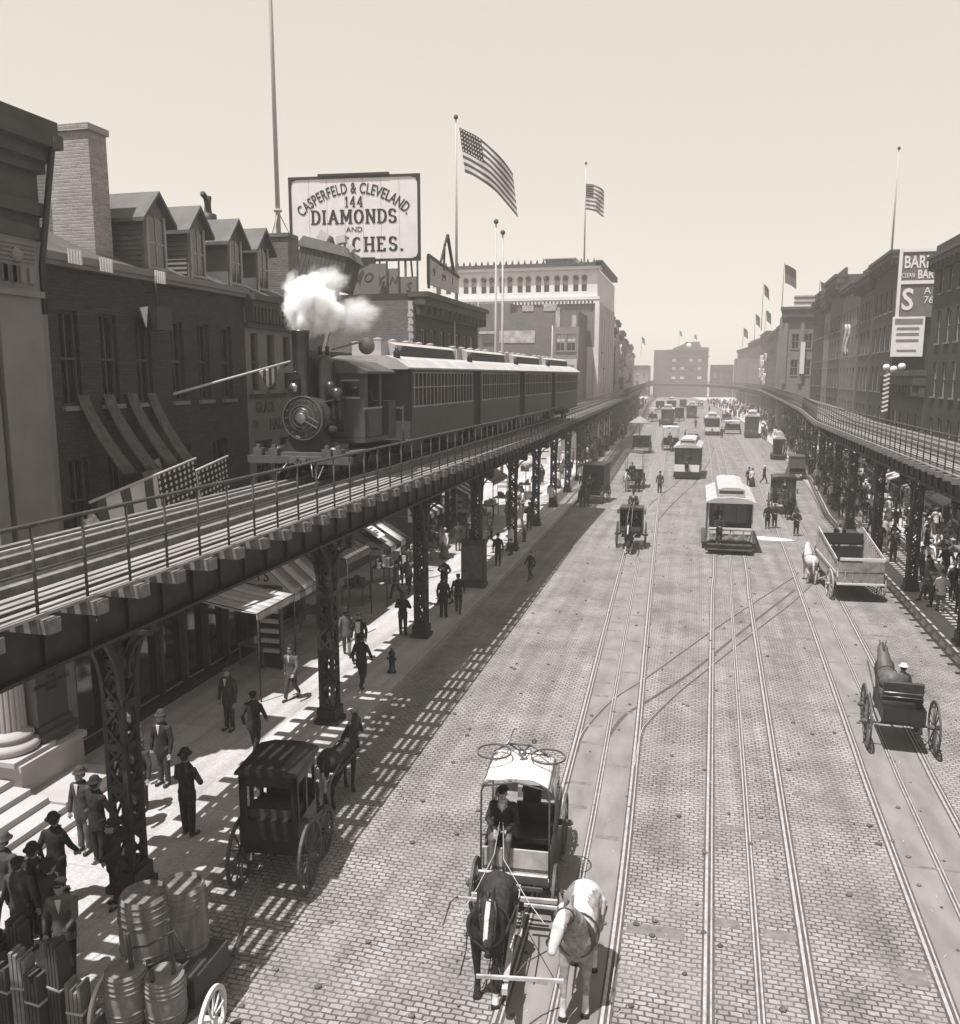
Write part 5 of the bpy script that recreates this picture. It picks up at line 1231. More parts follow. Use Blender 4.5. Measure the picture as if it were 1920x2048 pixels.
# dark horse with white blaze (left), pale horse (right)
def blaze(c): return 1 if (abs(c.x + .10) < .032 and 1.10 < c.y < 1.46 and c.z > 1.74 - (c.y - 1.05) * .95) else (2 if (c.z < .22 and c.y > .4 and c.x < 0) else 0)
horse(-2.60, 11.0, 183, 'dark bay horse with a white blaze, left of the pair drawing the canopied wagon', m_horsed, [m_horsew, m_horsew], blaze, .015, -.05, -.08, ((.12, .1), (-.1, -.05)), sc=1.0)
def pied(c):
    k = math.sin(c.x * 9 + 1) + math.sin(c.y * 7 + c.z * 5) * .8 + .35 * math.sin(c.x * 41 + c.y * 23) * math.sin(c.y * 37 + c.z * 29)
    if c.z > 1.02 and c.y < .45 and k > -.35 and c.x < .14: return 1
    if c.y > 1.05 and c.z > 1.2 and abs(c.x - .19) < .085: return 1
    if c.z < .32: return 1
    return 0
horse(-1.34, 11.1, 180, 'piebald horse with white face and rump, right of the pair drawing the canopied wagon', mat('grey_horse_coat', .33, .8, .35, 12, spec=.2, bump=.25), [m_horsew], pied, .015, .14, .10, ((.05, .0), (.24, -.1)), sc=1.0, mane=m_coat3)
# the bicycle lying on the canopy
bc = empty('bicycle', (-2.66, 13.55, 2.27), R(98), 'bicycle lying flat on the rear of the white canopy', 'bicycle')
mb = M()
for y, o in ((-.42, 0), (.5, 0)):
    a = M(); a.ring((0, y, .06 + (.0 if y < 0 else .05)), .30, .03, .022, 'z', 28); wo_ = a.build('wheel', m_coat3, bc)
    a = M()
    for i in range(14): t = i * 2 * PI / 14; a.bar((0, y, .07), (math.cos(t) * .29, y + math.sin(t) * .29, .07), .006)
    a.cyl((0, y, .04), (0, y, .1), .02, 8); a.build('spokes', m_steel, wo_)
mb.tube([(0, -.42, .08), (.33, -.1, .10), (.36, .28, .10), (0, .5, .12)], .014, 6); mb.tube([(.02, .02, .1), (.33, -.1, .10)], .014, 6); mb.tube([(.02, .02, .1), (.36, .28, .10)], .014, 6); mb.tube([(.02, .02, .1), (0, -.42, .08)], .012, 6); mb.build('frame', m_black, bc)
mb = M(); mb.tube([(.36, .28, .1), (.48, .26, .14), (.5, .2, .30), (.46, .1, .36)], .012, 6); mb.tube([(.48, .26, .14), (.5, .34, -.0), (.46, .42, .04)], .012, 6); mb.build('handlebar', m_steel, bc)
mb = M(); mb.ball((.46, -.16, .12), .09, .05, .03); mb.build('saddle', m_leather, bc)
mb = M(); mb.cyl((.02, .02, .06), (.02, .02, .14), .07, 12); mb.bar((.02, .02, .15), (.15, .1, .16), .02); mb.build('crank', m_steel, bc)

# ---- 2 closed coaches
def coach(x, y, face, label, W=1.25, L=1.5, top=2.3, m=m_black, dash=m_wagon, group=None, box=True, wm=m_wheel, see=True):
    r = empty('coach', (x, y, 0), R(face), label, 'coach', group); h = W / 2
    mb = M(); mb.prism([(-L, .95), (-L + .15, .62), (-.15, .62), (0, .95), (0, 1.30), (-L, 1.30)], -h, h, 'x'); mb.build('body', m, r)
    mb = M()
    for sx in (-h, h - .05):
        for y0 in (-L, -L * .55, -.07): mb.box(sx, sx + .05, y0, y0 + .07, 1.30, top - .12)
        mb.box(sx, sx + .05, -L, 0, top - .30, top - .12)
    mb.box(-h, h, -L, -L + .05, top - .35, top - .12); mb.box(-h, h, -.05, 0, top - .30, top - .12)
    mb.box(-h, -h + .12, -L, -L + .05, 1.3, top - .1); mb.box(h - .12, h, -L, -L + .05, 1.3, top - .1); mb.build('window_posts', m, r)
    mb = M(); rows = []
    mb.prism([(-h - .05, top - .12), (h + .05, top - .12), (h + .02, top - .05), (h * .5, top + .02), (-h * .5, top + .02), (-h - .02, top - .05)], -L - .08, .12, 'y'); mb.build('roof', m, r)
    if not see: mb = M(); mb.box(-h + .04, h - .04, -L + .03, -.03, 1.28, top - .2); mb.build('pane', m_glass, r)
    else:
        mb = M(); mb.box(-h + .08, h - .08, -L + .1, -L + .45, 1.1, 1.45); mb.build('bench', m_leather, r)
    if box:
        mb = M(); mb.box(-.42, .42, .05, .42, 1.25, 1.36); mb.box(-.42, .42, .02, .08, 1.3, 1.6); mb.prism([(.1, .8), (.75, .68), (.95, .95), (.9, .98), (.7, .75), (.1, .86)], -.4, .4, 'x'); mb.box(-.36, .36, .05, .4, .8, 1.25); mb.build('driver_seat', dash, r)
    mb = M(); mb.bar((-h - .05, -L * .78, .62), (h + .05, -L * .78, .62), .06); mb.bar((-h - .02, .35, .45), (h + .02, .35, .45), .06); mb.bar((0, -L * .8, .6), (0, .4, .5), .08)
    for s in (-1, 1): mb.tube([(s * h * .9, -L - .1, .72), (s * h * .9, -L * .78, .58), (s * h * .9, -L * .3, .70)], .025, 5)
    mb.build('axle', m, r)
    for s in (-1, 1):
        wheel(r, s * (h + .10), -L * .78, .60, wm); wheel(r, s * (h + .04), .35, .43, wm)
        mb = M(); mb.box(s * (h + .08) - .05, s * (h + .08) + .05, .1, .2, 1.3, 1.55); mb.lathe([(1.55, .06), (1.62, .03), (1.66, .03)], 8, (s * (h + .08), .15, 0)); mb.build('side_lamp', m_brass, r)
    mb = M(); 
    for s in (-1, 1): mb.tube([(s * .30, .8, .75), (s * .36, 1.6, .95), (s * .33, 2.6, 1.0)], .025, 6)
    mb.build('shaft', wm, r)
    return r
c1 = coach(-6.86, 13.15, 7, 'large black coach standing in the striped shade with its bright-rimmed wheel at the kerb side', 1.02, .95, 2.25, m_black, m_coat)
seated(tuple(W2(c1, (.0, .1, 1.36))), 7, 'coachman in black hat on the box of the shaded black coach', m_coat, m_coat, 'bowler', shirt=False)
horse(-6.95, 15.6, -8, 'dark horse harnessed to the black coach in the striped shade', m_horsed, sc=.86, vx=.02, legs=((.1, .1), (-.1, -.1)))
c2 = coach(5.5, 57.6, 180, 'small dark closed coach facing the camera on the right tram line', 1.4, 1.8, 2.35, m_black, m_wagon, see=False)
horse(5.6, 55.2, 180, 'dark horse in front of the small closed coach on the right tram line', m_horsed, sc=.86, vx=.035)
seated(tuple(W2(c2, (0, .1, 1.36))), 180, 'coachman of the small closed coach on the right tram line', det=False)
# ---- 3 hansom cab with its driver perched high behind
hs = empty('hansom_cab', (-3.12, 43.9, 0), R(180), 'two-wheeled hansom cab with dark hood facing the camera, driver perched behind', 'cab')
mb = M(); mb.box(-.58, .58, -.95, -.90, .7, 2.05); mb.box(-.58, -.53, -.9, .15, .7, 2.0); mb.box(.53, .58, -.9, .15, .7, 2.0); mb.box(-.58, .58, -.95, .2, 2.0, 2.1); mb.box(-.5, .5, -.9, .5, .62, .7); mb.box(-.5, .5, -.85, -.4, .7, 1.05); mb.build('body', mat('maroon_paint', .05, .4, .2, 4), hs)
mb = M(); mb.box(-.5, .5, .35, .39, .7, 1.15); mb.prism([(.39, 1.1), (.75, .95), (.75, 1.0), (.39, 1.16)], -.5, .5, 'x'); mb.build('apron_door', m_black, hs)
for s in (-1, 1):
    wheel(hs, s * .72, -.2, .66, m_wheel)
    mb = M(); mb.tube([(s * .3, .6, .85), (s * .34, 1.6, 1.0), (s * .3, 2.5, 1.02)], .028, 6); mb.build('shaft', m_brass, hs)
    mb = M(); mb.box(s * .66 - .07, s * .66 + .07, -.1, .05, 1.75, 1.98); mb.build('side_lamp', m_steel, hs)
    mb = M(); mb.box(s * .56 - .02, s * .56 + .02, -.1, .0, .75, 1.9); mb.build('side_post', m_wheell, hs)
mb = M(); mb.box(-.28, .28, -1.35, -.95, 1.85, 1.95); mb.box(-.28, .28, -1.35, -1.30, 1.95, 2.2); mb.bar((0, -1.1, .8), (0, -1.1, 1.85), .1); mb.build('driver_perch', m_black, hs)
mb = M(); mb.bar((-.72, -.2, .66), (.72, -.2, .66), .06); mb.build('axle', m_black, hs)
mb = M(); mb.tube([(-.1, -.7, 2.4), (-.08, .3, 2.15), (-.12, 1.6, 1.35)], .014, 4); mb.tube([(.1, -.7, 2.4), (.08, .3, 2.15), (.12, 1.6, 1.35)], .014, 4); mb.build('reins', m_brass, hs)
seated(tuple(W2(hs, (0, -1.2, 1.96))), 180, 'top-hatted driver perched high behind the hansom cab', m_coat2, m_coat, 'top', det=False)
seated(tuple(W2(hs, (.24, -.62, 1.02))), 180, 'passenger on the left seat of the hansom cab', m_coat, m_coat, 'bowler', det=False); seated(tuple(W2(hs, (-.24, -.62, 1.02))), 180, 'passenger on the right seat of the hansom cab', m_coat, m_coat, 'bowler', det=False)
horse(-3.12, 42.55, 180, 'dark horse with white socks between the shafts of the hansom cab', m_horsed, [m_horsew], lambda c: 1 if (c.z < .45 or (abs(c.x) < .03 and c.y > 1.15)) else 0, sc=.84, vx=.03)
# ---- 4 trams
def tram(x, y, face, label, W=2.15, L=4.6, dash='white', roofl=True, lamp=True, canvas=False, H=2.66, num=None):
    r = empty('tram', (x, y, 0), R(face), label, 'tram', 'trams on the street lines'); h = W / 2
    mb = M()
    mb.box(-h, -h + .06, -L + .8, -.8, .55, 1.25); mb.box(h - .06, h, -L + .8, -.8, .55, 1.25); mb.box(-h, h, -L, 0, .45, .55)
    n = 7
    for s in (-1, 1):
        for i in range(n + 1): yy = -L + .8 + (L - 1.6) * i / n; mb.box(*sorted((s * h, s * (h - .06))), yy - .04, yy + .04, 1.25, H - .2)
        mb.box(*sorted((s * h, s * (h - .06))), -L + .8, -.8, H - .25, H - .1)
    mb.build('body', m_car if not canvas else m_wagon, r)
    mb = M(); mb.box(-h + .03, -h + .04, -L + .85, -.85, 1.25, H - .25); mb.box(h - .04, h - .03, -L + .85, -.85, 1.25, H - .25); mb.build('side_pane', m_glass, r)
    mb = M(); mb.box(-h + .1, h - .1, -.9, -.84, .55, H - .15); mb.build('bulkhead', m_car, r)
    mb = M(); mb.box(-h + .3, -.35, -.835, -.82, 1.3, H - .35); mb.box(.35, h - .3, -.835, -.82, 1.3, H - .35); mb.box(-.3, .3, -.835, -.82, 1.2, H - .35); mb.build('bulkhead_pane', m_glass, r)
    mb = M(); 
    for s in (-1, 1): mb.box(s * (h - .06) - .03, s * (h - .06) + .03, -.1, -.03, .55, H - .1)
    if not canvas:
        mb.box(-h + .1, h - .1, -.06, -.02, H - .28, H - .1)
        for s in (-.33, .33): mb.box(s * h - .03, s * h + .03, -.07, -.02, 1.25, H - .1)
    mb.build('platform_post', m_wagonl if canvas else m_car, r)
    if not canvas:
        for i in range(3): mb = M(); a = -h + .12 + i * (W - .24) / 3; mb.box(a + .03, a + (W - .24) / 3 - .03, -.055, -.045, 1.28, H - .3); mb.build('windscreen', m_glass, r)
    prof = []
    mb = M(); pts = [(-h - .08, H - .12), (-h * .7, H + .06), (0, H + .12), (h * .7, H + .06), (h + .08, H - .12), (h + .06, H - .18), (-h - .06, H - .18)]
    mb.prism(pts, -L - .25, .28, 'y'); mb.build('roof', m_carroof, r)
    mb = M(); mb.prism([(-h * .62, H + .04), (h * .62, H + .04), (h * .58, H + .45), (h * .3, H + .55), (-h * .3, H + .55), (-h * .58, H + .45)], -L + .1, -.12, 'y'); mo = mb.build('roof_monitor', m_carroof, r)
    mb = M(); mb.box(-h * .52, h * .52, -.118, -.10, H + .14, H + .40); mb.build('monitor_window', m_signd, mo)
    mb = M(); mb.box(-h * .55, h * .55, -.05, .02, H + .10, H + .24); mb.build('destination_board', m_wagonl, mo)
    mb = M(); mb.prism([(-h + .04, .50), (h - .04, .50), (h - .04, 1.22), (-h + .04, 1.22)], -.03, .04, 'y'); mb.build('dash', m_signw if dash == 'white' else m_car if dash == 'dark' else m_wagonl, r)
    mb = M(); mb.box(-h + .02, h - .02, .04, .30, .30, .50); mb.box(-h - .05, h + .05, .05, .42, .18, .30); mb.box(-h + .02, h - .02, .03, .07, .50, .62); mb.build('bumper', m_black, r)
    if lamp: mb = M(); mb.lathe([(.04, .14), (.12, .14), (.13, .09)], 16, (0, 0, .93), ax='y'); mb.build('headlamp', m_steel, r)
    if num: text(num, .26, m_ink, r, (0, .05, 1.08), rz=R(180), ext=.006)
    mb = M(); mb.box(-.8, .8, -L + .5, -.6, .14, .45)
    for yy in (-L * .3, -L * .7):
        for s in (-1, 1): mb.cyl((s * .70, yy, .34), (s * .78, yy, .34), .34, 16)
    mb.build('truck', m_black, r)
    if canvas:
        mb = M(); gr = [[(-h + .14 + (W - .28) * j / 12, .08 + .05 * math.sin(j * 1.9 + i * 1.2), .62 + .13 * i + .035 * math.sin(j * 1.3 + i)) for j in range(13)] for i in range(6)]; mb.sheet(gr, .03); mb.build('folded_net', m_clothg, r)
        mb = M(); mb.box(-h + .1, h - .1, .06, .14, 1.22, 1.3); mb.box(-h + .12, -.06, .06, .12, 1.0, 1.22); mb.box(.0, h - .12, .06, .12, 1.0, 1.2); mb.build('rolled_blind', m_cloth, r)
        mb = M(); mb.box(-h + .05, h - .05, .42, .46, .5, .56); mb.box(-h + .05, h - .05, .44, .48, .25, .3); mb.build('fender_rail', m_steel, r)
        for s in (-1, 1): mb = M(); mb.box(*sorted((s * h, s * (h + .25))), -L + .9, -.9, .32, .37); mb.build('running_board', m_black, r)
    return r
tram(1.72, 43.6, 180, 'open-fronted tram with long pale roof and folded white blinds, nearest on the middle line', 2.2, 6.0, dash='wood', lamp=False, canvas=True, H=2.72)
tram(-.80, 75.2, 178, 'dark tram with a bright white dash and round headlamp, crossing between lines', 2.15, 6, 'white', H=2.85, num='227')
tram(2.05, 132, 180, 'small tram with pale dash farther up the middle line', 2.1, 7, 'white', H=2.7)
tram(7.35, 128, 176, 'tall narrow tram with dark front on the right-hand line by the shaded kerb', 1.9, 8, 'dark', H=3.2)
tram(8.35, 97, 0, 'dark tram seen end-on at the edge of the right kerb shadow', 1.1, 2.5, 'dark', H=2.4, lamp=False)
tram(-5.4, 158, 180, 'reddish dark tram between the far wagons', 2.2, 6, 'dark', H=3.0)
tram(-1.4, 185, 180, 'dark tram nearly lost in the distance on the middle line', 2.1, 7, 'dark', H=2.8)
tram(-6.5, 215, 180, 'farthest dark tram on the left line', 2.1, 7, 'dark', H=3.0)
for x, y, lab, h_, z in ((1.2, 42.9, 'motorman in dark cap on the open front of the nearest tram', 'cap', .55), (-.8, 74.8, 'motorman behind the white dash of the dark tram', 'cap', .55)):
    person(x, y, 180, lab, 'fold', m_coat, m_coat, h_, det=False, z=z, H=1.5, shirt=None)
# ---- 5 other wagons
def cart(x, y, face, label, W=1.4, L=2.4, m=m_wagon, top=None, roofm=m_cloth, tall=1.1, horses=1, hm=m_horseb, driver=True, box=None, cat='wagon', vx=.035, hgap=.0, group='wagons on the street'):
    r = empty('wagon', (x, y, 0), R(face), label, cat, group); h = W / 2
    mb = M(); mb.box(-h, h, -L, 0, .68, .74); mb.box(-h, -h + .04, -L, 0, .74, .74 + tall * .3); mb.box(h - .04, h, -L, 0, .74, .74 + tall * .3); mb.box(-h, h, -L, -L + .04, .74, .74 + tall * .3); mb.prism([(0, .68), (.35, .62), (.5, .9), (.45, .92), (.3, .68), (0, .74)], -h, h, 'x'); mb.build('body', m, r)
    mb = M(); mb.box(-h, h, -.5, -.15, 1.15, 1.22); mb.box(-h, h, -.54, -.48, 1.22, 1.5); mb.box(-h + .05, h - .05, -.5, -.2, .74, 1.15); mb.build('seat', m_black, r)
    if box:
        mb = M(); mb.box(-h, h, -L, -.55, .74, box); mb.build('cargo_box', m, r); mb = M(); mb.box(-h - .06, h + .06, -L - .05, .2, box, box + .08); mb.build('roof', roofm, r)
    if top:
        mb = M()
        for s in (-1, 1):
            for yy in (-.0, -L + .1): mb.tube([(s * h * .95, yy, .74), (s * h * .95, yy, top)], .018, 5)
        mb.build('canopy_frame', m_wheel, r)
        mb = M(); mb.sheet([[(-h - .05 + (W + .1) * j / 8, .15 - (L + .2) * i / 5, top + .09 * (1 - ((j - 4) / 4) ** 2)) for j in range(9)] for i in range(6)], .04); mb.build('canopy', roofm, r)
    for s in (-1, 1): wheel(r, s * (h + .06), -.05, .44, m_wheel, 10); wheel(r, s * (h + .06), -L * .78, .55, m_wheel, 10)
    mb = M(); mb.bar((-h, -.05, .44), (h, -.05, .44), .06); mb.bar((-h, -L * .78, .55), (h, -L * .78, .55), .06); mb.bar((0, .2, .55), (0, 2.3, .8), .06); mb.build('axle', m_black, r)
    if driver: seated(tuple(W2(r, (.15, -.36, 1.2))), face, 'driver of the ' + ' '.join(label.split()[:9]), rr.choice(coats), m_coat, rr.choice(['bowler', 'cap', 'boater']), det=False, group='wagon drivers')
    for k in range(horses):
        ox = 0 if horses == 1 else (-.42 if k == 0 else .42); p = W2(r, (ox, 1.65 + hgap, 0))
        mm = hm if not isinstance(hm, (list, tuple)) else hm[k]
        key = ('hh', mm.name)
        lab = '%s horse %sdrawing the %s' % ({'dark_horse_coat': 'black', 'bay_horse_coat': 'bay', 'white_horse_coat': 'white'}[mm.name], '' if horses == 1 else ('on its right side, ' if k == 0 else 'on its left side, '), ' '.join(label.split()[:8]))
        if key in _pm: dup(_pm[key], tuple(p), R(face), lab, 'horses of the wagons')
        else: _pm[key] = horse(p.x, p.y, face, lab, mm, sc=.84, vx=.035, group='horses of the wagons')
    return r
cart(-4.72, 67.6, 180, 'open carriage with square dark canopy and two figures, behind the hansom cab', 1.35, 2.0, mat('maroon_paint', .05, .4, .2, 4), top=2.75, roofm=m_coat2, horses=2, hm=[m_horsed, m_horsew])
cart(-7.0, 59.0, 172, 'tall covered van in dark red shade beside the left kerb', 1.5, 2.3, mat('maroon_paint', .05, .4, .2, 4), box=2.6, roofm=m_black, horses=1, hm=m_horsed)
cart(-6.3, 100, 178, 'high loaded wagon with pale sacks under a grey umbrella top', 1.9, 2.6, mat('maroon_paint', .05, .4, .2, 4), box=1.9, roofm=m_sack, horses=0)
um = empty('umbrella', (-6.4, 99.2, 2.2), 0, 'wide grey umbrella shading the high loaded wagon', 'umbrella'); mb = M(); mb.lathe([(1.25, 1.25), (1.32, 1.22), (1.6, .75), (1.85, .35), (2.0, .05)], 12); mb.build('umbrella_cover', m_clothg, um); mb = M(); mb.tube([(0, 0, -.2), (0, 0, 2.0)], .03, 6); mb.build('umbrella_pole', m_wheel, um)
cart(-3.0, 104, 185, 'wagon with a white canvas top and a dark arched opening, left of the dark tram', 1.8, 2.6, mat('maroon_paint', .05, .4, .2, 4), top=2.7, roofm=m_cloth, horses=1, hm=m_horseb)
cart(-.6, 112, 175, 'wagon hidden behind the dark tram with a white horse showing', 1.3, 2, m_wagon, horses=2, hm=[m_horsew, m_horseb], driver=False)
cart(-8.6, 170, 180, 'pale topped cart at the far left kerb', 1.6, 2.2, m_wagon, top=2.5, roofm=m_cloth, horses=1, hm=m_horseb)
cart(-3.6, 172, 180, 'brown covered cart beside the reddish tram', 1.7, 2.2, m_wagon, box=2.6, roofm=m_stone, horses=1, hm=m_horsed)
cart(-9.2, 215, 180, 'cart with a square white tilt far up the left side', 2.0, 2.2, m_wagon, box=2.8, roofm=m_cloth, horses=1, hm=m_horsew)
cart(-4.0, 232, 180, 'dark cart among the farthest vehicles', 1.8, 2.2, m_wagon, box=2.6, roofm=m_wagon, horses=1, hm=m_horsed)
cart(.2, 240, 180, 'light cart among the farthest vehicles', 1.8, 2.2, m_wagonl, top=2.6, roofm=m_cloth, horses=1, hm=m_horsew)
cart(5.1, 136, 180, 'low white-topped cart right of the middle tram', 2.2, 2.2, m_wagon, top=1.9, roofm=m_cloth, horses=0, driver=False)
cart(5.2, 172, 0, 'white-topped cart on the far right tram line', 1.6, 2.2, m_wagon, top=2.4, roofm=m_cloth, horses=1, hm=m_horsew)
cart(8.2, 78, 0, 'narrow dark cart standing at the shaded right kerb', 1.2, 2.0, m_wagon, box=2.0, roofm=m_wagon, horses=1, hm=m_horsed)
# stake-sided wagon on the right
sw = empty('stake_wagon', (5.95, 38.6, 0), R(6), 'empty pale stake-sided wagon seen from behind on the right tram line', 'wagon')
mb = M(); mb.box(-.85, .85, -3.5, 0, .70, .78); 
for k in range(6): mb.box(-.85 + k * .283 + .01, -.85 + (k + 1) * .283 - .01, -3.56, -3.51, .72, 1.20)
mb.box(-.85, .85, -3.58, -3.52, 1.22, 1.58); mb.build('tailboard', mat('worn_boards', .30, .85, .4, 3.5), sw)
mb = M(); mb.box(-.88, .88, -3.62, -3.56, .70, .77); mb.box(-.80, .88, -3.6, -3.53, 1.66, 1.76); mb.build('tail_rail', m_cloth, sw)
for s in (-1, 1):
    mb = M()
    for k in range(14): y = -3.45 + k * .25; top = 1.60 + max(0, (k - 1)) * .065; mb.box(*sorted((s * .84, s * (.88))), y, y + .10, .78, min(top, 2.35)); 
    mb.bar((s * .89, -3.45, 1.66), (s * .89, -.3, 2.38), .04, .12); mb.bar((s * .89, -3.45, 1.12), (s * .89, -.1, 1.4), .04, .10); mb.build('stake_side', m_wagonl, sw)
mb = M(); mb.box(-.8, .8, -.75, -.3, 1.75, 1.84); mb.box(-.8, .8, -.8, -.74, 1.84, 2.25); mb.box(-.8, .8, -.8, -.76, .78, 1.7); mb.build('seat', m_black, sw)
mb = M(); mb.sheet([[(-.78 + .11 * j, -1.1 - .3 * i, .84 + .05 * math.sin(j + 2 * i)) for j in range(9)] for i in range(8)], .03); mb.build('tarpaulin', m_cloth, sw)
for s in (-1, 1): wheel(sw, s * .97, -2.9, .58, m_wheell); wheel(sw, s * .93, -.3, .48, m_wheell)
mb = M(); mb.bar((-.97, -2.9, .58), (.97, -2.9, .58), .07); mb.bar((-.93, -.3, .48), (.93, -.3, .48), .07); mb.bar((0, -2.9, .6), (0, 2.4, .7), .08); mb.build('axle', m_black, sw)
seated(tuple(W2(sw, (-.05, -.5, 1.84))), 6, 'carter in pale shirt and grey hat on the seat of the stake-sided wagon', m_coat, m_coat, 'fedora', m_coat3, det=False)
horse(4.85, 38.2, 6, 'white horse drawing the stake-sided wagon, on its left', m_horsew, sc=.86, vx=.028, legs=((.2, .15), (-.12, -.2)), mane=m_cloth)
horse(5.55, 39.9, 6, 'dark bay horse drawing the stake-sided wagon, on its right', m_horseb, sc=.86, vx=.028, legs=((-.1, -.2), (.2, .15)))
# two-wheeled buggy
bg_ = empty('buggy', (4.9, 21.6, 0), R(-2), 'light open buggy with black seat back seen from behind on the right', 'buggy')
mb = M(); mb.box(-.46, .46, -.95, .55, .78, .86); mb.box(-.46, -.43, -.95, .5, .86, 1.12); mb.box(.43, .46, -.95, .5, .86, 1.12); mb.box(-.43, .43, -.95, -.91, .86, 1.12); mb.build('body', m_black, bg_)
mb = M(); mb.box(-.46, .46, -.55, .0, 1.16, 1.25); mb.prism([(-.60, 1.2), (-.52, 1.2), (-.60, 1.66), (-.68, 1.64)], -.43, .43, 'x'); mb.build('seat', m_leather, bg_)
mb = M(); mb.tube([(-.46, -.1, 1.25), (-.50, -.45, 1.44), (-.40, -.66, 1.40), (.40, -.66, 1.40), (.50, -.45, 1.44), (.46, -.1, 1.25)], .016, 6); mb.tube([(-.44, -.66, 1.30), (.44, -.66, 1.30)], .014, 5); mb.build('seat_rail', m_steel, bg_)
mb = M(); mb.bar((-.72, -.6, .62), (.72, -.6, .62), .04); mb.bar((-.6, .8, .5), (.6, .8, .5), .04); mb.tube([(-.4, -.6, .62), (-.2, -.6, .74), (.2, -.6, .74), (.4, -.6, .62)], .02, 5); mb.bar((0, -.6, .66), (0, .8, .6), .05); mb.build('axle', m_wheel, bg_)
for s in (-1, 1): wheel(bg_, s * .72, -.6, .62, m_wheel, 14, .04); wheel(bg_, s * .60, .8, .52, m_wheel, 14, .04); mb = M(); mb.tube([(s * .3, .8, .6), (s * .34, 1.6, .95), (s * .26, 2.9, 1.0)], .02, 6); mb.build('shaft', m_wheel, bg_)
horse(5.0, 23.2, 0, 'brown horse drawing the light open buggy on the right', mat('brown_horse_coat', .12, .55, .3, 5), sc=.92, vx=.02, headturn=.16, neck=-.04, legs=((.1, -.1), (-.15, .1)))
person(5.3, 22.95, 20, 'man in straw boater standing beside the brown buggy horse', 'stand', m_coat3, m_coat3, 'boater', m_straw, shirt=None, z=0, H=1.5)
# ---- handcart with barrels in the lower left corner
hc = empty('handcart', (-6.55, 9.1, 0), R(8), 'handcart with pale wheel at the bottom edge, loaded with barrels', 'cart')
mb = M(); mb.box(-.75, .55, -.9, .8, .42, .50); mb.bar((-.7, .8, .5), (-.75, 2.0, .9), .05); mb.bar((.5, .8, .5), (.5, 1.9, .9), .05); mb.build('platform', m_wagon, hc)
wheel(hc, .68, -.35, .42, m_cloth, 10); wheel(hc, -.85, -.2, .42, m_cloth, 10)
mb = M()
for x, y, t in ((.28, -.45, 1.9), (-.25, -.5, 1.7), (.1, -.62, 1.3)): mb.bar((x, y, .5), (x - .06, y, t), .045)
mb.tube([(-.25, -.5, 1.5), (0, -.6, 1.62), (.28, -.45, 1.75), (.4, -.4, 1.4)], .015, 5); mb.build('upright', m_signd, hc)
def barrel(x, y, z, h, rr_, lab, m=m_barrel, tilt=0, lid=True):
    r = empty('barrel', (x, y, z), random.random() * 3, lab, 'barrel', 'barrels on the handcart'); r.rotation_euler = (tilt, 0, 1)
    mb = M(); mb.lathe([(0, rr_ * .86), (h * .15, rr_ * .95), (h * .5, rr_), (h * .85, rr_ * .95), (h, rr_ * .86), (h, rr_ * .8), (h - .05, rr_ * .79), (h - .05, .01)], 28); mb.build('staves', m, r)
    for q in (.04, .11, .20, .29, .70, .79, .88, .95):
        k = 1 - .14 * abs(q - .5) * 2 * abs(q - .5) * 2
        mb = M(); mb.lathe([(h * q - .015, rr_ * k + .004), (h * q - .015, rr_ * k + .013), (h * q + .015, rr_ * k + .013), (h * q + .015, rr_ * k + .004)], 28); mb.build('hoop', m, r)
    return r
barrel(-6.88, 9.05, .90, 1.05, .34, 'banded pale barrel standing upper left on the handcart'); barrel(-6.62, 9.5, .72, 1.12, .34, 'taller pale barrel with broad white lid, right of the banded barrel')
barrel(-6.85, 8.55, .50, .72, .27, 'plain tan barrel low at the bottom edge of the picture', m_sack); barrel(-6.35, 8.65, .50, .66, .26, 'second plain tan barrel, in front of the tall lidded barrel', m_sack)
mb = M(); mb.box(-7.2, -6.1, 8.9, 9.75, .505, .9); tag(mb.build('crate', m_signd), 'dark crate under the upper barrels on the handcart', 'crate')
crr = random.Random(9)
for i in range(9):
    x = -9.15 + (i % 7) * .27; y = 8.4 + (i // 7) * .6 + crr.uniform(-.1, .1); h = crr.uniform(.9, 1.6)
    o = empty('plank_stack', (x, y, .0 if x > -7.95 else .12), crr.uniform(-.2, .2), 'upright dark bundle of boards, number %s from the left in the lower left corner' % ['one', 'two', 'three', 'four', 'five', 'six', 'seven', 'eight', 'nine', 'ten', 'eleven', 'twelve', 'thirteen'][i], 'boards', 'bundles of boards by the handcart')
    mb = M()
    for k in range(4): mb.box(-.12 + k * .06, -.075 + k * .06, -.10, .10, 0, h - crr.uniform(0, .15))
    mb.build('board', m_signd if i % 3 else m_sack, o); mb = M(); mb.box(-.125, .125, -.108, .108, h * .55, h * .55 + .03); mb.build('strap', m_wagonl, o)

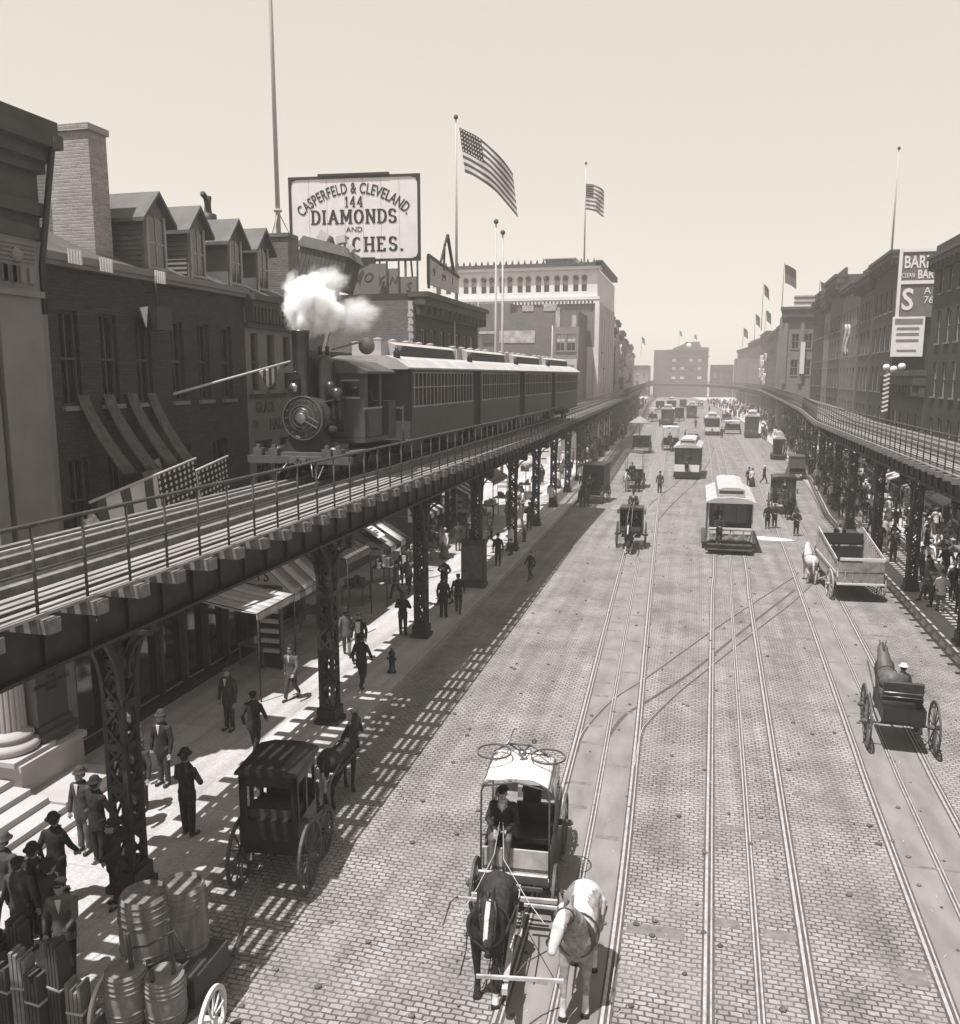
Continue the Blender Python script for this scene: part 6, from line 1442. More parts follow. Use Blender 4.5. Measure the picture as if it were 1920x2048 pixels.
# ================================================================ the train
TA = R(-1.3)
lo_ = empty('steam_locomotive', (-9.5, 19.45, 6.12), TA, 'black steam locomotive facing the camera at the head of the elevated train', 'locomotive')
mb = M(); mb.cyl((0, .32, 1.55), (0, 2.0, 1.55), .50, 36); mb.cyl((0, .24, 1.55), (0, .34, 1.55), .545, 36); mb.build('boiler', m_loco, lo_)
mb = M(); mb.lathe([(.245, .53), (.22, .51), (.19, .40), (.17, .30), (.15, .24), (.12, .22), (.10, .17), (.085, .15), (.083, .01)], 36, (0, 0, 1.55), ax='y'); sb = mb.build('smokebox_door', m_loco, lo_)
mb = M(); mb.ring((0, .21, 1.55), .545, .04, .025, 'y', 40); mb.ring((0, .165, 1.55), .33, .03, .02, 'y', 36); mb.ring((0, .12, 1.55), .235, .03, .018, 'y', 30); mb.lathe([(.075, .14), (.07, .12), (.069, .01)], 24, (0, 0, 1.55), ax='y'); mb.build('door_ring', m_steel, sb)
mb = M()
for i in range(14): a = i * 2 * PI / 14; mb.bar((math.cos(a) * .44, .20, 1.55 + math.sin(a) * .44), (math.cos(a) * .44, .17, 1.55 + math.sin(a) * .44), .035)
mb.bar((.1, .08, 1.5), (.42, .13, 1.32), .03); mb.bar((.2, .1, 1.60), (.46, .14, 1.45), .03); mb.build('door_clamp', m_steel, sb)
mb = M(); mb.lathe([(1.92, .26), (2.0, .215), (2.2, .20), (3.60, .215), (3.66, .235), (3.70, .235), (3.70, .18), (3.4, .17)], 28, (-.22 + .22 * .1, .62, 0)); mb.build('chimney', m_loco, lo_)
mb = M(); mb.box(-.42, -.12, .28, .58, 2.02, 2.08); mb.box(-.40, -.14, .30, .56, 2.08, 2.50); mb.prism([(-.42, 2.5), (-.12, 2.5), (-.2, 2.62), (-.34, 2.62)], .28, .58, 'y'); mb.lathe([(2.62, .05), (2.70, .05)], 10, (-.27, .43, 0)); hl = mb.build('headlight', m_black, lo_)
mb = M(); mb.lathe([(.27, .115), (.295, .115), (.30, .08)], 20, (-.27, 0, 2.29), ax='y'); mb.build('headlight_lens', m_steel, hl)
mb = M(); mb.lathe([(1.9, .36), (2.02, .31), (2.7, .30), (2.95, .26), (3.08, .16), (3.12, .10)], 28, (.12, 1.25, 0)); mb.build('steam_dome', m_loco, lo_)
mb = M()
for x in (.02, .22): mb.lathe([(3.08, .05), (3.22, .045), (3.3, .06), (3.34, .03)], 10, (x, 1.25, 0))
mb.lathe([(1.9, .15), (2.35, .14), (2.45, .08)], 14, (.42, .95, 0)); mb.build('safety_valve', m_black, lo_)
mb = M(); mb.lathe([(0, .08), (.10, .14), (.25, .16), (.34, .12), (.38, .03)], 20, (.62, .9, 1.92)); mb.build('bell', m_loco, lo_)
mb = M(); mb.box(.50, .58, .85, .95, 1.5, 1.95); mb.box(.66, .74, .85, .95, 1.5, 1.95); mb.tube([(.55, .3, 1.95), (.62, 1.0, 2.0), (.6, 1.6, 2.0)], .02, 6); mb.tube([(-.55, .3, 1.75), (-.6, 1.0, 1.8), (-.6, 1.6, 1.8)], .02, 6); mb.cyl((.5, .6, 1.25), (.5, 1.3, 1.25), .10, 16); mb.build('pipework', m_loco, lo_)
mb = M(); mb.box(-1.42, 1.38, -.06, .10, .44, .62); mb.build('buffer_beam', m_wagon, lo_)
mb = M(); mb.box(-.22, .22, -.14, -.06, .46, .58); mb.ring((0, -.16, .52), .10, .04, .03, 'y', 16); mb.bar((0, -.3, .55), (0, -.05, .55), .06); mb.tube([(.35, -.1, .45), (.42, -.2, .15), (.58, -.2, .12), (.68, -.1, .40)], .02, 6); mb.tube([(-.3, -.1, .45), (-.5, -.2, .2), (-.65, -.1, .3)], .018, 6); mb.build('coupler', m_steel, lo_)
mb = M()
for x in (-1.15, -.72, .72, 1.02): mb.box(x - .12, x + .12, -.03, .2, .62, .80); mb.box(x - .05, x + .05, .0, .1, .80, .9)
mb.box(-1.1, 1.1, .1, 1.9, .62, .7); mb.build('tool_box', m_wagon, lo_)
mb = M(); mb.prism([(-.62, .7), (.62, .7), (.38, 1.25), (-.38, 1.25)], .3, .8, 'y'); mb.build('saddle', m_slot, lo_)
for s in (-1, 1): mb = M(); mb.cyl((s * .78, .15, .62), (s * .78, .8, .62), .22, 20); mb.build('cylinder', m_black, lo_)
mb = M()
for s in (-1, 1):
    for y in (.35, 1.2, 1.9, 2.8, 3.3): rr2 = .26 if y in (.35, 2.8, 3.3) else .36; mb.cyl((s * .68, y, rr2), (s * .76, y, rr2), rr2, 24)
    mb.bar((s * .84, .8, .5), (s * .84, 1.9, .36), .05, .08)
mb.build('wheels', m_black, lo_)
cabp = M(); X0, X1 = -1.08, 1.10
cabp.box(X0, X1, 1.50, 1.56, 1.0, 2.75); cabp.box(X1 - .05, X1, 1.56, 1.75, 1.0, 2.75); cabp.box(X1 - .05, X1, 2.55, 2.7, 1.0, 2.75); cabp.box(X1 - .05, X1, 1.56, 2.6, 1.0, 1.75); cabp.box(X0, X0 + .05, 1.56, 2.7, 1.0, 2.75); cabp.box(X0, X1, 1.5, 3.7, .86, .98); cabp.box(X0, X1, 3.2, 3.75, .98, 1.9)
cb = cabp.build('cab', m_car, lo_)
mb = M()
for a, b in ((-.95, -.5), (.5, .97)): mb.box(a, b, 1.485, 1.499, 2.05, 2.45)
mb.build('cab_window', m_glass, cb)
mb = M()
for a, b in ((-.97, -.48), (.48, .99)): mb.box(a, b, 1.47, 1.484, 2.0, 2.05); mb.box(a, b, 1.47, 1.484, 2.45, 2.49)
mb.box(X1 - .02, X1 + .02, 1.5, 2.7, 1.72, 1.77); mb.build('window_trim', m_cartrim, cb)
mb = M(); mb.prism([(X0 - .18, 2.72), (-.7, 2.95), (0, 3.05), (.7, 2.95), (X1 + .18, 2.70), (X1 + .16, 2.64), (X0 - .16, 2.66)], 1.32, 3.3, 'y'); mb.build('cab_roof', m_car, lo_)
seated((-8.62, 21.55, 7.75), 180 + 5, 'engine driver leaning in the locomotive cab', m_coat, m_coat, 'cap', det=False)
# flags and signal disc over the cab
fl = M(); fl.bar((.2, 1.55, 3.25), (1.05, 1.9, 3.5), .05); fl.lathe([(-.02, .22), (.02, .22)], 20, (1.05, 1.85, 3.35), ax='y'); fl.build('signal_disc', m_render, lo_)
def passenger_car(i, y0, lab, L=6.55):
    x0 = -9.45 + .023 * (y0 - 19.5)
    r = empty('railway_car', (x0, y0, 6.12), TA, lab, 'railway car', 'passenger cars of the elevated train'); h = 1.32
    z0, zb, zt, ze = .80, 1.72, 2.66, 2.86
    mb = M(); mb.box(-h, h, 0, L, z0 - .06, z0); mb.box(-h, -h + .05, 0, L, z0, zb); mb.box(h - .05, h, 0, L, z0, zb); mb.box(-h, h, 0, .05, z0, ze); mb.box(-h, h, L - .05, L, z0, ze); mb.box(-h, -h + .05, 0, L, zt, ze); mb.box(h - .05, h, 0, L, zt, ze)
    n = 17; a0, a1 = .28, L - .22
    for s in (-1, 1):
        for k in range(n + 1):
            y = a0 + (a1 - a0) * k / n; mb.box(*sorted((s * h, s * (h - .05))), y - .045, y + .045, zb, zt)
        mb.box(*sorted((s * h, s * (h - .05))), 0, a0, zb, zt); mb.box(*sorted((s * h, s * (h - .05))), a1, L, zb, zt)
    mb.build('body', m_car, r)
    for s in (-1, 1):
        mb = M()
        for k in range(n + 1): y = a0 + (a1 - a0) * k / n; mb.box(*sorted((s * (h + .001), s * (h + .008))), y - .022, y + .022, zb, zt)
        mb.box(*sorted((s * (h + .001), s * (h + .012))), .1, L - .1, zt, zt + .03); mb.build('window_moulding', m_cartrim, r)
        for k in range(n):
            y = a0 + (a1 - a0) * k / n
            mb = M(); mb.box(*sorted((s * (h - .035), s * (h - .045))), y + .04, y + (a1 - a0) / n - .04, zb, zt); w_ = mb.build('side_window', m_glass, r) if k % 3 else mb.build('side_window', m_stonedark, r)
        mb = M(); mb.box(*sorted((s * h, s * (h + .02))), .1, L - .1, zb - .05, zb); mb.box(*sorted((s * h, s * (h + .015))), .1, L - .1, 2.24, 2.27); mb.build('belt_rail', m_cartrim, r)
    mb = M(); mb.prism([(-h - .10, ze - .04), (-h * .8, ze + .20), (-h * .55, ze + .30), (h * .55, ze + .30), (h * .8, ze + .20), (h + .10, ze - .04), (h + .08, ze - .09), (-h - .08, ze - .09)], -.45, L + .45, 'y'); rf = mb.build('roof', m_carroof, r)
    mb = M(); mb.prism([(-.70, ze + .22), (.70, ze + .22), (.68, ze + .62), (.45, ze + .72), (-.45, ze + .72), (-.68, ze + .62)], .45, L - .1, 'y'); mb.prism([(-.45, ze + .28), (.45, ze + .28), (.45, ze + .71), (-.45, ze + .71)], -.1, L + .2, 'y'); cl = mb.build('clerestory', m_carroof, rf)
    mb = M(); mb.prism([(.55, ze + .30), (L - .3, ze + .30), (L - .55, ze + .60), (.95, ze + .60)], .69, .715, 'x'); mb.prism([(.55, ze + .30), (L - .3, ze + .30), (L - .55, ze + .60), (.95, ze + .60)], -.715, -.69, 'x'); mb.build('clerestory_window', m_signd, rf)
    for k in range(5): mb = M(); mb.lathe([(ze + .70, .13), (ze + .78, .12), (ze + .82, .16), (ze + .85, .03)], 10, (0, .8 + k * 1.2, 0)); mb.build('roof_vent', m_stonelight, rf)
    mb = M()
    for e in (-.42, L + .37):
        for s in (-1, 1): mb.bar((s * (h - .1), e, .75), (s * (h - .1), e, 1.75), .05); mb.bar((s * .5, e, .75), (s * .5, e, 1.7), .04)
        mb.box(-h + .1, h - .1, e - .02, e + .03, 1.66, 1.72); mb.box(-h, h, min(e, e + .05) - .02, e + .42 if e < 0 else e + .05, .70, .76)
    mb.build('platform_gate', m_wagon, r)
    mb = M(); mb.box(-.35, .35, -.008, -.001, z0, 2.6); mb.build('end_door', m_signd, r)
    mb = M(); mb.box(-.9, .9, .5, 2.0, .30, .60); mb.box(-.9, .9, L - 2, L - .5, .3, .6)
    for y in (.8, 1.7, L - 1.7, L - .8):
        for s in (-1, 1): mb.cyl((s * .68, y, .30), (s * .76, y, .30), .29, 20)
    mb.box(-1.0, 1.0, .0, L, .6, .74); mb.build('bogie', m_black, r)
    mb = M(); mb.lathe([(ze + .32, .10), (ze + .5, .10), (ze + .56, .05), (ze + .62, .07)], 12, (.95, -.15, -.10)); mb.build('marker_lamp', m_black, r)
    return r
passenger_car(0, 23.75, 'dark passenger car coupled directly behind the locomotive')
passenger_car(1, 31.2, 'second dark passenger car of the elevated train')
passenger_car(2, 38.7, 'third dark passenger car of the elevated train')
passenger_car(3, 46.2, 'rear dark passenger car of the elevated train', 7.5)
# steam: soft billows, each a ball of air whose vapour thins out towards its rim
def vapour(nm, dens, sc_n, edge):
    ms = bpy.data.materials.new(nm); ms.use_nodes = True; t = ms.node_tree; t.nodes.remove(t.nodes['Principled BSDF'])
    pv = N(t, 'ShaderNodeVolumePrincipled'); pv.inputs['Color'].default_value = (1, 1, 1, 1); pv.inputs['Anisotropy'].default_value = .0
    tc = N(t, 'ShaderNodeTexCoord'); ln = N(t, 'ShaderNodeVectorMath', operation='LENGTH'); t.links.new(tc.outputs['Object'], ln.inputs[0])
    nz = N(t, 'ShaderNodeTexNoise'); nz.inputs['Scale'].default_value = sc_n; nz.inputs['Detail'].default_value = 7; nz.inputs['Roughness'].default_value = .62; t.links.new(tc.outputs['Object'], nz.inputs['Vector'])
    m1 = N(t, 'ShaderNodeMath', operation='MULTIPLY_ADD'); m1.inputs[1].default_value = 2.3; m1.inputs[2].default_value = -.30 + edge; t.links.new(nz.outputs[0], m1.inputs[0])
    m2 = N(t, 'ShaderNodeMath', operation='SUBTRACT'); t.links.new(m1.outputs[0], m2.inputs[0]); t.links.new(ln.outputs['Value'], m2.inputs[1])
    fr_ = N(t, 'ShaderNodeMapRange'); fr_.inputs[1].default_value = 1.0; fr_.inputs[2].default_value = .72; fr_.inputs[3].default_value = 0; fr_.inputs[4].default_value = 1; t.links.new(ln.outputs['Value'], fr_.inputs[0])
    mr = N(t, 'ShaderNodeMapRange'); mr.inputs[1].default_value = .0; mr.inputs[2].default_value = .40; mr.inputs[3].default_value = 0.0; mr.inputs[4].default_value = dens; t.links.new(m2.outputs[0], mr.inputs[0])
    m3 = N(t, 'ShaderNodeMath', operation='MULTIPLY'); t.links.new(mr.outputs[0], m3.inputs[0]); t.links.new(fr_.outputs[0], m3.inputs[1]); t.links.new(m3.outputs[0], pv.inputs['Density'])
    t.links.new(pv.outputs[0], t.nodes['Material Output'].inputs['Volume']); return ms
st_ = empty('steam_cloud', (-9.72, 20.2, 9.85), 0, 'soft white steam billowing from the locomotive chimney', 'steam')
vd = vapour('steam_dense', 15, 1.7, .02); vt = vapour('steam_thin', 1.5, 1.9, -.05)
for nm, p, q, mm in (('billow', (.10, .2, .66), (.78, .74, .95), vd), ('plume', (-.02, .03, .1), (.30, .30, .42), vd), ('billow', (.45, .35, .45), (.62, .6, .60), vd), ('wisp', (1.15, .65, .42), (.85, .7, .62), vt), ('wisp', (.55, .4, 1.2), (.7, .6, .55), vt)):
    mb = M(); mb.ball((0, 0, 0), 1, 1, 1, 24, 16); o = mb.build(nm, mm, st_); o.location = p; o.scale = q
# ================================================================ awnings, signs, flags, stalls
def awning(x0, x1, y0, y1, zh, zl, label, m=m_cloth, m2=None, n=8, val=.22, group='awnings over the left shops', txt=None, cheek=False, post=True):
    """canvas from the wall (x0, zh) down to the outer edge (x1, zl)"""
    r = empty('awning', (0, 0, 0), 0, label, 'awning', group); mats = [m, m2 or m]
    mb = M(); L = (y1 - y0) / n
    for i in range(n):
        mb.cm = i % 2; a, b = y0 + i * L, y0 + (i + 1) * L
        gr = [[(x0 + (x1 - x0) * t / 4, a + (b - a) * u / 2, zh + (zl - zh) * t / 4 - .05 * math.sin(PI * t / 4)) for u in range(3)] for t in range(5)]
        mb.sheet(gr, .015)
    mb.build('canvas', mats, r)
    mb = M(); K = n * 3
    for i in range(K):
        mb.cm = (i // 3) % 2; a, b = y0 + (y1 - y0) * i / K, y0 + (y1 - y0) * (i + 1) / K
        mb.prism([(a, zl), (b, zl), (b, zl - val * .7), ((a + b) / 2, zl - val), (a, zl - val * .7)], x1 - .01, x1 + .01, 'x')
    mb.build('valance', mats, r)
    mb = M(); mb.tube([(x1, y0, zl), (x1, y1, zl)], .02, 5)
    for y in (y0 + .03, y1 - .03): mb.tube([(x0, y, zl - .05), (x1, y, zl)], .018, 5); mb.tube([(x0, y, zh), (x1, y, zl)], .015, 5)
    if post:
        for y in (y0 + .05, y1 - .05): mb.tube([(x1 , y, .12), (x1, y, zl)], .025, 6)
    mb.build('awning_frame', m_iron, r)
    if cheek:
        mb = M(); mb.prism([(x0, zh), (x1, zl), (x1, zl - .1), (x0, zl - .1)], y0 - .02, y0 + .005, 'y'); c = mb.build('cheek', m, r)
        text(cheek, .5, m_ink, r, ((x0 * .6 + x1 * .4), y0 - .03, (zh + zl * 2) / 3 + .05), ext=.006, sx=.9)
    if txt: text(txt, .42, m_ink, r, (x1 + .012 * (1 if x1 > x0 else -1), (y0 + y1) / 2, zl - val * .45), rz=R(90) if x1 > x0 else R(-90), ext=.004)
    return r
awning(-12.9, -11.0, 19.7, 21.9, 2.85, 2.55, 'broad flat pale canvas awning with scalloped edge beside the second column', m_cloth, mat('offwhite_canvas', .6, .85, .08, 3), 6)
awning(-13.1, -11.45, 22.7, 25.2, 3.75, 2.25, 'striped awning with large black letters on its end cheek', m_cloth, m_clothg, 6, cheek='TS')
awning(-13.1, -12.2, 16.2, 17.6, 3.9, 3.3, 'small scalloped striped awning left of the nearest column', m_cloth, m_clothg, 6, post=False)
awning(-13.1, -11.1, 29.6, 32.4, 3.6, 2.3, 'dark striped awning carrying a square white price card', m_clothd, m_cloth, 5)
awning(-13.1, -11.3, 26.4, 28.6, 3.4, 2.6, 'low grey awning just before the striped one with the price card', m_clothg)
awning(-13.1, -11.6, 36, 39, 3.4, 2.5, 'white awning over the fourth column shop front', m_cloth, m_clothd, 7)
awning(-13.1, -11.6, 43, 46, 3.4, 2.5, 'dark and white striped awning past the kiosk', m_clothd, m_cloth, 7)
awning(-13.1, -11.6, 49, 53, 3.4, 2.5, 'plain grey awning farther up the left pavement', m_clothg)
awning(-13.1, -11.4, 58, 62, 3.4, 2.5, 'wide white awning far up the left pavement', m_cloth)
pc = empty('price_card', (-11.75, 30.0, 2.93), 0, 'square white card with numerals lying on the striped awning', 'sign'); pc.rotation_euler = (0, R(33), 0)
mb = M(); mb.box(-.42, .42, -.35, .35, 0, .03); mb.build('card', m_signw, pc); text('18', .45, m_ink, pc, (0, 0, .035), rz=0, rx=0, ext=.004)
# rolled cloth hanging at the arch, shop panels
mb = M(); gr = [[(-12.3 + .05 * math.sin(j), 17.6 + j * .14, 3.55 + .10 * math.sin(j * .9) - i * .12) for j in range(9)] for i in range(4)]; mb.sheet(gr, .03)
tag(mb.build('hanging_cloth', m_cloth), 'crumpled white lettered cloth hanging between the two nearest columns', 'cloth')
arr = random.Random(31)
# goods hung out and stacked along the left shops
def stand(x, y, lab, side, kind):
    r = empty('goods_stand', (x, y, .12), R(arr.uniform(-8, 8)), lab, 'stand', 'goods stands on the %s pavement' % side)
    mb = M(); mb.box(-.45, .45, -.6, .6, .62, .68)
    for a in (-.4, .4):
        for b in (-.55, .55): mb.bar((a, b, 0), (a, b, .64), .05)
    mb.build('table', m_tie, r)
    mb = M()
    for k in range(7): a, b, s = arr.uniform(-.35, .35), arr.uniform(-.45, .45), arr.uniform(.06, .13); mb.box(a - s, a + s, b - s, b + s, .68, .68 + arr.uniform(.08, .35))
    mb.build('goods', [m_signw, m_sack, m_coat3, m_barrel][kind % 4], r)
    if kind % 3 == 0:
        mb = M()
        for a in (-.42, .42): mb.bar((a, .5, .6), (a, .5, 1.9), .04)
        for z in (1.2, 1.5, 1.85): mb.box(-.44, .44, .46, .50, z, z + .18)
        mb.build('rack', m_cloth, r)
    return r
for i in range(12):
    y = 22.8 + i * 3.6; stand(interp(LF, y) + arr.uniform(.7, 1.3), y, '%s goods stand from the camera along the left shop fronts' % num[i], 'left', i)
for i in range(16):
    y = 30.5 + i * 4.4; stand(interp(RF, y) - arr.uniform(.6, 1.6), y, '%s goods stand from the camera along the right shop fronts' % num[i], 'right', i + 1)
for i in range(15):
    y = 29 + i * 5.4; x = interp(RF, y); w_ = arr.uniform(2.2, 3.6); m1, m2 = arr.choice([(m_clothd, m_clothg), (m_clothg, m_clothg), (m_clothd, m_clothd), (m_clothg, m_cloth)])
    awning(x + .1, x - arr.uniform(1.5, 2.2), y, y + w_, 3.4, 2.5, '%s awning from the camera over the right pavement' % num[i], m1, m2, 6, group='awnings over the right shops')
# white panels, shop signs hanging in the right arcade
for i in range(26):
    y = 29 + i * 3.3 + arr.uniform(-.5, .5); x = interp(RF, y) - arr.uniform(.15, 2.6); z = arr.uniform(2.0, 3.5); r = empty('hanging_sign', (x, y, z), R(arr.uniform(-15, 15)), 'small pale shop board hung out over the right pavement, one of a long line', 'sign', 'shop boards over the right pavement')
    a, b = arr.uniform(.2, .5), arr.uniform(.12, .45); mb = M(); mb.box(-a, a, -.02, .02, -b, b); mb.build('board', m_signw if arr.random() < .6 else m_render, r)
    mb = M(); mb.box(-a * .7, a * .7, -.03, -.021, -.03, .05); mb.tube([(-a, 0, b), (a + .1, 0, b + .06)], .015, 4); mb.build('lettering_band', m_signd, r)
for i in range(18):
    y = 26 + i * 3.0; x = interp(LF, y) + arr.uniform(.1, 1.5); z = arr.uniform(1.6, 3.2); r = empty('hanging_sign', (x, y, z), R(arr.uniform(-15, 15)), 'small pale shop board hung out over the left pavement, one of a long line', 'sign', 'shop boards over the left pavement')
    a, b = arr.uniform(.15, .4), arr.uniform(.15, .5); mb = M(); mb.box(-a, a, -.02, .02, -b, b); mb.build('board', m_signw if arr.random() < .6 else m_render, r); mb = M(); mb.box(-a * .7, a * .7, -.03, -.021, -.03, .05); mb.build('lettering_band', m_signd, r)
sc_ = empty('slatted_display', (-12.0, 22.3, .12), 0, 'tall shelf display with bright slats under the lettered awning', 'display')
mb = M()
for k in range(7): mb.box(-.3, .3, -.1, .0, .5 + k * .3, .62 + k * .3)
mb.build('shelf', m_cloth, sc_); mb = M(); mb.box(-.36, -.3, -.1, .1, 0, 2.5); mb.box(.3, .36, -.1, .1, 0, 2.5); mb.box(-.3, .3, .04, .1, 0, 2.5); mb.build('upright', m_signd, sc_)
# street furniture
hy = empty('hydrant', (-8.42, 22.8, .12), 0, 'dark iron hydrant on the left kerb just past the second column', 'hydrant')
mb = M(); mb.lathe([(0, .13), (.05, .13), (.07, .09), (.50, .085), (.54, .11), (.60, .10), (.68, .04), (.74, .03)], 16); mb.build('barrel_body', m_black, hy); mb = M(); mb.cyl((-.14, 0, .42), (.14, 0, .42), .045, 10); mb.cyl((0, -.14, .38), (0, 0, .38), .05, 10); mb.build('nozzle', m_black, hy)
for y in (43.5,): dup(hy, (-8.6, y, .12), label='short dark hydrant post on the shaded kerb past the kiosk')
ks = empty('poster_kiosk', (-8.73, 33.4, .12), 0, 'upright dark poster kiosk with a faded picture on the left kerb', 'kiosk')
mb = M(); mb.box(-.48, .48, -.12, .4, 0, 1.85); mb.box(-.53, .53, -.17, .45, 1.85, 1.95); mb.box(-.52, .52, -.16, .44, 0, .18); mb.build('case', m_signd, ks)
mb = M(); mb.box(-.40, .40, -.135, -.122, .35, 1.72); mb.build('poster', mat('faded_poster', .13, .6, .45, 4), ks)
mb = M(); mb.box(-.42, .42, -.15, -.121, 1.72, 1.76); mb.box(-.42, .42, -.15, -.121, .31, .35); mb.box(-.44, -.40, -.15, -.121, .31, 1.76); mb.box(.40, .44, -.15, -.121, .31, 1.76); mb.build('poster_frame', m_wagon, ks)
# big striped flags leaning out over the near left shops
def star(mb, c, r, ax):
    pts = [(c[0] + r * (1 if k % 2 == 0 else .42) * math.sin(k * PI / 5), c[1] + r * (1 if k % 2 == 0 else .42) * math.cos(k * PI / 5)) for k in range(10)]
    return pts
def flag(name, label, o, u, v, stripes=13, wav=.12, canton=(.4, .54), sag=.0, nrow=26, ncol=22, thick=.01, stars=True, m=(m_cloth, m_red, m_ink), group=None, curve=0, starm=m_signw, vert=False):
    """o corner at the hoist top, u along the fly, v down the hoist"""
    o, u, v = Vector(o), Vector(u), Vector(v); nn = u.cross(v).normalized(); r = empty(name, tuple(o), 0, label, 'flag', group)
    def P(a, b): return u * a + v * b + nn * (wav * math.sin(a * 7 + b * 2) * a + wav * .5 * math.sin(a * 13 - b * 3)) + Vector((0, 0, -sag * a * a)) + Vector((curve * a * (1 - a), 0, 0))
    mb = M()
    for i in range(nrow):
        b0, b1 = i / nrow, (i + 1) / nrow; st = int((i + .5) / nrow * stripes) % 2
        for j in range(ncol):
            a0, a1 = j / ncol, (j + 1) / ncol
            inc = (a0 + a1) / 2 < canton[0] and (b0 + b1) / 2 < canton[1]
            if vert: st = int((j + .5) / ncol * stripes) % 2
            mb.cm = 2 if inc else (1 if st == 0 else 0)
            p = [P(a0, b0), P(a1, b0), P(a1, b1), P(a0, b1)]; mb.add([q + nn * thick / 2 for q in p], [(0, 1, 2, 3)], True); mb.add([q - nn * thick / 2 for q in p], [(3, 2, 1, 0)], True)
    if stars:
        sm_ = mb; sm_.cm = 3
        for ry in range(6):
            for cx in range(8 if stars is True else stars):
                a, b = canton[0] * (cx + .5) / (8 if stars is True else stars), canton[1] * (ry + .5) / 6
                for side in (1, -1):
                    c = P(a, b) + nn * side * (thick / 2 + .012); q = min(u.length * canton[0] / 8, v.length * canton[1] / 6) * .42
                    uu, vv = u.normalized(), v.normalized(); pts = [c + uu * q * (1 if k % 2 == 0 else .5) * math.sin(k * PI / 5) - vv * q * (1 if k % 2 == 0 else .5) * math.cos(k * PI / 5) for k in range(10)]
                    sm_.add(pts, [tuple(range(10))])
    mb.build('flag_cloth', list(m) + [starm], r, fix=False)
    return r
for nm, a, b, lab in (('x', (-12.5, 15.6, 6.05), (-12.1, 18.9, 6.66), 'left'), ('y', (-12.35, 17.3, 6.02), (-12.0, 20.25, 6.60), 'right')):
    A, B = Vector(a), Vector(b); d = (B - A)
    st = M(); st.tube([A - d * .02, B + d * .02], .035, 8); tag(st.build('flag_staff', m_post), '%s of two pale slanting staffs with starry flags by the near deck railing' % lab, 'flagpole', 'slanting flag staffs')
    flag('striped_flag', 'large flag with white stars hanging from the %s slanting staff near the bank' % lab, B, -d * .97, Vector((.05, .06, -.85)), 9, .03, (.42, .98), stars=8, vert=True, group='large flags on the slanting staffs', nrow=14)
# the stripes of these two hang downwards as vertical bands, so lay bars over them
tl_ = M(); tl_.tube([(-12.9, 19.4, 8.25), (-12.0, 24.1, 9.13)], .035, 8); tag(tl_.build('flag_staff', m_post), 'long pale staff jutting out left of the locomotive chimney', 'flagpole')
gr = M()
for k in range(7):
    gr.cm = k % 2; a, b = k / 7, (k + 1) / 7
    def Q(t, w_): return (-12.2 + .05 * t, 22.6 + 1.1 * t, 8.84 + .2 * t - (w_ * (.55 * math.sin(PI * min(max(t, .04), .96)) + .02)))
    gr.sheet([[Q(a + (b - a) * i / 3, j / 6) for j in range(7)] for i in range(4)], .02)
tag(gr.build('swag_flag', [m_cloth, m_red]), 'gathered striped bunting draped from the long staff by the chimney', 'bunting')
mb = M(); mb.sheet([[(-12.5 + .18 * math.sin(i * .7 + j), 15.3 + .1 * j - .04 * i, 5.7 - .09 * i + .03 * j) for j in range(6)] for i in range(9)], .02); tag(mb.build('white_banner', m_cloth), 'curled white banner hanging low beside the bank pilaster', 'banner')
mb = M(); mb.sheet([[(-12.6 + .05 * math.sin(i + j), 17.5 + .12 * j, 6.45 + .05 * j - .08 * i * (1 + .1 * j)) for j in range(7)] for i in range(6)], .02); tag(mb.build('fringed_banner', m_clothg), 'pale fringed banner under the second long drape', 'banner')
# small bunting by the bank cornice and gas lamp with pennants on the brick facade
lm_ = empty('bracket_lamp', (-13.2, 18.9, 9.8), 0, 'dark box lamp with two pale triangular pennants on the brick facade', 'lamp')
mb = M(); mb.box(.1, .5, -.3, .3, .0, .55); mb.bar((0, 0, .9), (.3, 0, .9), .05); mb.tube([(.3, 0, .55), (.3, 0, 1.3)], .02, 5); mb.build('lamp_box', m_black, lm_)
mb = M()
for s in (-1, 1): mb.prism([(s * .32, .55), (s * .62, .50), (s * .42, .05)], .25, .28, 'x')
mb.build('pennant', m_cloth, lm_)
for i, (y, z) in enumerate(((16.0, 11.35), (17.0, 11.3), (19.0, 11.25))):
    mb = M()
    for k in range(5): mb.box(-12.98, -12.95, y + k * .09, y + .05 + k * .09, z - .3, z)
    tag(mb.build('bunting_swag', m_cloth), '%s small striped bunting knot along the brick gutter' % ['left', 'middle', 'right'][i], 'bunting')
# flag poles on the roofs
def pole(x, y, z0, z1, lab, r0=.07, m=m_post, ball=True, group='flagpoles on the roofs'):
    r = empty('flagpole', (x, y, z0), 0, lab, 'flagpole', group); mb = M(); mb.tube([(0, 0, 0), (0, 0, (z1 - z0) * .5), (0, 0, z1 - z0)], [r0, r0 * .8, r0 * .45], 8); mb.build('mast', m, r)
    if ball: mb = M(); mb.ball((0, 0, z1 - z0 + r0 * .8), r0 * 1.5); mb.build('finial', m_signd, r)
    return r
p = pole(-14.4, 28.4, 13.6, 27, 'very tall pale mast on a tripod rising from the brick chimney stack', .085, m_post, False)
mb = M()
for a in range(3): t = a * 2.1 + .6; mb.bar((0, 0, .75), (.45 * math.cos(t), .45 * math.sin(t), -.15), .03)
mb.lathe([(.72, .14), (.8, .14)], 10); mb.build('tripod', m_post, p)
mb = M(); mb.box(-14.95, -13.9, 28.0, 28.9, 9.5, 13.55); tag(mb.build('chimney_stack', m_brickmid), 'square brick chimney stack under the tall tripod mast', 'chimney')
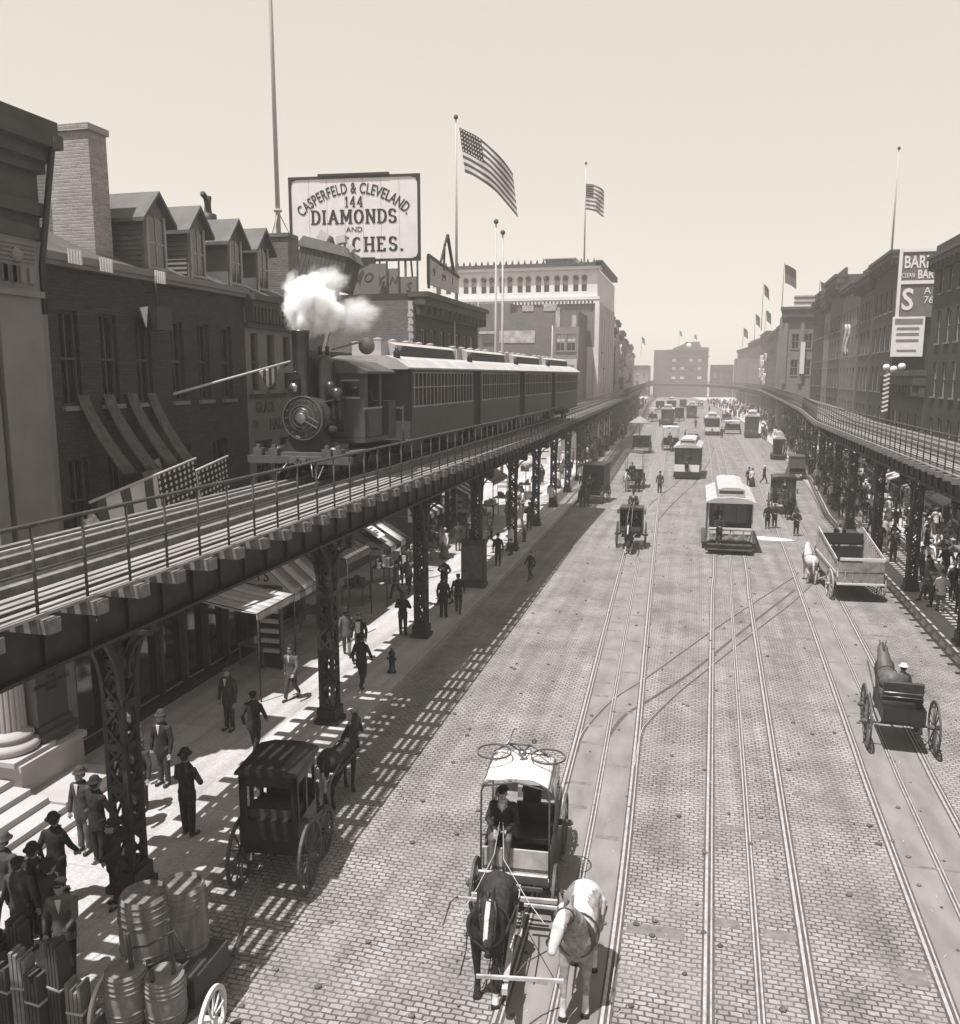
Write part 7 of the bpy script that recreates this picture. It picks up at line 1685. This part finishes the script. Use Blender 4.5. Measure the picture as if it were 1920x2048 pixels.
pole(-14.05, 50, 12.9, 23.2, 'tall roof flagpole flying the large striped flag', .09)
flag('roof_flag', 'large striped flag with dark canton drooping from the tall roof pole', (-13.85, 50.0, 22.7), (3.0, .6, -1.0), (.30, .1, -2.45), 13, .22, (.40, .54), sag=1.5, group='roof flags')
pole(-13.2, 100.4, 21.4, 32.0, 'slim flagpole on the corner of the white arcaded building', .10)
flag('roof_flag', 'smaller striped flag on the white arcaded building', (-13.15, 100.4, 29.9), (2.0, .5, .1), (0, 0, -2.8), 13, .25, (.4, .54), sag=.9, group='roof flags')
for x, y, z1, lab in ((-13.2, 56.5, 18.5, 'left of two white poles standing before the brick warehouse wall'), (-12.75, 56.5, 17.8, 'right of two white poles standing before the brick warehouse wall')): pole(x, y, 2, z1, lab, .11)
pole(-13.1, 46.2, 8, 14.6, 'thin grey pole against the dark shop building', .05, ball=False); pole(-13.1, 51.4, 8, 14.2, 'thin grey pole at the far corner of the dark shop building', .05, ball=False)
pole(-14.0, 84, 8, 13.5, 'white pole in front of the grey lattice-windowed house', .12, ball=False)
pole(13.9, 74, 17.8, 25.6, 'tall bare flagpole above the painted wall sign on the right', .08)
for x, y, z0, z1, w_, h_, lab in ((11.0, 133, 18.2, 24.6, 1.6, 2.6, 'large dark flag on the pilastered building'), (9.4, 150, 16.5, 23.6, .8, 1.8, 'narrow dark flag left of the large one'), (14.6, 122, 17.8, 21.0, 1.4, 1.4, 'broad grey flag beside the pilastered building'),
                                  (12.6, 190, 17, 22.3, 1.0, 2.2, 'small dark flag above the far right row'), (12.0, 215, 17, 23.2, 1.0, 2.4, 'pointed dark flag on the far right row'), (11.5, 262, 17.4, 22.5, 1.2, 2.4, 'faint flag at the end of the right row'),
                                  (-9.0, 372, 20.2, 27.5, 1.0, 2, 'faint flag on the hazy clock building'), (-3.0, 372, 19.5, 26, 1.0, 1.8, 'right faint flag on the hazy clock building'), (-19.6, 300, 16, 22, 1.0, 2, 'faint flag on the far left row')):
    pole(x, y, z0 - .5, z1, 'thin pole of the ' + lab, .06, m_signd, False); flag('dark_flag', lab, (x + .08, y, z1 - .2), (w_, .1, -.5), (.15, 0, -h_), 2, .1, (0, 0), sag=.4, nrow=6, ncol=8, stars=False, m=(m_coat3, m_coat, m_ink), group='dark flags on the roofs')
# drapery and pennants on the far facades
for i in range(40):
    left = i % 2; y = 88 + (i * 37 % 150) if not left else 104 + (i * 29 % 130); P_ = LF if left else RF; x = interp(P_, y) + (.9 if left else -.9); z = arr.uniform(7.5, 14.5); h_ = arr.uniform(1.0, 3.5); w_ = arr.uniform(.4, .9)
    mb = M(); mb.sheet([[(x + (w_ * (k / 5 - .5)) + .08 * math.sin(j + i), y + .12 * math.sin(k * 2 + j), z - h_ * j / 7) for k in range(6)] for j in range(8)], .03)
    tag(mb.build('facade_banner', arr.choice([m_cloth, m_cloth, m_stonelight, m_coat3])), 'cloth banner hung out from the %s row of facades, one of many' % ('far left' if left else 'right-hand'), 'banner', 'cloth banners on the %s facades' % ('left' if left else 'right'))
sp_ = empty('spiral_pole', (10.75, 56.0, 6.6), 0, 'twisted black and white pole sign beside the right elevated railway', 'sign')
mb = M(); mb.tube([(0, 0, -3.5), (0, 0, 2.4)], .06, 8); mb.build('pole', m_signd, sp_)
mb = M()
for k in range(9): mb.bar((-.16, 0, k * .26), (.16, 0, k * .26 + .14), .12, .10)
mb.build('spiral_band', m_signw, sp_)
gl_ = empty('globe_lamp', (13.2, 66, 9.3), 0, 'left of three white globe lamps on the dark right facade', 'lamp', 'globe lamps on the right facade')
mb = M(); mb.ball((-.6, 0, 0), .24); mb.build('globe', m_signw, gl_); mb = M(); mb.bar((-.6, 0, -.2), (.2, 0, -.5), .05); mb.build('bracket', m_iron, gl_)
dup(gl_, (13.2, 63.6, 9.15), label='middle of three white globe lamps on the dark right facade'); dup(gl_, (13.2, 61.2, 9.3), label='right of three white globe lamps on the dark right facade')
# white globes on the far left row
g2 = None
for i, (y, z) in enumerate(((104, 12.2), (106, 10.4), (108, 9.2), (113, 9.3), (121, 9.4))):
    dup(gl_, (interp(LF, y) + 1.8, y, z), label='%s of five white globe lamps beyond the white arcaded building' % ['nearest', 'second', 'third', 'fourth', 'farthest'][i], sc=1.7)
# thin wires crossing by the nearest column
wm_ = M(); wm_.tube([(-9.8, 6.5, 4.75), (-8.4, 11.5, 5.6), (-7.6, 16, 5.9)], .008, 4); wm_.tube([(-9.9, 6.5, 4.55), (-8.3, 12.5, 5.2), (-7.9, 22, 5.3)], .006, 4); tag(wm_.build('overhead_wire', m_iron2), 'two thin wires slung below the near deck', 'wire')
# ---- the hazy air of the long street
hz = M(); hz.box(-120, 120, -40, 520, -1.5, 40); h = hz.build('haze', m_white); h['kind'] = 'stuff'
mh = bpy.data.materials.new('haze_air'); mh.use_nodes = True; t = mh.node_tree; t.nodes.remove(t.nodes['Principled BSDF']); pv = N(t, 'ShaderNodeVolumePrincipled')
pv.inputs['Density'].default_value = .0013; pv.inputs['Color'].default_value = (.96, .925, .885, 1); pv.inputs['Anisotropy'].default_value = .25
t.links.new(pv.outputs[0], t.nodes['Material Output'].inputs['Volume']); h.data.materials.clear(); h.data.materials.append(mh)
